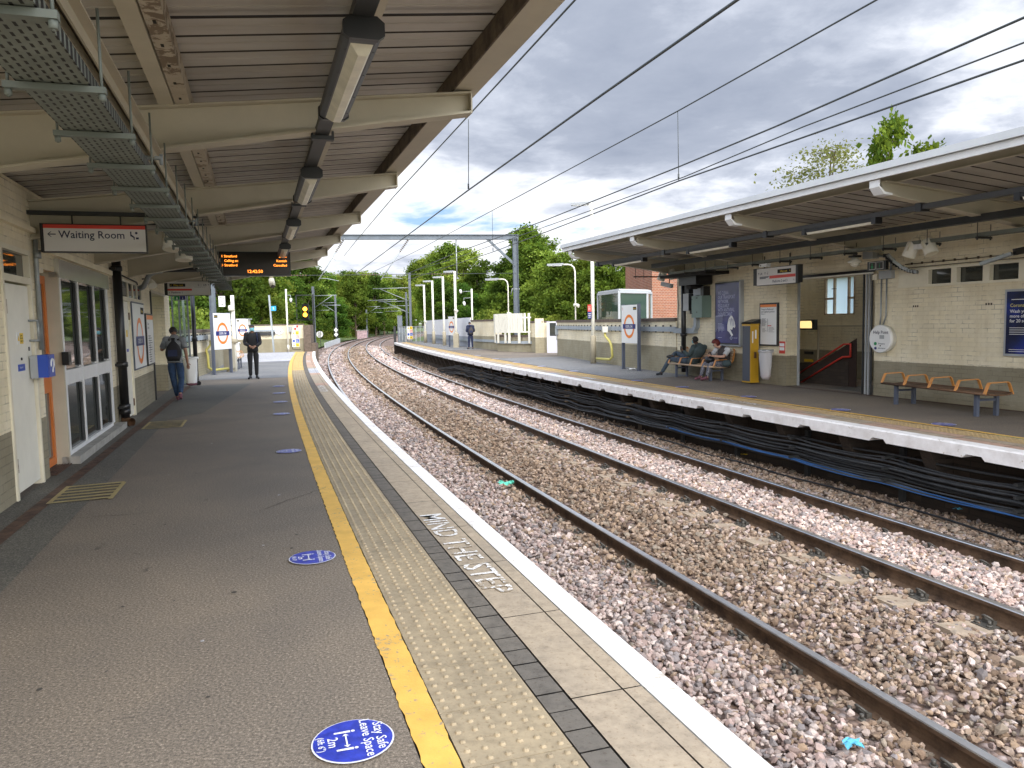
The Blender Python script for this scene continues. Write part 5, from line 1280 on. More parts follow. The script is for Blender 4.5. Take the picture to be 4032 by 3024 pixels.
m.disc(at(.66, 1.34), xd, Z, .045, .045, 20, hole=.012); m.add([at(.60, 1.335), at(.72, 1.335), at(.72, 1.345), at(.60, 1.345)], [(0, 3, 2, 1)]); m.text('TRANSPORT', .03, at(.74, 1.35), xd, Z)
m.build('lettering', 'poster_light', t_)
m = MB()
for i in range(7): m.add([at(-.0+.045*i, .80), at(.012+.045*i, .80), at(.012+.045*i, 1.2-.04*(i % 3)), at(.045*i, 1.2-.04*(i % 3))], [(0, 3, 2, 1)])
m.add([at(0, .79), at(.32, .79), at(.32, .805), at(0, .805)], [(0, 3, 2, 1)]); m.build('railings', 'poster_light', t_)
m = MB(); G = [(.50, 1.02), (.56, .86), (.64, .79), (.70, .80), (.75, .86), (.80, .95), (.83, 1.05), (.80, 1.10), (.74, 1.07), (.70, 1.14), (.62, 1.12), (.68, 1.20), (.74, 1.27), (.68, 1.30), (.58, 1.20), (.50, 1.16)]
m.add([at(u, v)+nr*.002 for u, v in G], [tuple(reversed(range(len(G))))]); m.build('glove', 'signwhite', t_)
m = MB()
for u, v, dx, dv in ((.60, .88, .05, .16), (.66, .86, .05, .18), (.72, .88, .04, .17)):
    m.add([at(a, b)+nr*.004 for a, b in ((u, v), (u+.02, v-.01), (u+dx+.01, v+dv), (u+dx, v+dv))], [(0, 3, 2, 1)])
m.build('glove_folds', 'poster_mid', t_)
m = MB(); m.add([at(u, v)+nr*.001 for u, v in ((.28, .95), (.50, .92), (.52, .98), (.44, 1.0), (.46, 1.16), (.38, 1.16), (.36, 1.02), (.28, 1.0))], [tuple(reversed(range(8)))]); m.add([at(u, v)+nr*.001 for u, v in ((.06, 1.0), (.40, 1.0), (.42, 1.38), (.06, 1.38))], [(0, 3, 2, 1)]) if False else None; m.build('spray', 'poster_mid', t_)
# route poster
t_, at, xd, nr, (W_, H_) = poster('route_poster', 'white route poster with orange header about trains to Richmond and Clapham Junction', 'poster', T2, 14.33, 14.97, .88, 1.86, 'R', -1)
m = MB(); m.add([at(0, 0), at(W_, 0), at(W_, .06), at(0, .06)], [(0, 3, 2, 1)]); m.build('header', 'orange', t_)
m = MB(); m.text('Trains to Richmond', .054, at(.03, .125), xd, Z); m.text('and Clapham Junction', .054, at(.03, .18), xd, Z); m.text('Platform 3', .035, at(.03, .225), xd, Z)
rows(m, at, xd, .06, .24, .32, .48, 8, .007); rows(m, at, xd, .08, .24, .55, .62, 4, .006); rows(m, at, xd, .30, .52, .52, .62, 5, .006)
m.add([at(.26, .32), at(.268, .32), at(.268, .62), at(.26, .62)], [(0, 3, 2, 1)]); m.build('lettering', 'navytext', t_)
m = MB(); m.add([at(.27, .475), at(.40, .475), at(.40, .495), at(.27, .495)], [(0, 3, 2, 1)]); m.build('red_bar', 'signred', t_)
t_ = thing('fire_notice', 'small red and white notice at the gateway edge by the waste bag', 'sign', base=(T2, 14.2, .85), fr='R')
m = MB(); m.box(T2-.012, T2-.003, 14.12, 14.31, .72, .99); m.build('panel', 'signred', t_); m = MB(); m.box(T2-.016, T2-.013, 14.135, 14.295, .88, .95); m.box(T2-.016, T2-.013, 14.135, 14.295, .79, .86); m.build('white_panels', 'signwhite', t_)
# ticket reader
t_ = thing('ticket_reader', 'tall yellow and grey ticket reader pillar against the far wall', 'ticket reader', base=(T2-.2, 15.0, 0), fr='R')
m = MB(); m.box(T2-.34, T2-.12, 14.925, 15.20, .06, 1.34); m.build('grey_side', 'ticket_grey', t_)
m = MB(); m.box(T2-.335, T2-.115, 14.90, 14.924, .03, 1.34); m.box(T2-.35, T2-.11, 14.885, 15.21, .03, .058); m.box(T2-.35, T2-.11, 14.885, 15.21, 1.345, 1.39); m.build('yellow_body', 'ticket_yellow', t_)
m = MB(); m.prism([(T2-.38, 14.88, 1.392), (T2-.08, 14.88, 1.392), (T2-.08, 14.88, 1.50), (T2-.34, 14.88, 1.43)], (0, 0, 0), (0, .33, 0)); m.build('reader_head', 'black', t_)
m = MB(); m.box(T2-.30, T2-.27, 14.894, 14.899, .95, 1.22); m.box(T2-.22, T2-.18, 14.894, 14.899, 1.05, 1.25); m.build('stickers', 'signwhite', t_)
m = MB(); m.box(T2-.25, T2-.20, 14.865, 14.899, .60, .74); m.build('handle', 'wood_dark', t_)
# clear rubbish sack on a hoop
def make_sack(r=.15, h=.66, seed=1, tint='bag'):
    t = thing('waste_bag', '', 'waste bag', rot=0); rr = random.Random(seed); m = MB(); n = 20; k = 9; vs = []; fs = []
    for i in range(k+1):
        u = i/k; z = .80 - h*u; R_i = r*(1.0 - .12*u + .08*math.sin(u*5)) if u < .95 else r*.5
        for j in range(n):
            a = 2*math.pi*j/n; q = R_i*(1+.07*math.sin(a*5+u*3+seed)+rr.uniform(-.03, .03)); vs.append((q*math.cos(a)*.8, q*math.sin(a), z))
    for i in range(k):
        for j in range(n): fs.append((i*n+j, i*n+(j+1) % n, (i+1)*n+(j+1) % n, (i+1)*n+j))
    fs.append(tuple(k*n+j for j in range(n))); m.add(vs, fs, 0, True); m.build('sack', tint, t)
    m = MB(); m.tube([(r*.85*math.cos(a), r*1.06*math.sin(a), .80) for a in np.linspace(0, 2*math.pi, 21)], .009, 6); 
    m.tube([(r*.85, 0, .80), (r*1.4, 0, .80)], .012, 6); m.build('hoop', 'galv', t)
    m = MB(); m.tube([(r*.9*math.cos(a), r*1.14*math.sin(a), .79-.03*math.sin(a*3)**2) for a in np.linspace(0, 2*math.pi, 21)], .022, 6); m.build('rim', tint, t)
    return t
sk = make_sack(); place(sk, FW('R', T2-.30, 14.40, 0.0), TH['R'], 'clear plastic waste bag on a hoop beside the yellow ticket reader')
m = MB(); m.blob((0, -.04, .24), .07, .08, .07); m.blob((.02, .05, .20), .06, .07, .05); m.build('rubbish', 'pinkred', sk)
# signs over the far gateway
t_ = thing('hanging_sign', 'hanging sign with Lift, Way out and Platforms 2 and 3 over the far wall', 'sign', base=(10.55, 13.4, 2.4), fr='R')
tt = 10.55; a, b, z0, z1 = 12.80, 13.96, 2.22, 2.57
a, b = 12.76, 13.99
m = MB(); m.box(tt, tt+.10, a-.012, b+.012, z0-.012, z1+.012); m.box(tt-.01, tt+.11, a-.08, a-.012, z0, z1+.012); m.box(tt-.01, tt+.11, b+.012, b+.11, z0, z1+.012); m.build('casing', 'darksteel', t_)
m = MB(); m.box(tt-.004, tt-.001, a, b, z0, z1); m.build('panel', 'signgrey', t_)
atS = lambda u, v: Vector((tt-.007, b-u, z1-v)); xd = -Y; wS = b-a
m = MB(); m.add([atS(.42, .165), atS(wS, .165), atS(wS, .225), atS(.42, .225)], [(0, 3, 2, 1)]); m.build('stripe', 'signred', t_)
m = MB(); m.add([atS(.68, .05), atS(1.10, .05), atS(1.10, .13), atS(.68, .13)], [(0, 3, 2, 1)]); m.text('Way out', .062, atS(.76, .112)-X*.002, xd, Z, m=1); arrow(m, atS(1.06, .09)-X*.002, xd, Z, .02, R_(-45), 1); m.build('way_out_strip', ['blackmat', 'yellow'], t_)
m = MB(); m.text('Platforms 2 and 3', .072, atS(.52, .31), xd, Z, sx=.92); arrow(m, atS(1.18, .285), xd, Z, .022, R_(-45)); m.text('Lift', .07, atS(.10, .13), xd, Z); arrow(m, atS(.06, .105), xd, Z, .026, R_(90))
m.disc(atS(.28, .10), xd, Z, .024, .024, 14, hole=.007); m.disc(atS(.36, .115), xd, Z, .018, .018, 14, hole=.006); m.disc(atS(.37, .08), xd, Z, .008, .008, 8); rows(m, lambda u, v: atS(u, v), xd, .10, .42, .17, .205, 3, .012); m.build('lettering', 'navytext', t_)
m = MB()
for s in (13.0, 13.8): m.tube([(tt+.05, s, z1), (tt+.05, s, 2.83)], .012, 6)
m.build('hanger', 'darksteel', t_)
# electrical boxes, ducting, downpipe, lamps cluster at the end of the building
t_ = thing('downpipe', 'black downpipe at the corner of the far building behind the seated man', 'downpipe', base=(T2-.12, 18.0, 0), fr='R')
m = MB(); m.tube([(T2-.17, 18.02, .1), (T2-.17, 18.02, 2.75)], .066, 14); m.build('pipe', 'black', t_); m = MB(); m.tube([(T2-.17, 18.02, 1.06), (T2-.17, 18.02, 1.09), (T2-.17, 18.02, 1.15)], [.075, .092, .092], 14); m.build('collar', 'black', t_)
t_ = thing('meter_box', 'pale grey meter box high on the far wall beside the downpipe', 'box', base=(T2, 18.1, 1.9), fr='R')
m = MB(); m.box(T2-.22, T2-.02, 17.70, 18.02-.05, 1.75, 2.20); m.build('casing', 'box_grey', t_); m = MB(); m.box(T2-.221, T2-.02, 17.69, 17.70, 1.75, 2.19); m.box(T2-.2, T2-.02, 17.72, 17.93, 2.21, 2.45); m.box(T2-.1, T2, 17.74, 17.82, 1.66, 1.75); m.build('side', 'darksteel', t_)
t_ = thing('control_box', 'large pale green control cabinet on the far wall', 'cabinet', base=(T2, 17.1, 1.8), fr='R')
m = MB(); m.box(T2-.28, T2, 16.98, 17.46, 1.56, 2.12); m.build('casing', 'box_green', t_)
m = MB(); m.box(T2-.281, T2-.28, 17.2, 17.23, 1.68, 1.72); 
for z in (1.66, 2.02): m.box(T2-.285, T2-.28, 17.42, 17.45, z, z+.02)
m.box(T2-.281, T2-.28, 17.18, 17.26, 2.05, 2.08); m.build('fittings', 'black', t_)
t_ = thing('steel_duct', 'grey steel duct dropping past the green cabinet and bending along the wall', 'duct', base=(T2, 17.5, 1.6), fr='R')
m = MB(); m.box(T2-.12, T2-.0, 17.50, 17.62, 1.30, 2.38); m.bar((T2-.07, 17.56, 1.32), (T2-.07, 17.66, 1.20), .11, .13, up=(1, 0, 0)); m.box(T2-.12, T2, 17.60, 18.64, 1.145, 1.28); m.box(T2-.2, T2-.02, 17.15, 17.50, 2.14, 2.32); m.bar((T2-.06, 17.56, 2.36), (T2-.06, 17.62, 2.50), .12, .12, up=(1, 0, 0)); m.build('duct', 'galv_paint', t_)
m = MB(); m.box(T2-.21, T2-.01, 17.02, 17.15, 2.12, 2.36); m.build('elbow_box', 'black', t_)
t_ = thing('black_box', 'black equipment box and cable mass under the end of the far canopy', 'box', base=(11, 17.2, 2.6), fr='R')
m = MB(); m.box(10.9, 11.38, 16.9, 17.7, 2.40, 2.75); m.build('casing', 'black', t_)
m = MB(); m.box(10.7, 11.4, 16.2, 18.3, 2.62, 2.70); m.tube([(10.9, 17, 2.7), (11, 17.5, 2.45), (11.2, 17.8, 2.6), (11.3, 18.1, 2.8)], .03, 6); m.box(11.0, 11.38, 17.3, 17.5, 2.30, 2.42); m.build('cables', 'blackmat', t_)
put_speaker(copy_tree(SK), FW('R', 10.85, 18.55, 2.60), (-.3, .4, -1), 'cream drum loudspeaker at the far end of the far canopy, leftmost', 'loudspeakers of the far canopy')
put_speaker(copy_tree(SK), FW('R', 11.05, 18.2, 2.62), (.3, -.2, -1), 'cream drum loudspeaker next to the box camera at the canopy end', 'loudspeakers of the far canopy')
t_ = thing('box_camera', 'small silver box camera under the end of the far canopy', 'camera', base=(11, 18.3, 2.5), fr='R')
m = MB(); m.bar((10.9, 18.55, 2.50), (11.0, 18.22, 2.42), .12, .10); m.build('body', 'box_grey', t_); m = MB(); m.tube([(11, 18.35, 2.48), (11.02, 18.35, 2.72)], .012, 6); m.build('stem', 'black', t_)
t_ = thing('rail_bracket', 'thin dark cross bar hanging from the end of the far canopy', 'bracket', base=(10.3, 18.5, 2.6), fr='R')
m = MB(); m.box(9.9, 10.9, 18.3, 18.33, 2.66, 2.69); m.build('bar', 'darksteel', t_)
for tt in (9.95, 10.2, 10.7):
    m = MB(); m.tube([(tt, 18.31, 2.62), (tt, 18.31, 2.9)], .007, 6); m.build('rod', 'darksteel', t_)
t_ = thing('hanging_cable', 'thin black cable running down the end of the far building', 'cable', base=(T2, 18.55, 1.8), fr='R')
m = MB(); m.tube([(T2-.02, 18.55, 2.55), (T2-.02, 18.57, 2.3), (T2-.02, 18.52, 1.9), (T2-.02, 18.56, 1.5), (T2-.02, 18.55, 1.28)], .009, 6); m.build('cable', 'black', t_)
# cables slung below the far platform
def cable(i, o, z0, q0, q1, r, mname, sag=.10, step=1.92, ph=.3):
    m = MB(); pts = []; q = q0; rr = random.Random(i); amp = {}
    while q <= q1:
        u = ((q-ph)/step) % 1; k = int((q-ph)//step)
        if k not in amp: amp[k] = rr.uniform(.4, 1.3)
        zz = z0 - sag*amp[k]*4*u*(1-u) + rr.uniform(-.003, .003) + (.03*math.sin(q*.3+i))
        if q > 36: zz = max(zz - (q-36)*.08, -1.0)
        pts.append(A(q, redge(q)+o + .03*math.sin(q*.7+i*2), zz)); q += .24
    m.tube(pts, r, 6)
    return m.build('cable', mname, cb)
cb = thing('cable_bundle', 'bundle of sagging black and blue cables slung below the far platform edge', 'cables', base=A(12, 3.0, -.6))
for i in range(15):
    r = rnd.uniform(.012, .022); cable(i, rnd.uniform(.14, .30), [-.36, -.42, -.50, -.58, -.66, -.72, -.45, -.55, -.63, -.70, -.40, -.75, -.52, -.60, -.68][i], -2, 42, r, 'cable', rnd.uniform(.02, .07))
for i in range(3): cable(40+i, .10+.02*i, -.70-.018*i, -2, 16, .008, 'cable_blue', .03)
q = .3
while q < 36:
    m = MB(); e = redge(q)
    m.add([A(q+a, e+o, z) for a in (-.04, .04) for o, z in ((.40, -.28), (.46, -.28), (.46, -1.1), (.40, -1.1))], [(0, 3, 2, 1), (4, 5, 6, 7), (0, 1, 5, 4), (0, 4, 7, 3), (1, 2, 6, 5)])
    for z in (-.40, -.55, -.70): m.add([A(q+a, e+o, z+h) for a in (-.025, .025) for o in (.08, .42) for h in (0, .035)], [(0, 1, 3, 2), (4, 6, 7, 5), (0, 4, 5, 1), (0, 2, 6, 4), (1, 5, 7, 3)])
    m.build('cable_bracket', 'stain_brown' if rnd.random() < .4 else 'darksteel', cb); q += 1.92
t_ = thing('track_cable', 'single thin black cable lying on the ballast beside the far platform', 'cable', base=A(12, 2.8, -.95))
m = MB(); m.tube([A(q, 2.83+.05*math.sin(q*.8)+.02*math.sin(q*2.1), bedz(2.8)+.055+.01*math.sin(q*3)) for q in np.arange(-2, 40, .4)], .015, 6); m.build('cable', 'black', t_)
# ================================================================== parapets, lamps, signs, overhead line, trees
def fr_at(p0, p1):               # local frame along a wall line: rot and length
    d = Vector(p1)-Vector(p0); return math.atan2(d.y, d.x), d.length
def hitp(u, v, p0, n):           # pixel ray on a vertical plane
    k = 4032/2212; d = Fw*3022 + Rt*(u*k-2016) - Up*(v*k-1512); o = Vector((0, 0, CAM_H)); n = Vector(n); t = (Vector(p0)-o).dot(n)/d.dot(n); return o+d*t
def at_y(u, v, y):
    k = 4032/2212; d = Fw*3022 + Rt*(u*k-2016) - Up*(v*k-1512); t = y/d.y; return Vector((d.x*t, y, CAM_H+d.z*t))
def wall_line(m, pts, z0, z1, th, side=1):       # polyline wall, thickness to the left of travel when side=1
    n = len(pts); P = [Vector((*p, 0)) for p in pts]; off = []
    for i in range(n):
        d = (P[min(i+1, n-1)]-P[max(i-1, 0)]).normalized(); off.append(Vector((-d.y, d.x, 0))*side*th)
    for i in range(n-1):
        a, b = P[i], P[i+1]; c, d = b+off[i+1], a+off[i]; q = [a, b, c, d]
        zz = [(x.x, x.y, z) for z in (z0, z1) for x in q]
        m.add(zz, [(0, 3, 2, 1), (4, 5, 6, 7), (0, 1, 5, 4), (1, 2, 6, 5), (2, 3, 7, 6), (3, 0, 4, 7)])
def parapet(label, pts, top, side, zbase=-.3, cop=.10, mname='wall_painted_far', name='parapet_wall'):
    t = thing(name, label, 'wall', base=(pts[0][0], pts[0][1], 0))
    m = MB(); wall_line(m, pts, zbase, top-cop, .34, side); m.build('brickwork', mname, t)
    P = [Vector((*p, 0)) for p in pts]; q = []
    for i in range(len(P)):
        d = (P[min(i+1, len(P)-1)]-P[max(i-1, 0)]).normalized(); q.append(tuple((P[i]-Vector((-d.y, d.x, 0))*side*.04)[:2]))
    m = MB(); wall_line(m, q, top-cop, top, .42, side); m.build('coping', 'coping', t); return t
LP = [(-9.15, 21.3), (-9.72, 23.2), (-10.30, 25.9), (-10.95, 28.3), (-13.7, 37.6), (-17.4, 47.6)]
parapet('painted brick parapet with brown coping running on from the near building', LP, 1.50, 1)
FWp = [(-17.5, 47.3), (-13.25, 49.4)]
wf_ = parapet('painted brick end wall across the far end of the near platform', FWp, 1.68, 1, cop=.07)
m = MB(); m.box(-13.25, -12.80, 49.15, 49.9, -.8, 1.60); m.box(-12.80, -12.5, 49.2, 49.8, -.8, .45); m.build('end_pier', 'pier_brown', wf_) if 'pier_brown' in MATS else None
mat('pier_brown', (.2,.15,.1), .9, kind=k_rust, a=(0.10, 0.075, 0.055), b=(0.17, 0.13, 0.10), bs=.6); m.build('end_pier', 'pier_brown', wf_)
def duct_along(label, pts, z0, z1, off, side, studs=True, col='galv_paint', dep=.07, step=.42):
    t = thing('cable_duct', label, 'duct', base=(pts[0][0], pts[0][1], z0))
    P = [Vector((*p, 0)) for p in pts]; q = []
    for i in range(len(P)):
        d = (P[min(i+1, len(P)-1)]-P[max(i-1, 0)]).normalized(); q.append(tuple((P[i]-Vector((-d.y, d.x, 0))*side*(off+dep))[:2]))
    m = MB(); wall_line(m, q, z0, z1, dep, side); m.build('trunk', col, t)
    if studs:
        m = MB()
        for i in range(len(q)-1):
            a, b = Vector((*q[i], 0)), Vector((*q[i+1], 0)); L = (b-a).length; n = int(L/step); d = (b-a).normalized(); nn = Vector((-d.y, d.x, 0))*side
            for k in range(n):
                c = a+d*(k+.5)*L/n+nn*dep*.5
                m.box(c.x-.02, c.x+.02, c.y-.02, c.y+.02, z1, z1+.045); m.box(c.x-.018, c.x+.018, c.y-.018, c.y+.018, z0-.03, z0)
        m.build('studs', 'darksteel', t); t.children[-1]['kind'] = 'stuff'
    return t
duct_along('long grey cable duct with bolts along the near parapet', LP[:5], 1.16, 1.31, .01, 1)
dd = duct_along('grey duct with a black underside on the far end wall', [(-16.6, 47.74), (-14.9, 48.58)], 1.24, 1.36, .01, 1, False)
m = MB(); wall_line(m, [(-16.4, 47.80-.10), (-14.85, 48.56-.10)], 1.0, 1.20, .07, 1); m.build('black_trunk', 'darksteel', dd)
# generic signs on posts
def name_board(label, p, d, w=1.15, z0=.82, z1=2.03, grp=None, way='left', group=None):
    a = math.atan2(d[1], d[0]); t = thing('name_board', label, 'sign', base=(p[0], p[1], 0), rot=a, group=group)
    for x in (-w/2+.02, w/2-.02):
        m = MB(); m.box(x-.035, x+.035, -.045, .045, -.02, z1+.02 if x > 0 else z1+.02); m.box(x-.08, x+.08, -.08, .08, 0, .012); m.build('post', 'post_blue', t)
    m = MB(); m.box(-w/2-.0, w/2, -.052, .052, z0, z1); m.build('frame', 'post_blue', t)
    m = MB(); m.box(-w/2+.02, w/2-.02, -.058, -.053, z0+.005, z1-.005); m.build('panel', 'signwhite', t)
    m = MB(); roundel(m, (0, -.060, (z0+z1)/2-.07), X, Z, .36, .085, .072, 'GOSPEL OAK', nrm=-Y); m.build('roundel', ['orange', 'navy', 'signwhite'], t)
    m = MB(); x = w/2-.28 if way == 'right' else -w/2+.08
    m.box(x, x+.22, -.062, -.0585, z1-.16, z1-.07); m.text('Way out', .055, (x+.01, -.064, z1-.135), X, Z, m=1); m.build('way_out_strip', ['blackmat', 'yellow'], t)
    m = MB(); m.disc((-w/2+.10 if way == 'right' else w/2-.15, -.060, z1-.12), X, -Z, .035, .04, 16, hole=.01); m.build('emblem', 'signred', t)
    return t
name_board('station name board on two dark posts before the near parapet', (-9.69, 25.72), (-.17, -1.19) if False else (-.25, -1.15) if False else (.16, 1.18) , 1.18)
name_board('small distant station name board by the end wall of the near platform', (-15.95, 45.6), (.35, 1.1), 1.15)
name_board('station name board with orange ring standing on the far platform', (3.665, 23.5), (.33, -1.08), 1.12, .82, 1.99, way='right')
name_board('distant station name board before the white panel fence on the far platform', (-3.75, 49.3), (.5, -1.0), 1.1, .75, 1.95, way='right')
# yellow grit pipes
def ypipe(label, pts):
    t = thing('yellow_pipe', label, 'pipe', base=pts[-1]); m = MB(); m.tube(pts, .042, 10); m.build('pipe', 'yellowdull', t); m = MB(); c = pts[0]; m.box(c[0]-.09, c[0]+.09, c[1]-.09, c[1]+.09, c[2], c[2]+.20); m.build('cap_box', 'cream_light', t)
p = lambda x, y, z: Vector((x, y, z))
ypipe('yellow pipe bent down from the duct behind the name board, near platform', [p(-10.22, 26.15, 1.12), p(-10.22, 26.15, .98), p(-10.28, 25.9, .80), p(-10.18, 25.75, .62), p(-10.16, 25.72, .22), p(-10.10, 25.9, .12), p(-9.85, 26.8, .12)])
ypipe('yellow pipe bent down from the duct beside the near lamp post, far platform', [p(3.24, 26.5, 1.12), p(3.24, 26.5, 1.0), p(3.36, 26.15, .80), p(3.40, 26.05, .65), p(3.42, 26.0, .30), p(3.36, 26.2, .20), p(3.0, 27.0, .19)])
# lamp posts
def lamp(label, loc, h, rz, head=.62, r=.05, sleeve=.9, bent=False, zb_=0, grp=None, cab=False, horn=None):
    t = thing('lamp_post', label, 'lamp post', rot=rz, group=grp)
    t.location = (loc[0], loc[1], zb_)
    m = MB()
    if bent: m.tube([(0, 0, 0), (0, 0, h-.35), (-.05, 0, h-.14), (-.18, 0, h-.03), (-.34, 0, h), (-.6, 0, h)], .035, 10); hx = -.55
    else: m.tube([(0, 0, 0), (0, 0, h)], r, 12); m.bar((0, 0, h-.05), (-.18, 0, h-.05), .05, .05); hx = -.10
    m.build('pole', 'cream_light', t)
    if sleeve:
        m = MB(); m.tube([(0, 0, 0), (0, 0, sleeve-.03), (0, 0, sleeve)], [r*1.7, r*1.7, r*1.2], 8); m.build('base_sleeve', 'taupe_paint', t)
    m = MB(); L = head; z = h-.03 if not bent else h
    m.prism([(hx, -.09, z-.02), (hx, .09, z-.02), (hx, .07, z+.07), (hx, -.07, z+.07)], (0, 0, 0), (-L, 0, -.02)); m.tube([(hx+.02, 0, z+.02), (hx-.08, 0, z+.02)], .055, 8); m.build('lamp_head', 'lamp_grey', t)
    m = MB(); m.box(hx-L+.06, hx-.06, -.07, .07, z-.055, z-.022); m.build('lens', 'signwhite', t)
    if cab:
        m = MB(); m.box(-.16, .16, -.14, .10, 0, .86); m.box(-.05, .03, -.143, -.14, .70, .76); m.build('cabinet', 'taupe_paint', t)
    if horn:
        m = MB(); m.tube([(.0, -.09, horn), (.09, -.14, horn-.05), (.16, -.18, horn-.09)], [.05, .075, .085], 12); m.tube([(-.02, -.02, horn+.03), (-.02, -.02, horn-.09)], .075, 10); m.build('horn', 'cream_light', t)
    return t
mat('taupe_paint', (0.38, 0.34, 0.25), .7, var=.06, vscale=4)
TAU = R_(10)
lamp('tall lamp post with a lamp arm standing nearest on the far platform', (2.93, 27.46), 5.66, -.15, .62, .062, 1.0)
t_ = thing('post_sign', 'small red and blue sign on the tall lamp post of the far platform', 'sign', base=(2.78, 27.4, 1.9))
m = MB(); m.box(2.74, 2.87, 27.36, 27.38, 1.85, 2.10); m.build('red_panel', 'signred', t_); m = MB(); m.box(2.74, 2.87, 27.36, 27.38, 1.60, 1.849); m.build('blue_panel', 'navy', t_)
m = MB()
for i in range(3): m.box(2.755, 2.85, 27.352, 27.358, 1.65+.06*i, 1.665+.06*i); m.box(2.755, 2.84, 27.352, 27.358, 1.91+.05*i, 1.922+.05*i)
m.build('lettering', 'signwhite', t_)
g_ = 'row of lamp posts before the white panel fence'
lamp('first of four lamp posts from the left, nearest the metal gate', (-6.84, 61.4), 4.60, -.2, .60, .075, .93, horn=1.75, grp=g_)
lamp('second from the left of the four lamp posts along the white fence', (-5.76, 57.3), 4.68, -.2, .60, .075, .95, grp=g_)
lamp('third from the left of the four lamp posts along the white fence', (-4.58, 52.8), 4.70, -.2, .60, .075, .95, grp=g_)
lamp('rightmost and tallest looking of the four lamp posts, cabinet at its foot', (-3.42, 48.0), 4.74, -.2, .60, .075, .95, grp=g_, cab=True, horn=2.35)
lamp('curved lamp post rising behind the wall left of the tall mast', (-.12, 44.2), 3.98, -.1, .75, .05, 0, True, horn=2.05)
lamp('curved lamp post rising behind the parapet before the glass shelter', (3.05, 36.2), 4.16, -.1, .75, .05, 0, True, horn=2.3)
l_ = lamp('distant lamp post behind the near parapet with its head to the right', (-18.35, 50.8), 3.55, R_(180)-.1, .75, .05, 0, False)
# pole with box at the foot, beside the first name board
t_ = thing('speaker_post', 'thick cream post with a taupe cabinet behind the near name board', 'post', base=(-9.82, 27.0, 0))
m = MB(); m.tube([(-9.72, 27.0, 0), (-9.72, 27.0, 2.66)], .062, 12); m.build('pole', 'cream_light', t_); m = MB(); m.box(-10.02, -9.70, 26.7, 27.0, .12, .98); m.box(-9.95, -9.75, 26.75, 26.95, 0, .12); m.build('cabinet', 'taupe_paint', t_)
m = MB(); m.tube([(-9.72, 27.0, .98), (-9.72, 27.0, 1.15)], .11, 10); m.build('base_sleeve', 'taupe_paint', t_)
m = MB(); m.tube([(-9.74, 26.92, 2.30), (-9.74, 26.90, 2.12)], .10, 12); m.build('horn', 'cream_light', t_)
t_ = thing('camera_housing', 'cylindrical camera hanging at the far end of the near canopy', 'camera', base=(-8.0, 21.5, 2.6)); c = at_y(587, 620, 21.6)
m = MB(); m.tube([c+p(0, 0, .55), c+p(0, 0, .22)], .055, 12); m.tube([c+p(0, 0, .22), c+p(.02, -.03, .12), c+p(.05, -.06, .02)], [.075, .085, .075], 12); m.build('body', 'cream_paint', t_); m = MB(); m.tube([c+p(.05, -.061, .02), c+p(.06, -.07, -.005)], .062, 12); m.build('lens', 'black', t_)
# left bench with wrapped bundles, hanging bags
o = make_bench(3, 1.5, False, 'wood_light'); place(o, (-10.15, 28.9, 0), R_(15)+math.pi, 'distant bench with pale bundles under the near parapet')
t_ = tag(MB().blob((-10.35, 28.35, .56), .22, .20, .10).build('bundle', 'pinkish', base=(-10.35, 28.35, .5)) if 'pinkish' in MATS else MB().blob((-10.35, 28.35, .56), .22, .20, .10).build('bundle', 'bag', base=(-10.35, 28.35, .5)), 'pale crumpled bundle lying on the distant bench', 'bundle')
for i, (x, y, z, sgn, lb) in enumerate(((-10.75, 29.6, .1, 1, 'white waste bag hanging nearer on the near parapet, left of the masked person'), (-11.35, 31.6, .12, 1, 'white waste bag hanging farther along the near parapet'))):
    o = make_sack(.17, .72, 5+i, 'signwhite'); place(o, (x, y, .12), R_(105), lb); o['group'] = 'waste bags along the near parapet'
t_ = thing('white_hut', 'low white hut roof showing above the near parapet', 'hut', base=(-16.9, 49.5, 0)); m = MB(); m.box(-18.8, -17.0, 49.0, 50.3, -1, 2.02); m.build('wall', 'cream_light', t_); m = MB(); m.box(-18.9, -16.9, 48.9, 50.4, 2.022, 2.08); m.build('roof', 'fascia_grey', t_)
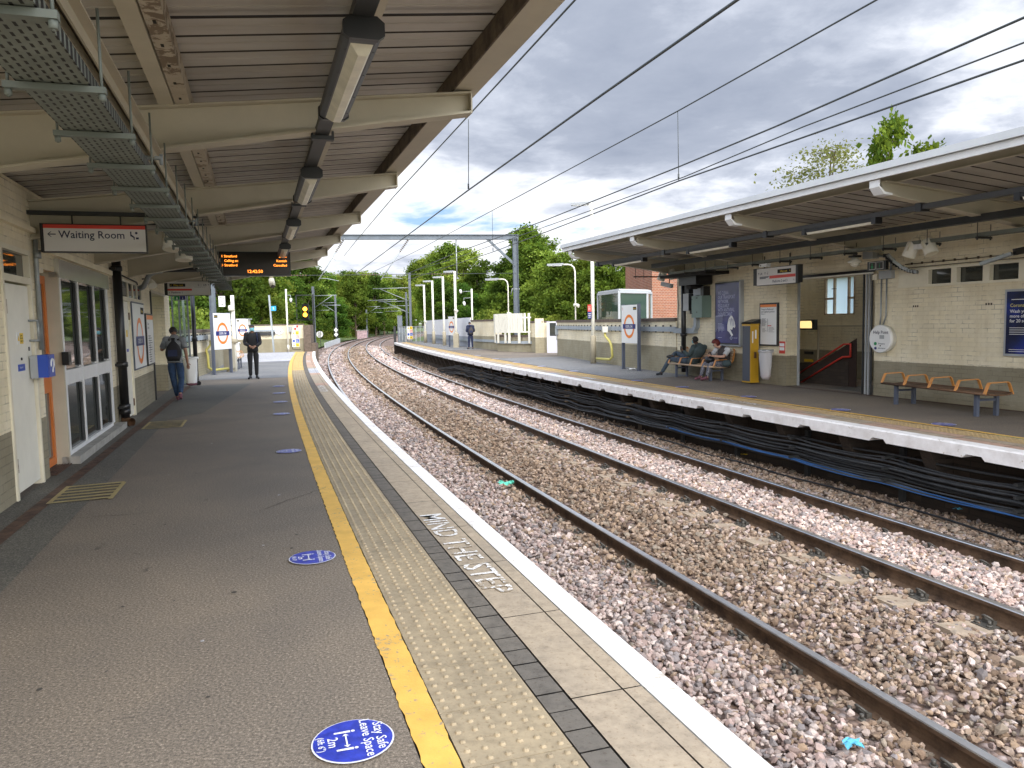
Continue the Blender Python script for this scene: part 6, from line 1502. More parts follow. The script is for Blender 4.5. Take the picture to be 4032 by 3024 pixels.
# end wall items
e0 = Vector((-17.5, 47.3, 0)); e1 = Vector((-13.25, 49.4, 0)); ed = (e1-e0).normalized(); en = Vector((ed.y, -ed.x, 0))
def E5(x, y, off=.02): return hitp((700+x/3.318)/1.8228, (1050+y/3.318)/1.8228, e0+en*off, en)
c = E5(1322, 843); t_ = thing('platform_number', 'oval platform sign with the number 3 on the end wall', 'sign', base=c)
m = MB(); m.disc(c, ed, Z, .30, .235, 30); m.build('panel', 'signwhite', t_); m = MB(); m.disc(c+en*.003, ed, Z, .30, .235, 30, hole=.02); m.text('3', .25, c+en*.004+ed*.0-Z*.09, ed, Z, m=1); m.text('Platform', .05, c+en*.004-ed*.22, ed, Z, m=1); m.build('number', ['post_blue', 'blackmat'], t_)
def warnboard(label, c, xd, nn, w, h):
    t = thing('warning_board', label, 'sign', base=c); m = MB(); z = Z
    def qd(u0, u1, v0, v1, mi, dd=.004): m.add([c+nn*dd+xd*u+z*v for u, v in ((u0, v0), (u1, v0), (u1, v1), (u0, v1))], [(0, 1, 2, 3)], mi)
    qd(-w/2, w/2, -h/2, h/2, 0, .002)
    for i, k in enumerate((1, 2, 3, 1)):
        b = h/2-h*(i+1)/4+.02; qd(0, w/2-.02, b, b+h/4-.03, k)
        if i in (0, 3): m.add([c+nn*.005+xd*u+z*v for u, v in ((-w/2+.05, b+.05), (-.04, b+.05), (-w/4+.0, b+h/4-.08))], [(0, 1, 2)], 1); m.add([c+nn*.006+xd*u+z*v for u, v in ((-w/4-.008, b+.08), (-w/4+.008, b+.08), (-w/4+.008, b+.15), (-w/4-.008, b+.15))], [(0, 1, 2, 3)], 4)
        else: m.disc(c+nn*.005-xd*w/4+z*(b+h/8-.015), xd, z, w*.17, w*.17, 16, k, hole=0 if k == 3 else .02)
    for i in range(4):
        b = h/2-h*(i+1)/4+.02
        for j in range(3): qd(.03, w/2-.06-.03*j, b+.06+.045*j, b+.075+.045*j, 4 if i in (0, 3) else 0, .006)
    m.build('panel', ['signwhite', 'yellow', 'pinkred', 'blue', 'blackmat'], t); return t
warnboard('tall board of yellow, pink and blue warnings on the near end wall', E5(1540, 945), ed, en, .46, 1.02)
c = E5(1547, 797); t_ = thing('red_marker', 'red and white chequered marker above the warnings on the end wall', 'sign', base=c)
m = MB(); m.add([c+en*.003+ed*a+Z*b for a, b in ((-.14, -.15), (.14, -.15), (.14, .15), (-.14, .15))], [(0, 1, 2, 3)]); m.add([c+en*.005+ed*a+Z*b for a, b in ((0, 0), (.13, 0), (.13, .14), (0, .14))], [(0, 1, 2, 3)], 1); m.add([c+en*.005+ed*a+Z*b for a, b in ((-.13, -.14), (0, -.14), (0, 0), (-.13, 0))], [(0, 1, 2, 3)], 1); m.build('panel', ['signwhite', 'signred'], t_)
c = E5(1470, 818); t_ = thing('wall_box', 'small grey box with a hanging cable on the near end wall', 'box', base=c); m = MB(); m.box(c.x-.10, c.x+.10, c.y-.14, c.y, c.z-.17, c.z+.17); m.build('casing', 'box_grey', t_); m = MB(); m.tube([c+en*.05-Z*.17, c+en*.05-Z*.9, c+en*.05+ed*.1-Z*1.28, c+en*.05+ed*.6-Z*1.3], .016, 6); m.build('cable', 'black', t_)
# blue-grey pole with S sign, cream cctv pole
t_ = thing('sign_pole', 'slim grey pole carrying the small blue S sign', 'pole', base=(-14.3, 46.2, 0)); m = MB(); m.bar((-14.28, 46.2, 0), (-14.42, 46.2, 3.42), .085, .085); m.build('pole', 'galv_paint', t_)
m = MB(); m.box(-14.32, -14.02, 46.14, 46.17, 2.48, 2.76); m.build('sign_plate', 'skyblue', t_); m = MB(); m.text('S', .20, (-14.17, 46.13, 2.55), X, Z, 'CENTER'); m.build('letter', 'signwhite', t_)
def cctv(label, loc, h, arms):
    t = thing('camera_pole', label, 'camera pole', base=(*loc, 0)); x, y = loc
    m = MB(); m.tube([(x, y, -.1), (x, y, h)], .052, 10); m.tube([(x, y, 0), (x, y, .35)], .07, 10); m.build('pole', 'cream_light', t)
    for dx, z, hang in arms:
        m = MB(); m.tube([(x, y, z), (x+dx, y-.05, z)], .018, 6); m.tube([(x+dx, y-.05, z), (x+dx, y-.05, z+hang)], .014, 6); m.build('arm', 'galv', t)
        m = MB(); c = p(x+dx, y-.05, z+hang); m.tube([c+p(0, 0, .06), c-p(0, 0, .02), c-p(-.04, .08, .16)], [.06, .085, .06], 12); m.build('camera', 'signwhite', t)
    return t
cctv('cream camera pole standing before the near end wall', (-14.1, 48.6), 3.86, [(.30, 3.48, -.25)])
cctv('cream camera pole with two white cameras behind the person with a rucksack', (-2.36, 47.35), 3.6, [(-.68, 3.45, .06), (-.48, 3.05, -.28)])
# ---- far side walls
RP = [(4.60, 21.42), (4.25, 22.9), (3.78, 25.0), (3.22, 27.9), (2.07, 34.6)]
pr_ = parapet('long painted parapet between the far building and the white gate', RP, 1.57, -1)
duct_along('long grey cable duct with bolts along the far parapet', [tuple(FW('R', T2, 18.6)[:2])]+RP, 1.18, 1.32, .01, -1)
t_ = thing('junction_box', 'grey junction box where the duct meets the white gate', 'box', base=(2.1, 34.5, 1)); m = MB(); m.box(1.98, 2.22, 34.35, 34.5, .92, 1.2); m.build('casing', 'galv_paint', t_); m = MB(); m.tube([(2.05, 34.4, .92), (2.03, 34.4, .7), (2.2, 34.4, .68)], .02, 6); m.build('pipe', 'galv', t_)
t_ = thing('service_gate', 'white service door with a dark window in the far wall', 'door', base=(1.72, 37.3, 0)); a = Vector((1.74, 37.35, 0)); b = Vector((2.38, 37.0, 0)); d = (b-a).normalized(); n_ = Vector((d.y, -d.x, 0)); L = (b-a).length
m = MB(); m.add([q+Z*z for z in (0, 1.52) for q in (a, b, b-n_*.05, a-n_*.05)], [(0, 3, 2, 1), (4, 5, 6, 7), (0, 1, 5, 4), (1, 2, 6, 5), (2, 3, 7, 6), (3, 0, 4, 7)]); m.build('leaf', 'white_lilac', t_) if 'white_lilac' in MATS else None
mat('white_lilac', (0.72, 0.72, 0.78), .5); m.build('leaf', 'white_lilac', t_)
m = MB(); m.add([a+d*u+n_*.006+Z*z for u, z in ((.16, .82), (.50, .82), (.50, 1.45), (.16, 1.45))], [(0, 1, 2, 3)]); m.build('pane', 'mirror_glass', t_)
t_ = parapet('short painted wall with a pier left of the white service door', [(1.55, 37.5), (1.37, 37.85), (.98, 38.8)], 1.56, -1); m = MB(); m.box(1.18, 1.60, 37.5, 37.95, -.3, 1.68); m.build('pier', 'wall_painted_far', t_)
t_ = parapet('curved low wall carrying the white slatted hoarding', [(.98, 38.8), (.60, 38.9), (-.10, 39.7), (-.73, 40.75), (-.75, 42.0), (-.85, 43.1)], .86, -1)
duct_along('grey duct curving round the low wall under the slatted hoarding', [(1.05, 38.7), (.60, 38.85), (-.10, 39.65), (-.75, 40.7)], .42, .56, .01, -1, False)
parapet('painted wall behind the person with the rucksack', [(-.82, 42.6), (-1.5, 44.3), (-2.45, 47.4)], 1.70, -1)
duct_along('low grey duct along the wall behind the person with the rucksack', [(-.82, 42.6), (-1.5, 44.3), (-2.3, 46.6)], .42, .56, .01, -1, False)
t_ = thing('slatted_hoarding', 'white slatted hoarding round the foot of the tall mast', 'fence', base=(0, 39.5, .8))
hp = [Vector(q) for q in ((1.02, 38.62, 0), (.60, 38.72, 0), (-.15, 39.5, 0), (-.82, 40.55, 0), (-.9, 41.2, 0))]
for i in range(len(hp)-1):
    a, b = hp[i], hp[i+1]; n = max(2, int((b-a).length/.16))
    for k in range(n):
        c = a.lerp(b, (k+.5)/n); w_ = (b-a).normalized()*(.055 if i == 0 else .075); 
        lo = .45 if (k % 4 == 1 and i > 0) or i == 0 and k == 0 else .98
        m = MB(); nn = Vector((w_.y, -w_.x, 0)).normalized()*.02
        m.add([q+Z*z for z in (lo, 1.96-.0*k) for q in (c-w_+nn, c+w_+nn, c+w_-nn, c-w_-nn)], [(0, 3, 2, 1), (4, 5, 6, 7), (0, 1, 5, 4), (1, 2, 6, 5), (2, 3, 7, 6), (3, 0, 4, 7)]); m.build('board', 'cream_light', t_)
    m = MB()
    for z in (1.02, 1.74): m.bar(a+Z*z, b+Z*z, .03, .07)
    m.build('rail', 'cream_light', t_)
t_ = thing('panel_fence', 'long white panel fence with grey foot behind the row of lamp posts', 'fence', base=(-5, 56, 0))
fa, fb = Vector((-2.55, 48.3, 0)), Vector((-7.28, 65.3, 0)); n = 14
for k in range(n):
    a, b = fa.lerp(fb, k/n), fa.lerp(fb, (k+.985)/n); nn = Vector((.05, .01, 0)); z1 = 1.86-.10*k/n
    m = MB(); m.add([q+Z*z for z in (.66, z1) for q in (a, b, b+nn, a+nn)], [(0, 3, 2, 1), (4, 5, 6, 7), (0, 1, 5, 4), (1, 2, 6, 5), (2, 3, 7, 6), (3, 0, 4, 7)]); m.build('panel', 'white_panel', t_) if 'white_panel' in MATS else None
    if k == 0: mat('white_panel', (0.74, 0.75, 0.80), .5, var=.03); mat('grey_panel', (0.33, 0.35, 0.40), .6, var=.05); m.build('panel', 'white_panel', t_)
    m = MB(); nn2 = nn*1.2; a2, b2_ = a-nn*.2, b-nn*.2; m.add([q+Z*z for z in (0, .66) for q in (a2, b2_, b2_+nn2, a2+nn2)], [(0, 3, 2, 1), (4, 5, 6, 7), (0, 1, 5, 4), (1, 2, 6, 5), (2, 3, 7, 6), (3, 0, 4, 7)]); m.build('foot_panel', 'grey_panel', t_)
duct_along('grey duct with cable loops low on the panel fence', [(-2.55, 48.2), (-6.6, 62.7)], .36, .50, .02, -1, False)
t_ = thing('metal_gate', 'grey metal gate and fence across the far end of the far platform', 'gate', base=(-8.3, 64.9, 0)); ga, gb = Vector((-7.25, 64.1, 0)), Vector((-9.5, 65.5, 0))
for i, (u0, u1) in enumerate(((0, .30), (.34, .70), (.76, 1.0))):
    m = MB(); a, b = ga.lerp(gb, u0), ga.lerp(gb, u1)
    for z in (.05, .72, 1.30): m.bar(a+Z*z, b+Z*z, .05, .06)
    for c in (a, b, a.lerp(b, .5)): m.bar(c, c+Z*1.33, .05, .05)
    m.build('gate_panel', 'galv', t_)
m = MB(); 
for k in range(22): c = ga.lerp(gb, (k+.5)/22); m.tube([c+Z*.05, c+Z*1.3], .008, 4)
m.build('mesh', 'galv', t_)
gd = (ga-gb).normalized(); gn = Vector((gd.y, -gd.x, 0)); warnboard('board of yellow, pink and blue warnings on the metal gate', ga.lerp(gb, .55)+Z*.78+gn*.05, gd, gn, .62, 1.08)
t_ = thing('equipment_post', 'dark post and grey cabinet beside the ramp end of the far platform', 'post', base=(-9.9, 65.5, 0))
m = MB(); m.box(-9.98, -9.8, 65.4, 65.6, -1, 1.35); m.build('post', 'darksteel', t_); m = MB(); m.box(-9.9, -9.4, 68, 68.4, -1, 1.2); m.box(-10.3, -9.9, 70, 70.4, -1, 2.3); m.build('cabinet', 'steel_grey', t_)
# glass shelter and orange brick building
t_ = thing('glass_shelter', 'glazed shelter with white frame behind the far parapet', 'shelter', base=(4.4, 32, 0))
sc_ = [Vector(q) for q in ((3.85, 33.9, 0), (4.37, 31.0, 0), (5.75, 32.4, 0), (6.1, 33.4, 0))]
m = MB(); 
for c in sc_: m.bar(c-Z*.2, c+Z*2.66, .09, .09)
for a, b in zip(sc_[:-1], sc_[1:]): m.bar(a+Z*2.66, b+Z*2.66, .09, .10)
m.build('frame', 'shelter_grey', t_)
for a, b in zip(sc_[:-1], sc_[1:]):
    m = MB(); m.add([a, b, b+Z*2.6, a+Z*2.6], [(0, 1, 2, 3)]); m.build('pane', 'shelter_glass', t_)
m = MB(); m.add([q+Z*z for z in (2.72, 2.78) for q in (sc_[0], sc_[1], sc_[2], sc_[3])], [(3, 2, 1, 0), (4, 5, 6, 7), (0, 1, 5, 4), (1, 2, 6, 5), (2, 3, 7, 6), (3, 0, 4, 7)]); m.build('roof', 'fascia_grey', t_)
m = MB(); m.box(5.0, 5.6, 33.2, 33.3, 1.3, 2.3); m.build('poster', 'signwhite', t_)
t_ = thing('brick_building', 'plain orange brick building rising behind the far parapet', 'building', base=(7, 37, 0))
m = MB(); bb = [(6.35, 42.5), (6.60, 35.9), (9.5, 37.2), (9.3, 43.6)]
m.add([(x, y, z) for z in (-1, 5.1) for x, y in bb], [(0, 3, 2, 1), (4, 5, 6, 7), (0, 1, 5, 4), (1, 2, 6, 5), (2, 3, 7, 6), (3, 0, 4, 7)]); m.build('wall', 'brick_orange', t_)
m = MB(); m.add([(x+dx, y+dy, z) for z in (5.1, 5.3) for (x, y), (dx, dy) in zip(bb, ((-.2, .2), (-.2, -.2), (.2, -.2), (.2, .2)))], [(0, 3, 2, 1), (4, 5, 6, 7), (0, 1, 5, 4), (1, 2, 6, 5), (2, 3, 7, 6), (3, 0, 4, 7)]); m.build('roof', 'coping', t_)
# ---- overhead line ---------------------------------------------------
MR, ML = Vector((.32, 41.6, 0)), Vector((-15.0, 38.9, 0))
gt = thing('gantry', 'grey steel portal gantry spanning both tracks with a tall right mast', 'gantry', base=(.32, 41.6, -1))
def hbeam(m, a, b, w, h, up=(0, 0, 1)):
    a, b = Vector(a), Vector(b); d = (b-a).normalized(); u = Vector(up); x = d.cross(u).normalized(); u = x.cross(d).normalized()
    m.bar(a+u*(h/2-.01), b+u*(h/2-.01), w, .02, up=u); m.bar(a-u*(h/2-.01), b-u*(h/2-.01), w, .02, up=u); m.bar(a, b, .014, h-.04, up=u)
bd_ = (MR-ML).normalized()
m = MB(); hbeam(m, MR-Z*1.2, MR+Z*6.02, .30, .26, up=(bd_.x, bd_.y, 0)); m.build('mast', 'gantry_grey', gt)
m = MB(); hbeam(m, ML-Z*1.2, ML+Z*6.02, .28, .26, up=(bd_.x, bd_.y, 0)); m.build('mast', 'gantry_grey', gt)
m = MB(); hbeam(m, ML+Z*6.06, MR+Z*6.06+bd_*.18, .22, .26); m.build('cross_beam', 'gantry_grey', gt)
m = MB(); m.bar(MR-bd_*1.55+Z*6.0, MR+Z*4.55, .12, .12); m.build('brace', 'gantry_grey', gt)
m = MB(); m.bar(MR+Z*3.3-bd_*.2, MR+Z*3.3+bd_*.2, .05, .05); m.tube([MR+Z*3.35-bd_*.2, MR+Z*3.0-bd_*.28], .02, 5); m.build('clamp', 'galv', gt)
t_ = thing('mast_label', 'white number plate on the grey mast behind the near parapet', 'sign', base=(-15, 38.6, 3)); c = at_y(480, 651, 38.5)
m = MB(); m.box(c.x-.16, c.x+.16, 38.45, 38.46, c.z-.26, c.z+.26); m.build('plate', 'signwhite', t_)
m = MB()
for i, b in enumerate(('WG', '01', '26')): m.text(b, .15, (c.x, 38.44, c.z+.12-.16*i), X, Z, 'CENTER')
m.build('lettering', 'blackmat', t_)
def insul(m, a, b, n=7, r=.05, mi=1):
    a, b = Vector(a), Vector(b)
    for i in range(n):
        c = a.lerp(b, (i+.3)/n); e = a.lerp(b, (i+.7)/n); m.tube([c, c.lerp(e, .5), e], [.02, r, .02], 8, mi, False)
def onbeam(u): 
    n = Vector((bd_.y, -bd_.x, 0)); q = hitp(u, 515, MR, n); return Vector((q.x, q.y, 6.0))
def dropper(label, u0, u1, v1, u2, v2):
    a = onbeam(u0); b = at_y(u1, v1, a.y-.9); c = at_y(u2, v2, a.y-.9); t = thing('registration_arm', label, 'wire support', base=a)
    m = MB(); m.tube([a, a.lerp(b, .05)], .03, 6); insul(m, a.lerp(b, .04), a.lerp(b, .34), 8, .07); m.tube([a.lerp(b, .02), b], .024, 6); m.build('tube', ['galv', 'wood_dark'], t)
    m = MB(); m.tube([b.lerp(a, .04), b.lerp(c, .3)+Z*.10, b.lerp(c, .45)+Z*.09, c], .016, 6); m.build('arm', 'galv', t)
    m = MB(); w1 = a.lerp(b, .48); m.tube([w1, w1+p(.18, 0, -.1)], .012, 5); m.build('link', 'galv', t); return a
dropper('slanting insulated arm hanging from the gantry, left one', 744, 688, 605, 732, 607)
dropper('slanting insulated arm hanging from the gantry over the far track', 884, 823, 604, 869, 602)
a = onbeam(985); t_ = thing('drop_tube', 'thin vertical tube hanging from the gantry right of the two slanting arms', 'tube', base=a); m = MB(); m.tube([a, a-Z*2.1], .03, 8); m.bar(a-Z*2.1, a-Z*2.1+p(.1, 0, 0), .2, .06); m.build('tube', 'galv', t_)
t_ = thing('cross_wire', 'horizontal insulated cross wire stretched below the gantry', 'wire', base=ML+Z*4.1); m = MB(); z = 4.12; m.tube([ML+Z*z, MR+Z*(z+.02)], .014, 6)
for u in (620, 780, 930):
    q = hitp(u, 592, MR, (bd_.y, -bd_.x, 0)); insul(m, Vector((q.x, q.y, z+.005)), Vector((q.x, q.y, z+.005))+bd_*1.0, 7, .05)
m.build('wire', ['wire', 'wood_dark'], t_)
def W2(u, v, z): 
    q = pix(u, v, z); return q
def wire(label, pts, r, name='overhead_wire', drops=()):
    e0_ = (Vector(pts[0])-Vector(pts[1])).normalized(); pts = [Vector(pts[0])+e0_*30] + list(pts); t = thing(name, label, 'wire', base=pts[1]); m = MB(); m.tube(pts, r*.8, 6); m.build("wire", "wire", t)
    for a, b in drops:
        m = MB(); m.tube([a, b], .006, 5); m.tube([b+Z*.02, b+Z*.10], .014, 5); m.build('dropper', 'wire', t)
    return t
# catenary and contact wire above each track, straight between supports
def ray_z(u, v, z): return pix(u, v, z)
c1 = [pix(1290, -52, 4.5), pix(1242, 0, 4.5), pix(1007, 255, 4.47), pix(850, 425, 4.42), pix(772, 517, 4.40), pix(743, 553, 4.45)]
k1 = [pix(1800, -145, 3.6), pix(1592, 0, 3.6), pix(1300, 205, 3.6), pix(1010, 412, 3.6), pix(770, 590, 3.6)]
e_ = A(42, -2.0, 3.62)
wire('upper wire over the near track, topmost to leave the canopy edge', c1, .013, drops=[(pix(1012, 258, 4.47), Vector((*pix(1012, 411, 3.6)[:2], 3.6)))])
wire('contact wire over the near track, crossing from top centre to the gantry', k1, .014)
c2 = [pix(2212, -180, 4.6), pix(1893, 0, 4.6), pix(1464, 240, 4.6), pix(1063, 455, 4.6), pix(900, 542, 4.6), pix(800, 590, 4.55)]
k2 = [pix(2212, 130, 3.6), pix(1800, 274, 3.6), pix(1466, 391, 3.6), pix(1180, 501, 3.6), pix(1063, 545, 3.62), pix(880, 605, 3.65)]
wire('upper wire over the far track with a long dropper', c2, .012, drops=[(pix(1464, 240, 4.6), pix(1466, 390, 3.6)), (pix(1063, 455, 4.6), pix(1065, 543, 3.62))])
wire('lowest of the three wires passing over the far canopy', k2, .013)
wire('thick upper wire of the three passing over the far canopy', [pix(2400, -42, 4.4), pix(2212, 38, 4.4), pix(1674, 274, 4.4), pix(1467, 360, 4.4), pix(1180, 475, 4.4), pix(980, 548, 4.4), pix(860, 600, 4.4)], .017)
wire('middle wire of the three passing over the far canopy', [pix(2400, 20, 4.6), pix(2212, 92, 4.6), pix(1735, 274, 4.6), pix(1478, 382, 4.6), pix(1180, 489, 4.6), pix(1000, 552, 4.6), pix(880, 590, 4.6)], .014)
# masts further along with cantilever arms
def mast(label, loc, h, sgn, zs=(4.6, 3.6), reach=2.9, q=100):
    t = thing('line_mast', label, 'mast', base=(loc[0], loc[1], -1)); m = MB(); b = Vector((*loc, 0)); hbeam(m, b-Z*1.2, b+Z*h, .24, .24, up=(1, 0, 0)); m.build('mast', 'steel_grey', t)
    m = MB(); dx = Vector((sgn*.97, -.2*sgn, 0))
    m.tube([b+Z*(zs[0]+.35), b+dx*reach+Z*(zs[0]+.35)], .04, 6); m.tube([b+Z*(zs[0]-1.1), b+dx*reach*.8+Z*(zs[0]+.30)], .035, 6); m.tube([b+dx*reach*.35+Z*(zs[1]+.25), b+dx*reach*1.15+Z*(zs[1]+.2)], .035, 6); m.build('cantilever', 'galv', t)
    return t
mast('line mast with the signal frame beside it, left of the tracks', (-22.6, 88.6), 6.0, 1)
t1_ = mast('line mast with the diamond shaped signs left of the tracks', (-26.5, 116.9), 6.1, -1); 
mast('slim line mast farther along, left of the tracks in the distance', (-27.9, 149.3), 4.4, 1)
mast('line mast right of the tracks before the dark trees', tuple(A(84, 5.2)[:2]), 6.9, -1, (5.0, 3.9), 4.2)
mast('second line mast right of the tracks, farther off', tuple(A(112, 5.4)[:2]), 6.0, -1, (4.4, 3.6), 4.2)
mast('farthest line mast right of the tracks', tuple(A(140, 5.4)[:2]), 6.0, -1, (4.4, 3.6), 4.2)
t_ = thing('diamond_signs', 'two white diamond signs on black boards on the line mast', 'sign', base=(-26.5, 116.7, 0))
for z in (.85, .15):
    m = MB(); m.box(-26.85, -26.15, 116.60, 116.65, z-.38, z+.32); m.build('board', 'black', t_)
    m = MB(); c = p(-26.5, 116.58, z-.03); m.add([c+p(-.33, 0, 0), c-Z*.36, c+p(.33, 0, 0), c+Z*.36], [(0, 1, 2, 3)]); m.build('diamond', 'signwhite', t_)
sg = thing('railway_signal', 'colour light signal showing two bright amber lamps in a frame', 'signal', base=(-23.1, 87.4, -1))
c0 = at_y(660.6, 612, 87.0); 
m = MB(); m.bar(p(-22.35, 87.5, -1), p(-22.35, 87.5, 5.0), .14, .14); m.build('post', 'darksteel', sg)
m = MB(); m.box(-23.55, -22.85, 87.15, 87.4, 2.25, 4.0); m.build('head', 'black', sg)
for z in (3.43, 2.78):
    m = MB(); m.disc((-23.2, 87.12, z), X, Z, .24, .24, 20); m.build('lit_lens', 'glow_amber', sg)
    m = MB(); m.tube([(-23.2, 87.14, z), (-23.2, 86.95, z)], .27, 16, cap=False); m.build('hood', 'black', sg)
m = MB()
for x in (-24.3, -22.35): m.bar(p(x, 87.6, 1.6), p(x, 87.6, 5.0), .12, .12)
m.bar(p(-24.35, 87.6, 5.0), p(-22.3, 87.6, 5.0), .12, .12); m.bar(p(-24.35, 87.6, 2.2), p(-22.3, 87.6, 2.2), .1, .1); m.build('frame', 'darksteel', sg)
t_ = thing('speed_sign', 'round white speed sign reading 35 over 45 beside the track', 'sign', base=(-20.05, 80.9, -1))
m = MB(); m.tube([(-20.05, 80.95, -1.1), (-20.05, 80.95, .4)], .03, 6); m.build('post', 'darksteel', t_)
c = p(-20.1, 80.85, .62); m = MB(); m.disc(c, X, Z, .38, .38, 28); m.build('disc', 'signwhite', t_); m = MB(); m.disc(c-Y*.01, X, Z, .38, .38, 28, hole=.03); m.text('35', .36, c-Y*.015+Z*.05, X, Z, 'CENTER'); m.text('45', .36, c-Y*.015-Z*.30, X, Z, 'CENTER'); m.box(c.x-.26, c.x+.26, c.y-.015, c.y-.01, c.z-.012, c.z+.012); m.build('numbers', 'blackmat', t_)
t_ = thing('trackside_box', 'small graffitied concrete box beside the far bend', 'box', base=(-27.5, 142, -1)); m = MB(); m.box(-28.4, -26.6, 142, 142.4, -1.1, .45); m.build('casing', 'pinkish_grey', t_) if 'pinkish_grey' in MATS else None
mat('pinkish_grey', (0.42, 0.30, 0.32), .8, var=.35, vscale=3); m.build('casing', 'pinkish_grey', t_); m = MB(); m.box(-28.5, -26.5, 141.9, 142.5, .45, .56); m.build('lid', 'concrete', t_)
t_ = thing('slab_edging', 'row of upright white concrete slabs edging the verge', 'fence', base=(-21.5, 88, -1))
for k in range(24):
    c = Vector((-21.4, 88.2, 0)).lerp(Vector((-26.0, 116, 0)), k/24); m = MB(); m.box(c.x-.05, c.x+.05, c.y, c.y+1.05, -1.2, -.45); m.build('slab', 'fascia_grey', t_)
# ---- litter
def litter(label, c, mname, r, seed, name='litter', n=9):
    rr = random.Random(seed); m = MB(); vs = []
    for i in range(n):
        for j in range(n): vs.append((c[0]+r*(i/(n-1)-.5)*2+rr.uniform(-.3, .3)*r*.3, c[1]+r*.7*(j/(n-1)-.5)*2+rr.uniform(-.3, .3)*r*.3, c[2]+rr.uniform(0, .45)*r))
    fs = [(i*n+j, (i+1)*n+j, (i+1)*n+j+1, i*n+j+1) for i in range(n-1) for j in range(n-1) if (i-(n-1)/2)**2+(j-(n-1)/2)**2 < (n/2)**2*rr.uniform(.6, 1.1)]
    m.add(vs, fs); tag(m.build(name, mname, base=c), label, 'litter')
mat('aqua', (0.12, 0.55, 0.42), .5); mat('lightblue', (0.10, 0.42, 0.60), .5)
litter('crumpled green plastic sheet on the ballast beside the near rail', pix(1092, 1047, -.93), 'aqua', .13, 1)
litter('crumpled blue glove on the ballast at the bottom right', pix(1838, 1610, -.93), 'lightblue', .065, 2, n=6)
litter('white scrap of paper between the two tracks, farther one', pix(895, 834, -.93), 'signwhite', .05, 3, n=4)
litter('white scrap of paper between the two tracks, nearer one', pix(865, 850, -.93), 'signwhite', .05, 4, n=4)
litter('discarded white mask under the far name board', pix(1363, 798, 0.02), 'signwhite', .12, 5, n=5)
litter('yellow scrap beside the cables below the far platform', pix(1608, 983, -.93), 'yellow', .06, 6, n=4)
litter('small blue scrap by the thin cable below the far platform', pix(2068, 1100, -.93), 'lightblue', .05, 7, n=4)
litter('small white bottle piece on the pale ballast near the rail', pix(1236, 799+3, -.9), 'signwhite', .04, 8, n=4)
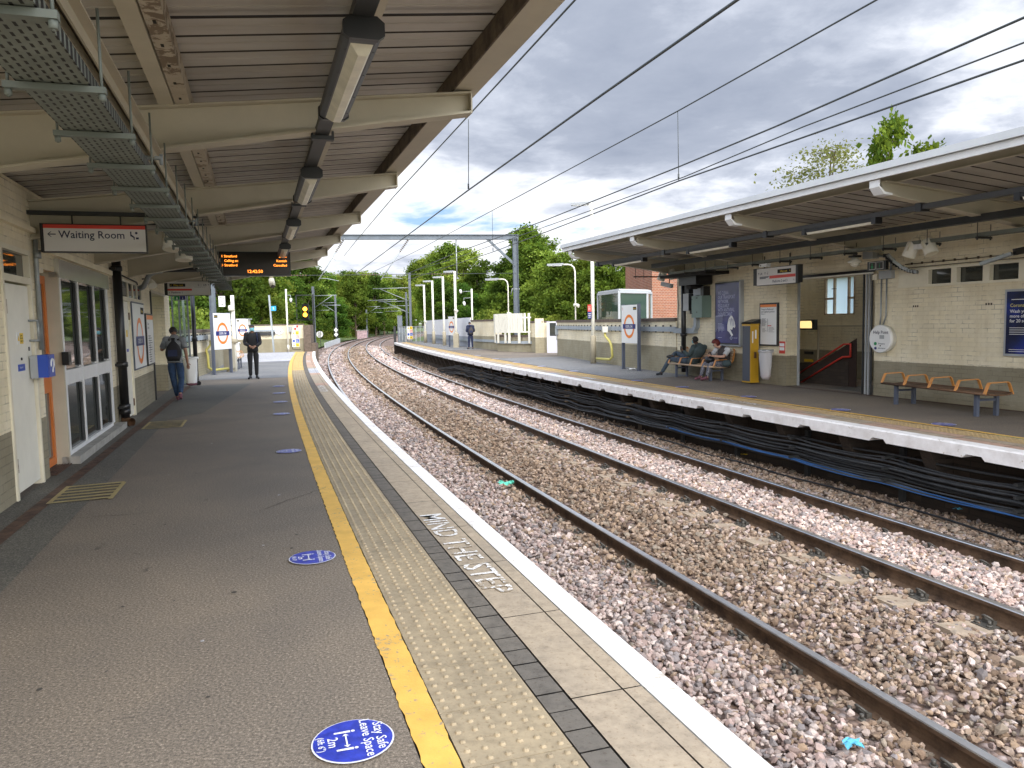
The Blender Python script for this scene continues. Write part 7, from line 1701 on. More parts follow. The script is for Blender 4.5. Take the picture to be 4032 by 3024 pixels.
# ---- trees: many small leaf faces in clumps around limbs ----------------
def tree_mesh(seed, n_cl, per, leaf, shape, cols, sparse=1.0, clr=.55):
    """unit crown: x,y in [-1,1], z in [0,1]; returned scaled later by object scale is avoided - real sizes are passed in shape=(rx, rz, z0)"""
    r_ = np.random.default_rng(seed); rx, H_, z0 = shape
    C_ = []
    # lobes: bigger masses the clumps sit on
    nl = 11; lob = []
    for i in range(nl):
        u = (i+.5)/nl; a = i*2.4+r_.uniform(-.4, .4); zz = z0 + (H_-z0)*(.10+.84*u)
        prof = math.sin(min(1, .18+.95*(1-u))*math.pi*.55)
        rad = rx*prof*r_.uniform(.35, .62); lob.append((rad*math.cos(a), rad*math.sin(a), zz, rx*r_.uniform(.34, .52)*(1.05-.45*u)))
    lob = np.array(lob)
    for k in range(n_cl):
        l = lob[r_.integers(nl)]; d = r_.normal(size=3); d /= np.linalg.norm(d); rr = l[3]*r_.uniform(.55, 1.08)
        C_.append((l[0]+d[0]*rr, l[1]+d[1]*rr, l[2]+d[2]*rr*.85))
    C_ = np.array(C_); C_[:, 2] = np.clip(C_[:, 2], z0*.6, H_)
    n = n_cl*per; ci = np.repeat(np.arange(n_cl), per); cr_ = clr*r_.uniform(.5, 1.3, n_cl)
    P = C_[ci] + r_.normal(size=(n, 3))*cr_[ci][:, None]*np.array([.5, .5, .36])
    a = r_.normal(size=(n, 3)); a[:, 2] -= .2; a /= np.linalg.norm(a, axis=1)[:, None]
    nrm = r_.normal(size=(n, 3)); nrm[:, 2] += 1.2; b = np.cross(nrm, a); b /= (np.linalg.norm(b, axis=1)[:, None]+1e-6)
    s = leaf*r_.uniform(.6, 1.35, n)
    V = np.stack([P, P+a*(s*.5)[:, None]+b*(s*.33)[:, None], P+a*s[:, None], P+a*(s*.5)[:, None]-b*(s*.33)[:, None]], 1)
    cb_ = r_.uniform(0, 1, n_cl); mixv = np.clip(.65*cb_[ci] + .35*r_.uniform(0, 1, n), 0, 1)
    c0, c1 = np.array(cols[0]), np.array(cols[1]); col = c0 + (c1-c0)*mixv[:, None]
    me = bpy.data.meshes.new('leaves'); me.vertices.add(n*4); me.vertices.foreach_set('co', V.reshape(-1).astype(np.float32))
    me.loops.add(n*4); me.loops.foreach_set('vertex_index', np.arange(n*4, dtype=np.int32))
    me.polygons.add(n); me.polygons.foreach_set('loop_start', np.arange(0, n*4, 4, dtype=np.int32)); me.polygons.foreach_set('loop_total', np.full(n, 4, np.int32)); me.update(calc_edges=True)
    at_ = me.attributes.new('col', 'FLOAT_COLOR', 'POINT'); cc = np.ones((n*4, 4), np.float32); cc[:, :3] = np.repeat(col, 4, 0); at_.data.foreach_set('color', cc.reshape(-1)); me.materials.append(MATS['leaf'])
    m = MB(); m.tube([(0, 0, -1.5), (0, 0, z0*.6), (.1, .05, z0+.2*(H_-z0)), (.05, .1, H_*.82)], [rx*.07, rx*.055, rx*.035, .02], 8)
    for l in lob: m.tube([(0, 0, max(.3, l[2]*.55)), (l[0]*.5, l[1]*.5, l[2]*.82), (l[0], l[1], l[2])], [rx*.025, rx*.016, .015], 5)
    for k in range(0, n_cl, 6): 
        l = lob[np.argmin(((lob[:, :3]-C_[k])**2).sum(1))]; m.tube([(l[0], l[1], l[2]), tuple(C_[k])], [.018, .006], 4, cap=False)
    tm = bpy.data.meshes.new('trunk'); tm.from_pydata(m.v, [], m.f); tm.materials.append(MATS['trunk']); return me, tm
DK = [(0.022, 0.055, 0.013), (0.12, 0.20, 0.035)]; MD = [(0.04, 0.085, 0.015), (0.20, 0.285, 0.05)]; LT = [(0.085, 0.135, 0.022), (0.33, 0.40, 0.085)]; BR = [(0.10, 0.13, 0.05), (0.26, 0.28, 0.12)]
TV = dict(a=tree_mesh(1, 420, 48, .26, (3.6, 11, 1.2), MD), b=tree_mesh(2, 420, 48, .26, (3.3, 12, 1.0), DK), c=tree_mesh(3, 420, 48, .24, (3.4, 11, 1.5), LT), d=tree_mesh(4, 420, 48, .24, (3.9, 9.5, .6), MD),
          e=tree_mesh(5, 190, 24, .12, (2.5, 9, 3.0), BR, clr=.62), f=tree_mesh(6, 130, 26, .22, (1.7, 8, 2.5), MD, clr=.40), g=tree_mesh(7, 160, 40, .15, (1.6, 2.6, .1), LT, clr=.4))
NAMES = dict(a='broad mid green tree', b='dense dark green tree', c='fresh yellow green tree', d='wide spreading green tree', e='thin airy birch', f='young maple', g='low leafy bush')
def tree(kind, x, y, top, wide=1.0, zb_=-1.2, label=None, rz=None):
    me, tm = TV[kind]; H0 = dict(a=11, b=12, c=11, d=9.5, e=9, f=8, g=2.6)[kind]
    o = bpy.data.objects.new('bush' if kind == 'g' else 'tree', None); C.objects.link(o); o.location = (x, y, zb_); s = (top-zb_)/H0; o.scale = (s*wide, s*wide, s); o.rotation_euler = (0, 0, rz if rz is not None else rnd.uniform(0, 6.28))
    c = bpy.data.objects.new('crown', me); C.objects.link(c); c.parent = o; t = bpy.data.objects.new('trunk', tm); C.objects.link(t); t.parent = o
    o['label'] = label or NAMES[kind]; o['category'] = 'bush' if kind == 'g' else 'tree'; return o
def tree_px(kind, u, v, y, wide=1.0, zb_=-1.2, label=None, side=0):
    H0 = dict(a=11, b=12, c=11, d=9.5, e=9, f=8, g=2.6)[kind]; R0_ = dict(a=3.6, b=3.3, c=3.4, d=3.9, e=2.4, f=1.7, g=1.6)[kind]
    for _ in range(60):                       # keep crowns clear of the platforms and tracks
        q = at_y(u, v, y); r = R0_*(q.z-zb_)/H0*wide*.92
        if side < 0: lim = -10.95-(y-28.3)*.337 if y < 50 else A(y+4, -6.0).x; ok = q.x + r < lim
        elif side > 0: lim = float(np.interp(y, [20, 34.6, 38.8, 43, 47.4, 65.3], [5.4, 2.6, 1.6, .2, -1.6, -6.4])) if y < 66 else A(y+3, 6.5).x; ok = q.x - r > lim
        else: ok = True
        if ok: break
        y *= 1.03
    return tree(kind, q.x, y, q.z, wide, zb_, label)
GL = 'trees behind the near parapet'; GR = 'trees beyond the far platform'; GF = 'trees closing off the bend'
ORD = 'leftmost,second,third,fourth,fifth,sixth,seventh,eighth,ninth,tenth,eleventh,twelfth,thirteenth,fourteenth,fifteenth,sixteenth,seventeenth,eighteenth,nineteenth,twentieth'.split(',')
def rank(lst, i):
    r = sorted(range(len(lst)), key=lambda k: lst[k][1]).index(i); return ORD[r] if r == 0 else ORD[r]+' from the left'
left = [('a', 420, 470, 40), ('b', 470, 480, 46), ('d', 520, 500, 52), ('c', 560, 520, 58), ('a', 545, 520, 62), ('b', 650, 545, 104), ('c', 672, 572, 110), ('b', 610, 560, 98), ('d', 445, 560, 34), ('a', 540, 560, 60), ('c', 548, 580, 68), ('b', 380, 430, 44), ('d', 562, 600, 78), ('a', 700, 592, 128), ('b', 490, 540, 62), ('d', 350, 470, 36)]
for i, (k, u, v, y) in enumerate(left):
    o = tree_px(k, u, v, y, 1.15, -1.0, f'{NAMES[k]}, {rank(left, i)} in the mass behind the near parapet', -1); o['group'] = GL
far = [('c', 715, 590, 150), ('b', 742, 583, 165), ('a', 765, 588, 150), ('c', 790, 585, 170), ('b', 808, 588, 158), ('c', 826, 590, 176), ('a', 745, 600, 185), ('b', 848, 600, 190), ('a', 690, 600, 140), ('c', 862, 594, 200), ('b', 720, 640, 128), ('a', 770, 645, 175), ('b', 815, 640, 185), ('a', 850, 632, 190), ('b', 785, 655, 205), ('b', 835, 660, 200), ('b', 860, 655, 185), ('b', 755, 662, 172)]
for i, (k, u, v, y) in enumerate(far):
    o = tree_px(k, u, v, y, 1.05 if v < 620 else 1.7, -1.2, f'{NAMES[k]}, {rank(far, i)} of the far trees round the bend'); o['group'] = GF
right = [('d', 905, 560, 112), ('c', 930, 538, 104), ('a', 965, 530, 96), ('c', 1000, 536, 92), ('b', 1030, 560, 88), ('a', 893, 600, 118), ('b', 915, 610, 100), ('a', 1060, 605, 90), ('d', 1075, 612, 80), ('b', 960, 600, 84), ('b', 1010, 610, 80), ('d', 885, 650, 96), ('b', 875, 610, 130)]
for i, (k, u, v, y) in enumerate(right):
    o = tree_px(k, u, v, y, 1.2, -1.0, f'{NAMES[k]}, {rank(right, i)} beyond the four lamp posts', 1); o['group'] = GR
rt2 = [('b', 1095, 545, 60), ('b', 1120, 505, 62), ('a', 1150, 492, 57), ('c', 1185, 535, 55), ('d', 1225, 552, 52), ('a', 1262, 560, 50), ('d', 1300, 565, 48), ('b', 1340, 570, 52), ('b', 1190, 600, 64), ('b', 1250, 610, 62), ('a', 1385, 560, 50), ('d', 1120, 610, 66), ('b', 1310, 600, 60)]
for i, (k, u, v, y) in enumerate(rt2):
    o = tree_px(k, u, v, y, 1.15, -.6, f'{NAMES[k]}, {rank(rt2, i)} behind the two curved lamp posts', 1); o['group'] = 'trees behind the curved lamp posts'
tree_px('e', 1785, 288, 25, 1.1, -.5, 'thin airy birch with small pale leaves above the far canopy')
tree_px('f', 1918, 232, 21, .62, -.5, 'young maple shoot with large leaves sticking up above the far canopy')
tree_px('f', 2000, 290, 22, .9, -.5, 'small maple top just clearing the far canopy at the right')
bs = [('g', 430, 672, 44), ('g', 490, 676, 60), ('g', 400, 668, 40), ('g', 1070, 672, 50), ('g', 1055, 672, 60), ('g', 1090, 676, 52), ('g', 1045, 690, 70), ('g', 700, 700, 95), ('g', 735, 702, 118), ('g', 655, 703, 90), ('g', 1150, 678, 46), ('g', 590, 690, 66), ('g', 560, 690, 62), ('g', 1190, 683, 44), ('g', 760, 706, 130), ('g', 800, 700, 160)]
for i, (k, u, v, y) in enumerate(bs):
    o = tree_px(k, u, v, y+4, .85 if y < 70 else 1.2, -1.4 if y > 70 else -.6, f'low leafy bush at the foot of the trees, {rank(bs, i)} of the bushes', -1 if u < 850 else 1); o['group'] = 'low bushes at the foot of the trees'
# ================================================================== people
def skin_obj(nodes, edges, root, name, mats, parent, sub=2, extra=None):
    """nodes: {key:(pos, radius)}; grown as one continuous surface"""
    keys = list(nodes); idx = {k: i for i, k in enumerate(keys)}
    me = bpy.data.meshes.new(name); bm = bmesh.new(); lay = bm.verts.layers.skin.verify()
    vs = []
    for k in keys:
        v = bm.verts.new(nodes[k][0]); r = nodes[k][1]; v[lay].radius = r if isinstance(r, tuple) else (r, r); v[lay].use_root = (k == root); vs.append(v)
    for a, b in edges: bm.edges.new((vs[idx[a]], vs[idx[b]]))
    bm.to_mesh(me); bm.free()
    o = bpy.data.objects.new(name, me); C.objects.link(o)
    s = o.modifiers.new('skin', 'SKIN'); s.use_smooth_shade = True; s.branch_smoothing = .6
    u = o.modifiers.new('sub', 'SUBSURF'); u.levels = sub; u.render_levels = sub
    dg = bpy.context.evaluated_depsgraph_get(); dg.update()
    nm = bpy.data.meshes.new_from_object(o.evaluated_get(dg)); o.modifiers.clear(); o.data = nm; nm.name = name
    nm.materials.clear(); nm.materials.append(MATS[mats])
    nm.polygons.foreach_set('use_smooth', [True]*len(nm.polygons))
    o.parent = parent; BASE[o.name] = Vector((0, 0, 0)); return o
mat('skin_light', (0.55, 0.33, 0.24), .5); mat('skin_mid', (0.30, 0.16, 0.10), .5); mat('skin_dark', (0.10, 0.05, 0.03), .5)
mat('cloth_black', (0.012, 0.012, 0.014), .85, bump=.3, bscale=30); mat('cloth_navy', (0.015, 0.022, 0.06), .8, bump=.4, bscale=14); mat('jeans', (0.022, 0.05, 0.11), .85, var=.35, vscale=9, bump=.3, bscale=20)
mat('jeans_grey', (0.055, 0.08, 0.11), .85, var=.35, vscale=9, bump=.3, bscale=20); mat('cloth_teal', (0.05, 0.075, 0.08), .85, var=.15, vscale=8, bump=.4, bscale=16); mat('mask_blue', (0.20, 0.52, 0.60), .7)
mat('hair_black', (0.008, 0.007, 0.007), .6, bump=.5, bscale=60); mat('hair_red', (0.13, 0.022, 0.018), .55, bump=.8, bscale=50); mat('vest', (0.05, 0.042, 0.042), .8, bump=.4, bscale=30); mat('tee_white', (0.55, 0.56, 0.58), .85)
mat('shoe_plum', (0.14, 0.05, 0.07), .7); mat('leather', (0.012, 0.014, 0.018), .35)
def k_stripe(V, col, k):
    s = N('ShaderNodeSeparateXYZ'); LK(V, s.inputs[0]); f = MATH('FRACT', MATH('MULTIPLY', s.outputs[2], k['n'])); return MIXC(MATH('GREATER_THAN', f, k.get('th', .62)), k['a'], k['b']), None
mat('tee_stripe', (.1,.1,.1), .85, kind=k_stripe, n=38, a=(0.035, 0.04, 0.05), b=(0.42, 0.45, 0.46))
def k_pat(V, col, k): return RAMP(NOISE(V, 26, 3, .6), [(0.42, (0.035, 0.045, 0.075)), (0.52, (0.30, 0.30, 0.33)), (0.6, (0.06, 0.06, 0.09))]), None
mat('trouser_pattern', (.1,.1,.1), .85, kind=k_pat)
def lerp(a, b, t): return tuple(a[i]+(b[i]-a[i])*t for i in range(3))
def hand_nodes(nd, ed, wr, el, tag_, curl=(0, 0, -1), s=1.0):
    w, e = Vector(wr), Vector(el); d = (w-e).normalized(); cu = Vector(curl).normalized(); x = d.cross(cu)
    if x.length < .1: x = d.cross(Vector((0, 1, 0)))
    x.normalize(); dn = (d*.8 + cu*.45).normalized(); pm = w+d*.055*s
    nd[tag_+'palm'] = (tuple(pm), (.030*s, .022*s)); ed.append((tag_+'w', tag_+'palm'))
    for i, (off, L) in enumerate(((-.026, .055), (-.009, .066), (.009, .062), (.026, .048))):
        a = pm+x*off*s+d*.035*s; b = a+dn*L*.55*s; c = b+(dn*.5+cu*.7).normalized()*L*.55*s
        nd[tag_+'f%da' % i] = (tuple(a), .010*s); nd[tag_+'f%db' % i] = (tuple(b), .009*s); nd[tag_+'f%dc' % i] = (tuple(c), .0075*s)
        ed += [(tag_+'palm', tag_+'f%da' % i), (tag_+'f%da' % i, tag_+'f%db' % i), (tag_+'f%db' % i, tag_+'f%dc' % i)]
    a = w+d*.03*s-x*.032*s; b = a+(d*.8-x*.5).normalized()*.045*s
    nd[tag_+'ta'] = (tuple(a), .011*s); nd[tag_+'tb'] = (tuple(b), .009*s); ed += [(tag_+'palm', tag_+'ta'), (tag_+'ta', tag_+'tb')]
def person(label, J, skin, top, legs, shoe, hair, cat='person', hairlong=False, sleeves='long', scale=1.0, rot=0, loc=(0, 0, 0), curlL=(0, -.3, -1), curlR=(0, -.3, -1), bulk=1.0, vest=None):
    """J holds pelvis chest neck head facing + per side sh el w hip kn an toe"""
    t = thing('person', label, cat, rot=rot); t.location = loc; t.scale = (scale,)*3
    hd, fc = Vector(J['head']), Vector(J['face']).normalized(); up = (hd-Vector(J['neck'])).normalized(); sd = fc.cross(up).normalized(); up = sd.cross(fc).normalized()
    sv = (Vector(J['Rsh'])-Vector(J['Lsh'])).normalized(); hv = (Vector(J['Rhip'])-Vector(J['Lhip'])).normalized()
    P_, C_, B_ = Vector(J['pelvis']), Vector(J['chest']), Vector(lerp(J['pelvis'], J['chest'], .45))
    n = {'pel': (J['pelvis'], .075), 'bel': (tuple(B_), .075), 'che': (J['chest'], .085), 'nk': (J['neck'], .050),
         'jaw': (tuple(hd-up*.030+fc*.022), .058), 'hd': (tuple(hd+up*.028), .075), 'top': (tuple(hd+up*.072-fc*.010), .058), 'nose': (tuple(hd+fc*.090-up*.010), .012), 'chin': (tuple(hd+fc*.052-up*.078), .026),
         'earL': (tuple(hd+sd*.078-up*.005-fc*.01), .014), 'earR': (tuple(hd-sd*.078-up*.005-fc*.01), .014)}
    e = [('pel', 'bel'), ('bel', 'che'), ('che', 'nk'), ('nk', 'jaw'), ('jaw', 'hd'), ('hd', 'top'), ('hd', 'nose'), ('jaw', 'chin'), ('hd', 'earL'), ('hd', 'earR')]
    lg = .74; ar = .78 if sleeves == 'long' else 1.0
    for S in 'LR':
        g = lambda k: J[S+k]
        n[S+'sh'] = (g('sh'), .045*bulk); n[S+'el'] = (g('el'), .042*ar); n[S+'w'] = (g('w'), .027); n[S+'hip'] = (g('hip'), .060); n[S+'kn'] = (g('kn'), .056*lg); n[S+'cf'] = (lerp(g('kn'), g('an'), .35), .052*lg); n[S+'an'] = (g('an'), .034); n[S+'toe'] = (lerp(g('an'), g('toe'), .8), .020)
        e += [('che', S+'sh'), (S+'sh', S+'el'), (S+'el', S+'w'), ('pel', S+'hip'), (S+'hip', S+'kn'), (S+'kn', S+'cf'), (S+'cf', S+'an'), (S+'an', S+'toe')]
        hand_nodes(n, e, g('w'), g('el'), S, curlL if S == 'L' else curlR)
    skin_obj(n, e, 'pel', 'body', skin, t)
    # top garment: a lofted torso with tapering sleeves
    fsh = sv.cross((Vector(J['neck'])-C_).normalized()); 
    def torso(name, mname, k_, arms):
        m = MB(); N_ = 18; up0 = (C_-P_).normalized(); up1 = (Vector(J['neck'])-C_).normalized(); Nk = Vector(J['neck']); S0 = (Vector(J['Lsh'])+Vector(J['Rsh']))/2
        rings = [(P_-up0*.10, hv, .155, .115), (P_, hv, .160, .118), (P_.lerp(C_, .40), hv, .145, .108), (P_.lerp(C_, .75), sv, .158, .118), (C_, sv, .172, .122), (C_.lerp(S0, .62), sv, .170, .112), (S0+up1*.030, sv, .128, .088), (S0.lerp(Nk, .50)+up1*.030, sv, .082, .070), (Nk-up1*.004, sv, .058, .056)]
        vs = []
        for i, (c0, s0, rx, ry) in enumerate(rings):
            ax = (rings[min(i+1, 8)][0]-rings[max(i-1, 0)][0]).normalized(); f0 = s0.cross(ax).normalized(); s1 = ax.cross(f0).normalized()
            for j in range(N_):
                a = 2*math.pi*j/N_; ca, sa = math.cos(a), math.sin(a); q = (abs(ca)**2.6+abs(sa)**2.6)**(-1/2.6)
                vs.append(c0 + s1*(rx*bulk*k_*ca*q) + f0*(ry*bulk*k_*sa*q))
        m.add(vs, [(i*N_+j, i*N_+(j+1) % N_, (i+1)*N_+(j+1) % N_, (i+1)*N_+j) for i in range(8) for j in range(N_)] + [tuple(reversed(range(N_)))], 0, True)
        for S in 'LR':
            a, b, c3 = Vector(J[S+'sh']), Vector(J[S+'el']), Vector(J[S+'w']); q = a.lerp(S0, .35)
            if arms == 'long': P4 = [q, a, a.lerp(b, .5), b.lerp(a, .12), b.lerp(c3, .12), b.lerp(c3, .55), b.lerp(c3, .94)]; R4 = [.085, .076, .064, .056, .055, .047, .038]
            elif arms == 'short': P4 = [q, a, a.lerp(b, .35), a.lerp(b, .72)]; R4 = [.085, .076, .068, .066]
            else: continue
            m.tube(P4, [x*bulk for x in R4], 12); m.blob(a, .078*bulk, .078*bulk, .078*bulk, 0, 12, 8)
        return m.build(name, mname, t)
    torso('top' if sleeves != 'long' else 'jumper', top, 1.0, sleeves)
    if vest: torso('waistcoat', vest, 1.06, None)
    c = {'bel': (lerp(J['pelvis'], J['chest'], .12), .112*bulk), 'pel': (J['pelvis'], .115*bulk)}; ce = [('pel', 'bel')]
    for S in 'LR':
        c[S+'hip'] = (J[S+'hip'], .098*bulk); c[S+'th'] = (lerp(J[S+'hip'], J[S+'kn'], .5), .088*bulk); c[S+'kn'] = (J[S+'kn'], .070*bulk); c[S+'cf'] = (lerp(J[S+'kn'], J[S+'an'], .35), .068); c[S+'an'] = (lerp(J[S+'kn'], J[S+'an'], .97), .058); ce += [('pel', S+'hip'), (S+'hip', S+'th'), (S+'th', S+'kn'), (S+'kn', S+'cf'), (S+'cf', S+'an')]
    skin_obj(c, ce, 'pel', 'trousers', legs, t)
    for S in 'LR':
        a, b = Vector(J[S+'an']), Vector(J[S+'toe']); d = (b-a); d2 = Vector((d.x, d.y, 0)); d2 = d2.normalized() if d2.length > .02 else Vector((0, 1, 0))
        skin_obj({'h': (tuple(a - d2*.045 + Vector((0, 0, -.035))), .046), 'm': (tuple(a.lerp(b, .55)+Vector((0, 0, -.010))), .048), 't': (tuple(b+d2*.03+Vector((0, 0, .008))), .040), 'a': (tuple(a+Vector((0, 0, .03))), .050)}, [('h', 'm'), ('m', 't'), ('m', 'a')], 'm', 'shoe', shoe, t)
    # hair shell over the skull, open at the face, slightly uneven
    rr = random.Random(len(label)); m = MB(); vs = []; NA, NB = 22, 14
    for i in range(NB+1):
        th = math.pi*(i/NB)*(.72 if not hairlong else .84)
        for j in range(NA):
            a = 2*math.pi*j/NA; f = math.cos(a)*math.sin(th); s_ = math.sin(a)*math.sin(th); u_ = math.cos(th)
            k_ = 1 + rr.uniform(-.03, .05); drop = 0
            if hairlong: k_ = 1.16 + rr.uniform(-.10, .12)
            if f > .30 and u_ < .50: k_ *= .62                     # tuck under the forehead line
            if not hairlong and abs(s_) > .8 and u_ < .05 and f > -.1: k_ *= .9
            vs.append(hd + up*(.030+.098*u_*k_) - fc*.014 + fc*(.094*f*k_) + sd*(.086*s_*k_))
    m.add(vs, [(i*NA+j, (i+1)*NA+j, (i+1)*NA+(j+1) % NA, i*NA+(j+1) % NA) for i in range(NB) for j in range(NA)], 0, True); m.build('hair', hair, t)
    for sx in (-1, 1):
        m = MB(); q = hd+fc*.080+sd*sx*.030+up*.018; m.blob(q, .011, .011, .008, 0, 8, 6); m.build('eye', 'black', t)
    m = MB(); q = hd+fc*.082-up*.045; m.bar(q-sd*.022, q+sd*.022, .006, .007); m.build('mouth', 'wood_dark', t)
    return t, hd, fc, up, sd
def add_mask(t, hd, fc, up, sd, mname='mask_blue'):
    m = MB(); vs = []
    for i in range(5):
        for j in range(7):
            a = (j/6-.5)*2.3; vv = .030-.10*i/4; r = .098+.012*math.sin(i/4*math.pi); vs.append(hd+fc*(r*math.cos(a*.95)-.004*abs(i-2)) + sd*(.078*math.sin(a)) + up*vv)
    m.add(vs, [(i*7+j, i*7+j+1, (i+1)*7+j+1, (i+1)*7+j) for i in range(4) for j in range(6)], 0, True); m.build('face_mask', mname, t)
def backpack(t, c, back, up, w=.30, h=.46, d=.17, mname='cloth_black'):
    c, back, up = Vector(c), Vector(back).normalized(), Vector(up).normalized(); sd = back.cross(up).normalized(); m = MB(); vs = []; n = 12; k = 8
    for i in range(k+1):
        u = i/k; z = (u-.5)*h; sc_ = (math.sin(min(1, u*1.08+.14)*math.pi)**.38) if u < 1 else .25
        sc_ = max(.2, sc_)
        for j in range(n):
            a = 2*math.pi*j/n; ca, sa = math.cos(a), math.sin(a); q = (abs(ca)**3+abs(sa)**3)**(-1/3)
            vs.append(c + sd*(ca*q*w/2*sc_) + back*(sa*q*d/2*sc_) + up*z)
    fs = [(i*n+j, i*n+(j+1) % n, (i+1)*n+(j+1) % n, (i+1)*n+j) for i in range(k) for j in range(n)] + [tuple(reversed(range(n))), tuple(k*n+j for j in range(n))]
    m.add(vs, fs, 0, True); b = m.build('backpack', mname, t)
    m = MB()
    for s_ in (-1, 1): m.tube([c+sd*s_*.09+up*h*.42-back*.05, c+sd*s_*.11+up*(h*.50)-back*.16, c+sd*s_*.12+up*h*.2-back*.30, c+sd*s_*.13-up*h*.30-back*.12], .018, 6)
    m.build('strap', mname, b)
    m = MB(); q = c+back*(d*.52); m.add([q+sd*a+up*z for a, z in ((-w*.3, -h*.32), (w*.3, -h*.32), (w*.28, -.02), (-w*.28, -.02))], [(0, 1, 2, 3)]); m.build('pocket', 'cloth_navy', b)
    return b
# local coordinates: x right, y the way the body faces, z up, height about 1.72
def stand(**k):
    J = dict(pelvis=(0, 0, .96), chest=(0, .0, 1.28), neck=(0, .01, 1.47), head=(0, .03, 1.585), face=(0, 1, 0))
    for S, sx in (('L', -1), ('R', 1)):
        J.update({S+'sh': (sx*.165, 0, 1.40), S+'el': (sx*.23, -.03, 1.12), S+'w': (sx*.235, .04, .88), S+'hip': (sx*.088, 0, .90), S+'kn': (sx*.095, .01, .50), S+'an': (sx*.10, -.01, .085), S+'toe': (sx*.12, .14, .035)})
    J.update(k); return J
# 1 standing masked person, hands together, turned to the camera
J = stand(Lsh=(-.17, 0, 1.40), Rsh=(.17, 0, 1.40), Lel=(-.235, .02, 1.13), Rel=(.235, .02, 1.13), Lw=(-.075, .225, 1.035), Rw=(.085, .235, 1.05), Lkn=(-.09, .02, .49), Rkn=(.095, .03, .49), Lan=(-.085, -.01, .085), Ran=(.10, .0, .085), Ltoe=(-.13, .12, .03), Rtoe=(.16, .13, .03), head=(.0, .035, 1.585))
t, hd, fc, up, sd = person('person in a black jumper, black trousers and pale blue mask standing and facing the camera', J, 'skin_mid', 'cloth_black', 'cloth_black', 'leather', 'hair_black', loc=tuple(pix(549, 819, 0)), rot=R_(-160), scale=.945, curlL=(1, .2, -.3), curlR=(-1, .2, -.3), bulk=1.04)
add_mask(t, hd, fc, up, sd)
m = MB()
for s_ in (-1, 1): m.disc(hd+fc*.094+sd*s_*.032+up*.018, sd, up, .026, .020, 14, hole=.005)
m.bar(hd+fc*.094+sd*.008+up*.02, hd+fc*.094-sd*.008+up*.02, .004, .004); m.build('glasses', 'black', t)
m = MB(); m.tube([(-.13, -.10, 1.46), (-.13, .08, 1.46), (-.14, .135, 1.32), (-.16, .10, 1.12), (-.18, -.02, 1.02)], .017, 6); m.build('strap', 'cloth_navy', t)
# 2 walker with rucksack
J = stand(pelvis=(0, 0, .95), chest=(0, .06, 1.26), neck=(0, .10, 1.43), head=(-.03, .16, 1.525), face=(-.25, .8, -.55), Lsh=(-.17, .05, 1.37), Rsh=(.17, .04, 1.36), Lel=(-.30, .16, 1.13), Lw=(-.14, .29, 1.33), Rel=(.235, -.02, 1.10), Rw=(.25, .03, .86),
          Lhip=(-.09, 0, .89), Rhip=(.09, 0, .89), Lkn=(-.07, .10, .50), Lan=(.02, .02, .09), Ltoe=(-.01, .15, .035), Rkn=(.10, .06, .49), Ran=(.10, -.17, .17), Rtoe=(.10, -.10, .04))
t, hd, fc, up, sd = person('person walking away in striped tee, jeans and black rucksack, hand raised to the face', J, 'skin_mid', 'tee_stripe', 'jeans', 'shoe_plum', 'hair_black', loc=tuple(pix(383, 867, 0)), rot=R_(14), scale=.96, sleeves='short', curlL=(.6, .2, .5))
backpack(t, (0, -.13, 1.16), (0, -1, .08), (0, .12, 1), .33, .50, .20)
m = MB(); m.box(.04, .155, -.26, -.10, .0, .0) if False else None
# 3 far platform, seen from behind
J = stand(head=(-.02, .08, 1.565), face=(-.1, .75, -.6), neck=(0, .04, 1.46), Lel=(-.24, .02, 1.12), Lw=(-.13, .18, 1.05), Rel=(.24, .02, 1.12), Rw=(.12, .20, 1.06), Lan=(-.12, -.03, .085), Ltoe=(-.20, .09, .03), Ran=(.12, .02, .085), Rtoe=(.16, .16, .03))
t, hd, fc, up, sd = person('person in a navy hooded jacket with a dark rucksack standing on the far platform', J, 'skin_light', 'cloth_navy', 'cloth_navy', 'leather', 'hair_black', loc=tuple(pix(1017, 754, 0)), rot=R_(8), scale=.94, bulk=1.15)
backpack(t, (.03, -.16, 1.17), (0, -1, .05), (0, .05, 1), .30, .50, .19, 'vest')
m = MB(); m.tube([(-.11, -.04, 1.46), (-.06, -.13, 1.45), (.06, -.13, 1.45), (.11, -.04, 1.46)], [.045, .06, .06, .045], 10); m.build('hood', 'cloth_navy', t)
# 4 + 5 seated pair: positions given in frame R (across, along, up), turned into world axes
def F3(t, s, z): return tuple(FW('R', t, s, z))
def FD(t, s, z): return FW('R', t, s, 0) + Vector((0, 0, z))
o4 = FW('R', 11.05, 17.25, 0)
def L4(t, s, z): return tuple((FW('R', t, s, z) - o4)/.9)
J = dict(pelvis=L4(11.08, 17.28, .45), chest=L4(11.14, 17.12, .71), neck=L4(11.12, 17.15, .875), head=L4(11.07, 17.20, .965), face=tuple(FD(-.35, .9, -.18)),
         Lsh=L4(11.00, 17.16, .80), Rsh=L4(11.27, 17.08, .79), Lel=L4(10.90, 17.22, .58), Lw=L4(10.86, 17.42, .70), Rel=L4(11.30, 17.25, .58), Rw=L4(11.12, 17.45, .60),
         Lhip=L4(11.0, 17.36, .43), Rhip=L4(11.16, 17.36, .43), Lkn=L4(10.82, 18.02, .47), Lan=L4(10.72, 18.30, .08), Ltoe=L4(10.66, 18.44, .035),
         Rkn=L4(11.05, 18.10, .62), Ran=L4(10.84, 17.95, .545), Rtoe=L4(10.72, 18.0, .53))
t, hd, fc, up, sd = person('seated person in grey denim and a blue mask, ankle on knee, looking at a phone', J, 'skin_dark', 'cloth_teal', 'jeans_grey', 'leather', 'hair_black', loc=tuple(o4), scale=.9, curlL=tuple(FD(.3, .3, .5)), bulk=1.08)
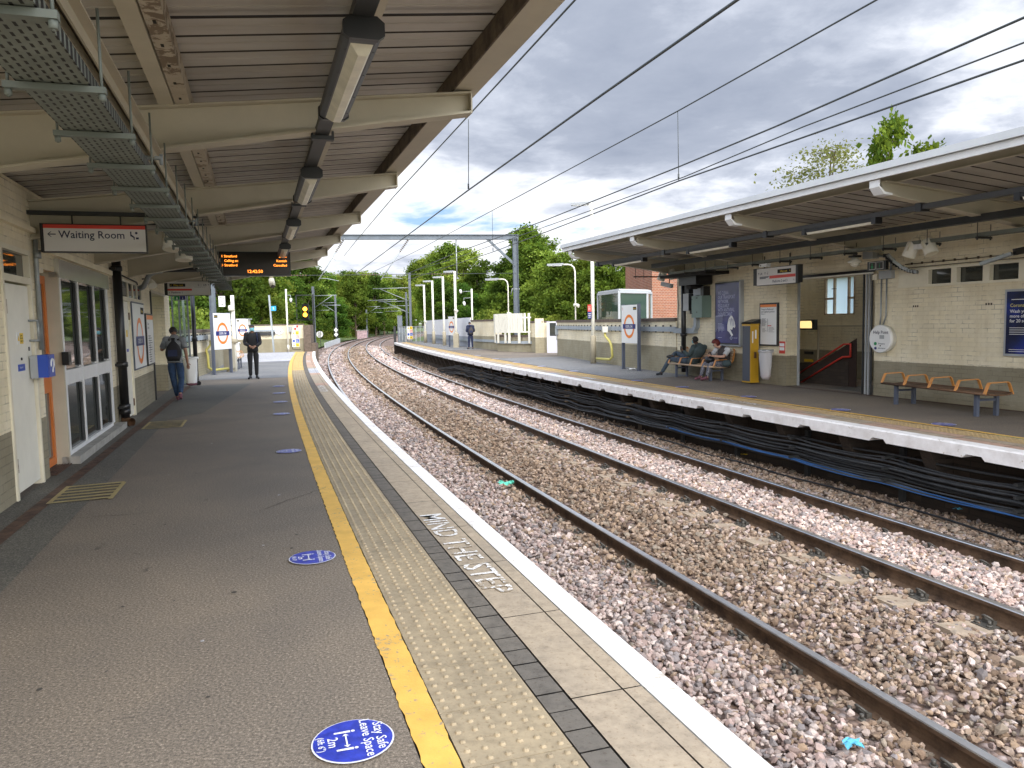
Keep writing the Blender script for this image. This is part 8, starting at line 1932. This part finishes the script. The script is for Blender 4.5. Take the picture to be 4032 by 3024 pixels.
add_mask(t, hd, fc, up, sd)
ph = MB(); c = Vector(L4(10.85, 17.50, .77)); ph.box(c.x-.035, c.x+.035, c.y-.012, c.y+.012, c.z-.06, c.z+.06); ph.build('phone', 'black', t)
o5 = FW('R', 11.1, 16.05, 0)
def L5(t, s, z): return tuple((FW('R', t, s, z) - o5)/.9)
J = dict(pelvis=L5(11.15, 16.02, .43), chest=L5(11.10, 15.98, .68), neck=L5(11.02, 16.02, .83), head=L5(10.94, 16.07, .90), face=tuple(FD(-.75, .35, -.62)),
         Lsh=L5(11.12, 15.83, .76), Rsh=L5(11.02, 16.17, .76), Lel=L5(10.98, 15.82, .60), Lw=L5(10.84, 16.08, .62), Rel=L5(10.96, 16.30, .60), Rw=L5(10.84, 16.22, .63),
         Lhip=L5(11.10, 15.95, .41), Rhip=L5(11.06, 16.12, .41), Lkn=L5(10.78, 16.10, .42), Rkn=L5(10.78, 16.34, .42), Lan=L5(10.74, 16.16, .09), Ran=L5(10.74, 16.42, .09), Ltoe=L5(10.60, 16.20, .035), Rtoe=L5(10.60, 16.46, .035))
t, hd, fc, up, sd = person('seated person with red hair, dark waistcoat and patterned trousers, bag on the lap', J, 'skin_light', 'tee_white', 'trouser_pattern', 'shoe_plum', 'hair_red', loc=tuple(o5), scale=.9, sleeves='short', hairlong=True, vest='vest', curlL=(0, 0, -1))
b_ = FW('R', 10.86, 16.22, .52); m = MB(); m.blob(b_, .12, .15, .10, 0, 14, 9); m.tube([b_+p(-.02, .12, .04), b_+p(0, .06, .19), b_+p(0, -.06, .19), b_+p(.02, -.12, .04)], .012, 6)
tag(m.build('handbag', 'leather', base=tuple(b_)), 'black handbag on the lap of the person with red hair', 'handbag')
b_ = FW('R', 11.05, 16.65, .46); m = MB(); m.blob(b_, .13, .16, .12, 0, 12, 8); tag(m.build('bag', 'wood_dark', base=tuple(b_)), 'brown bag on the bench between the two seated people', 'bag')
b_ = FW('R', 11.0, 15.72, .44); m = MB(); m.blob(b_, .12, .12, .09, 0, 12, 8); tag(m.build('bag', 'cloth_teal', base=tuple(b_)), 'dark folded bag at the right end of the far bench', 'bag')
# waste bag by the end of the near building
o = make_sack(.16, .74, 11, 'signwhite'); place(o, FW('L', -1.66, 21.6, 0), R_(100), 'white waste bag with purple rubbish beyond the walker with the rucksack'); m = MB(); m.blob((0, 0, .10), .11, .14, .05); m.build('rubbish', 'shoe_plum', o)
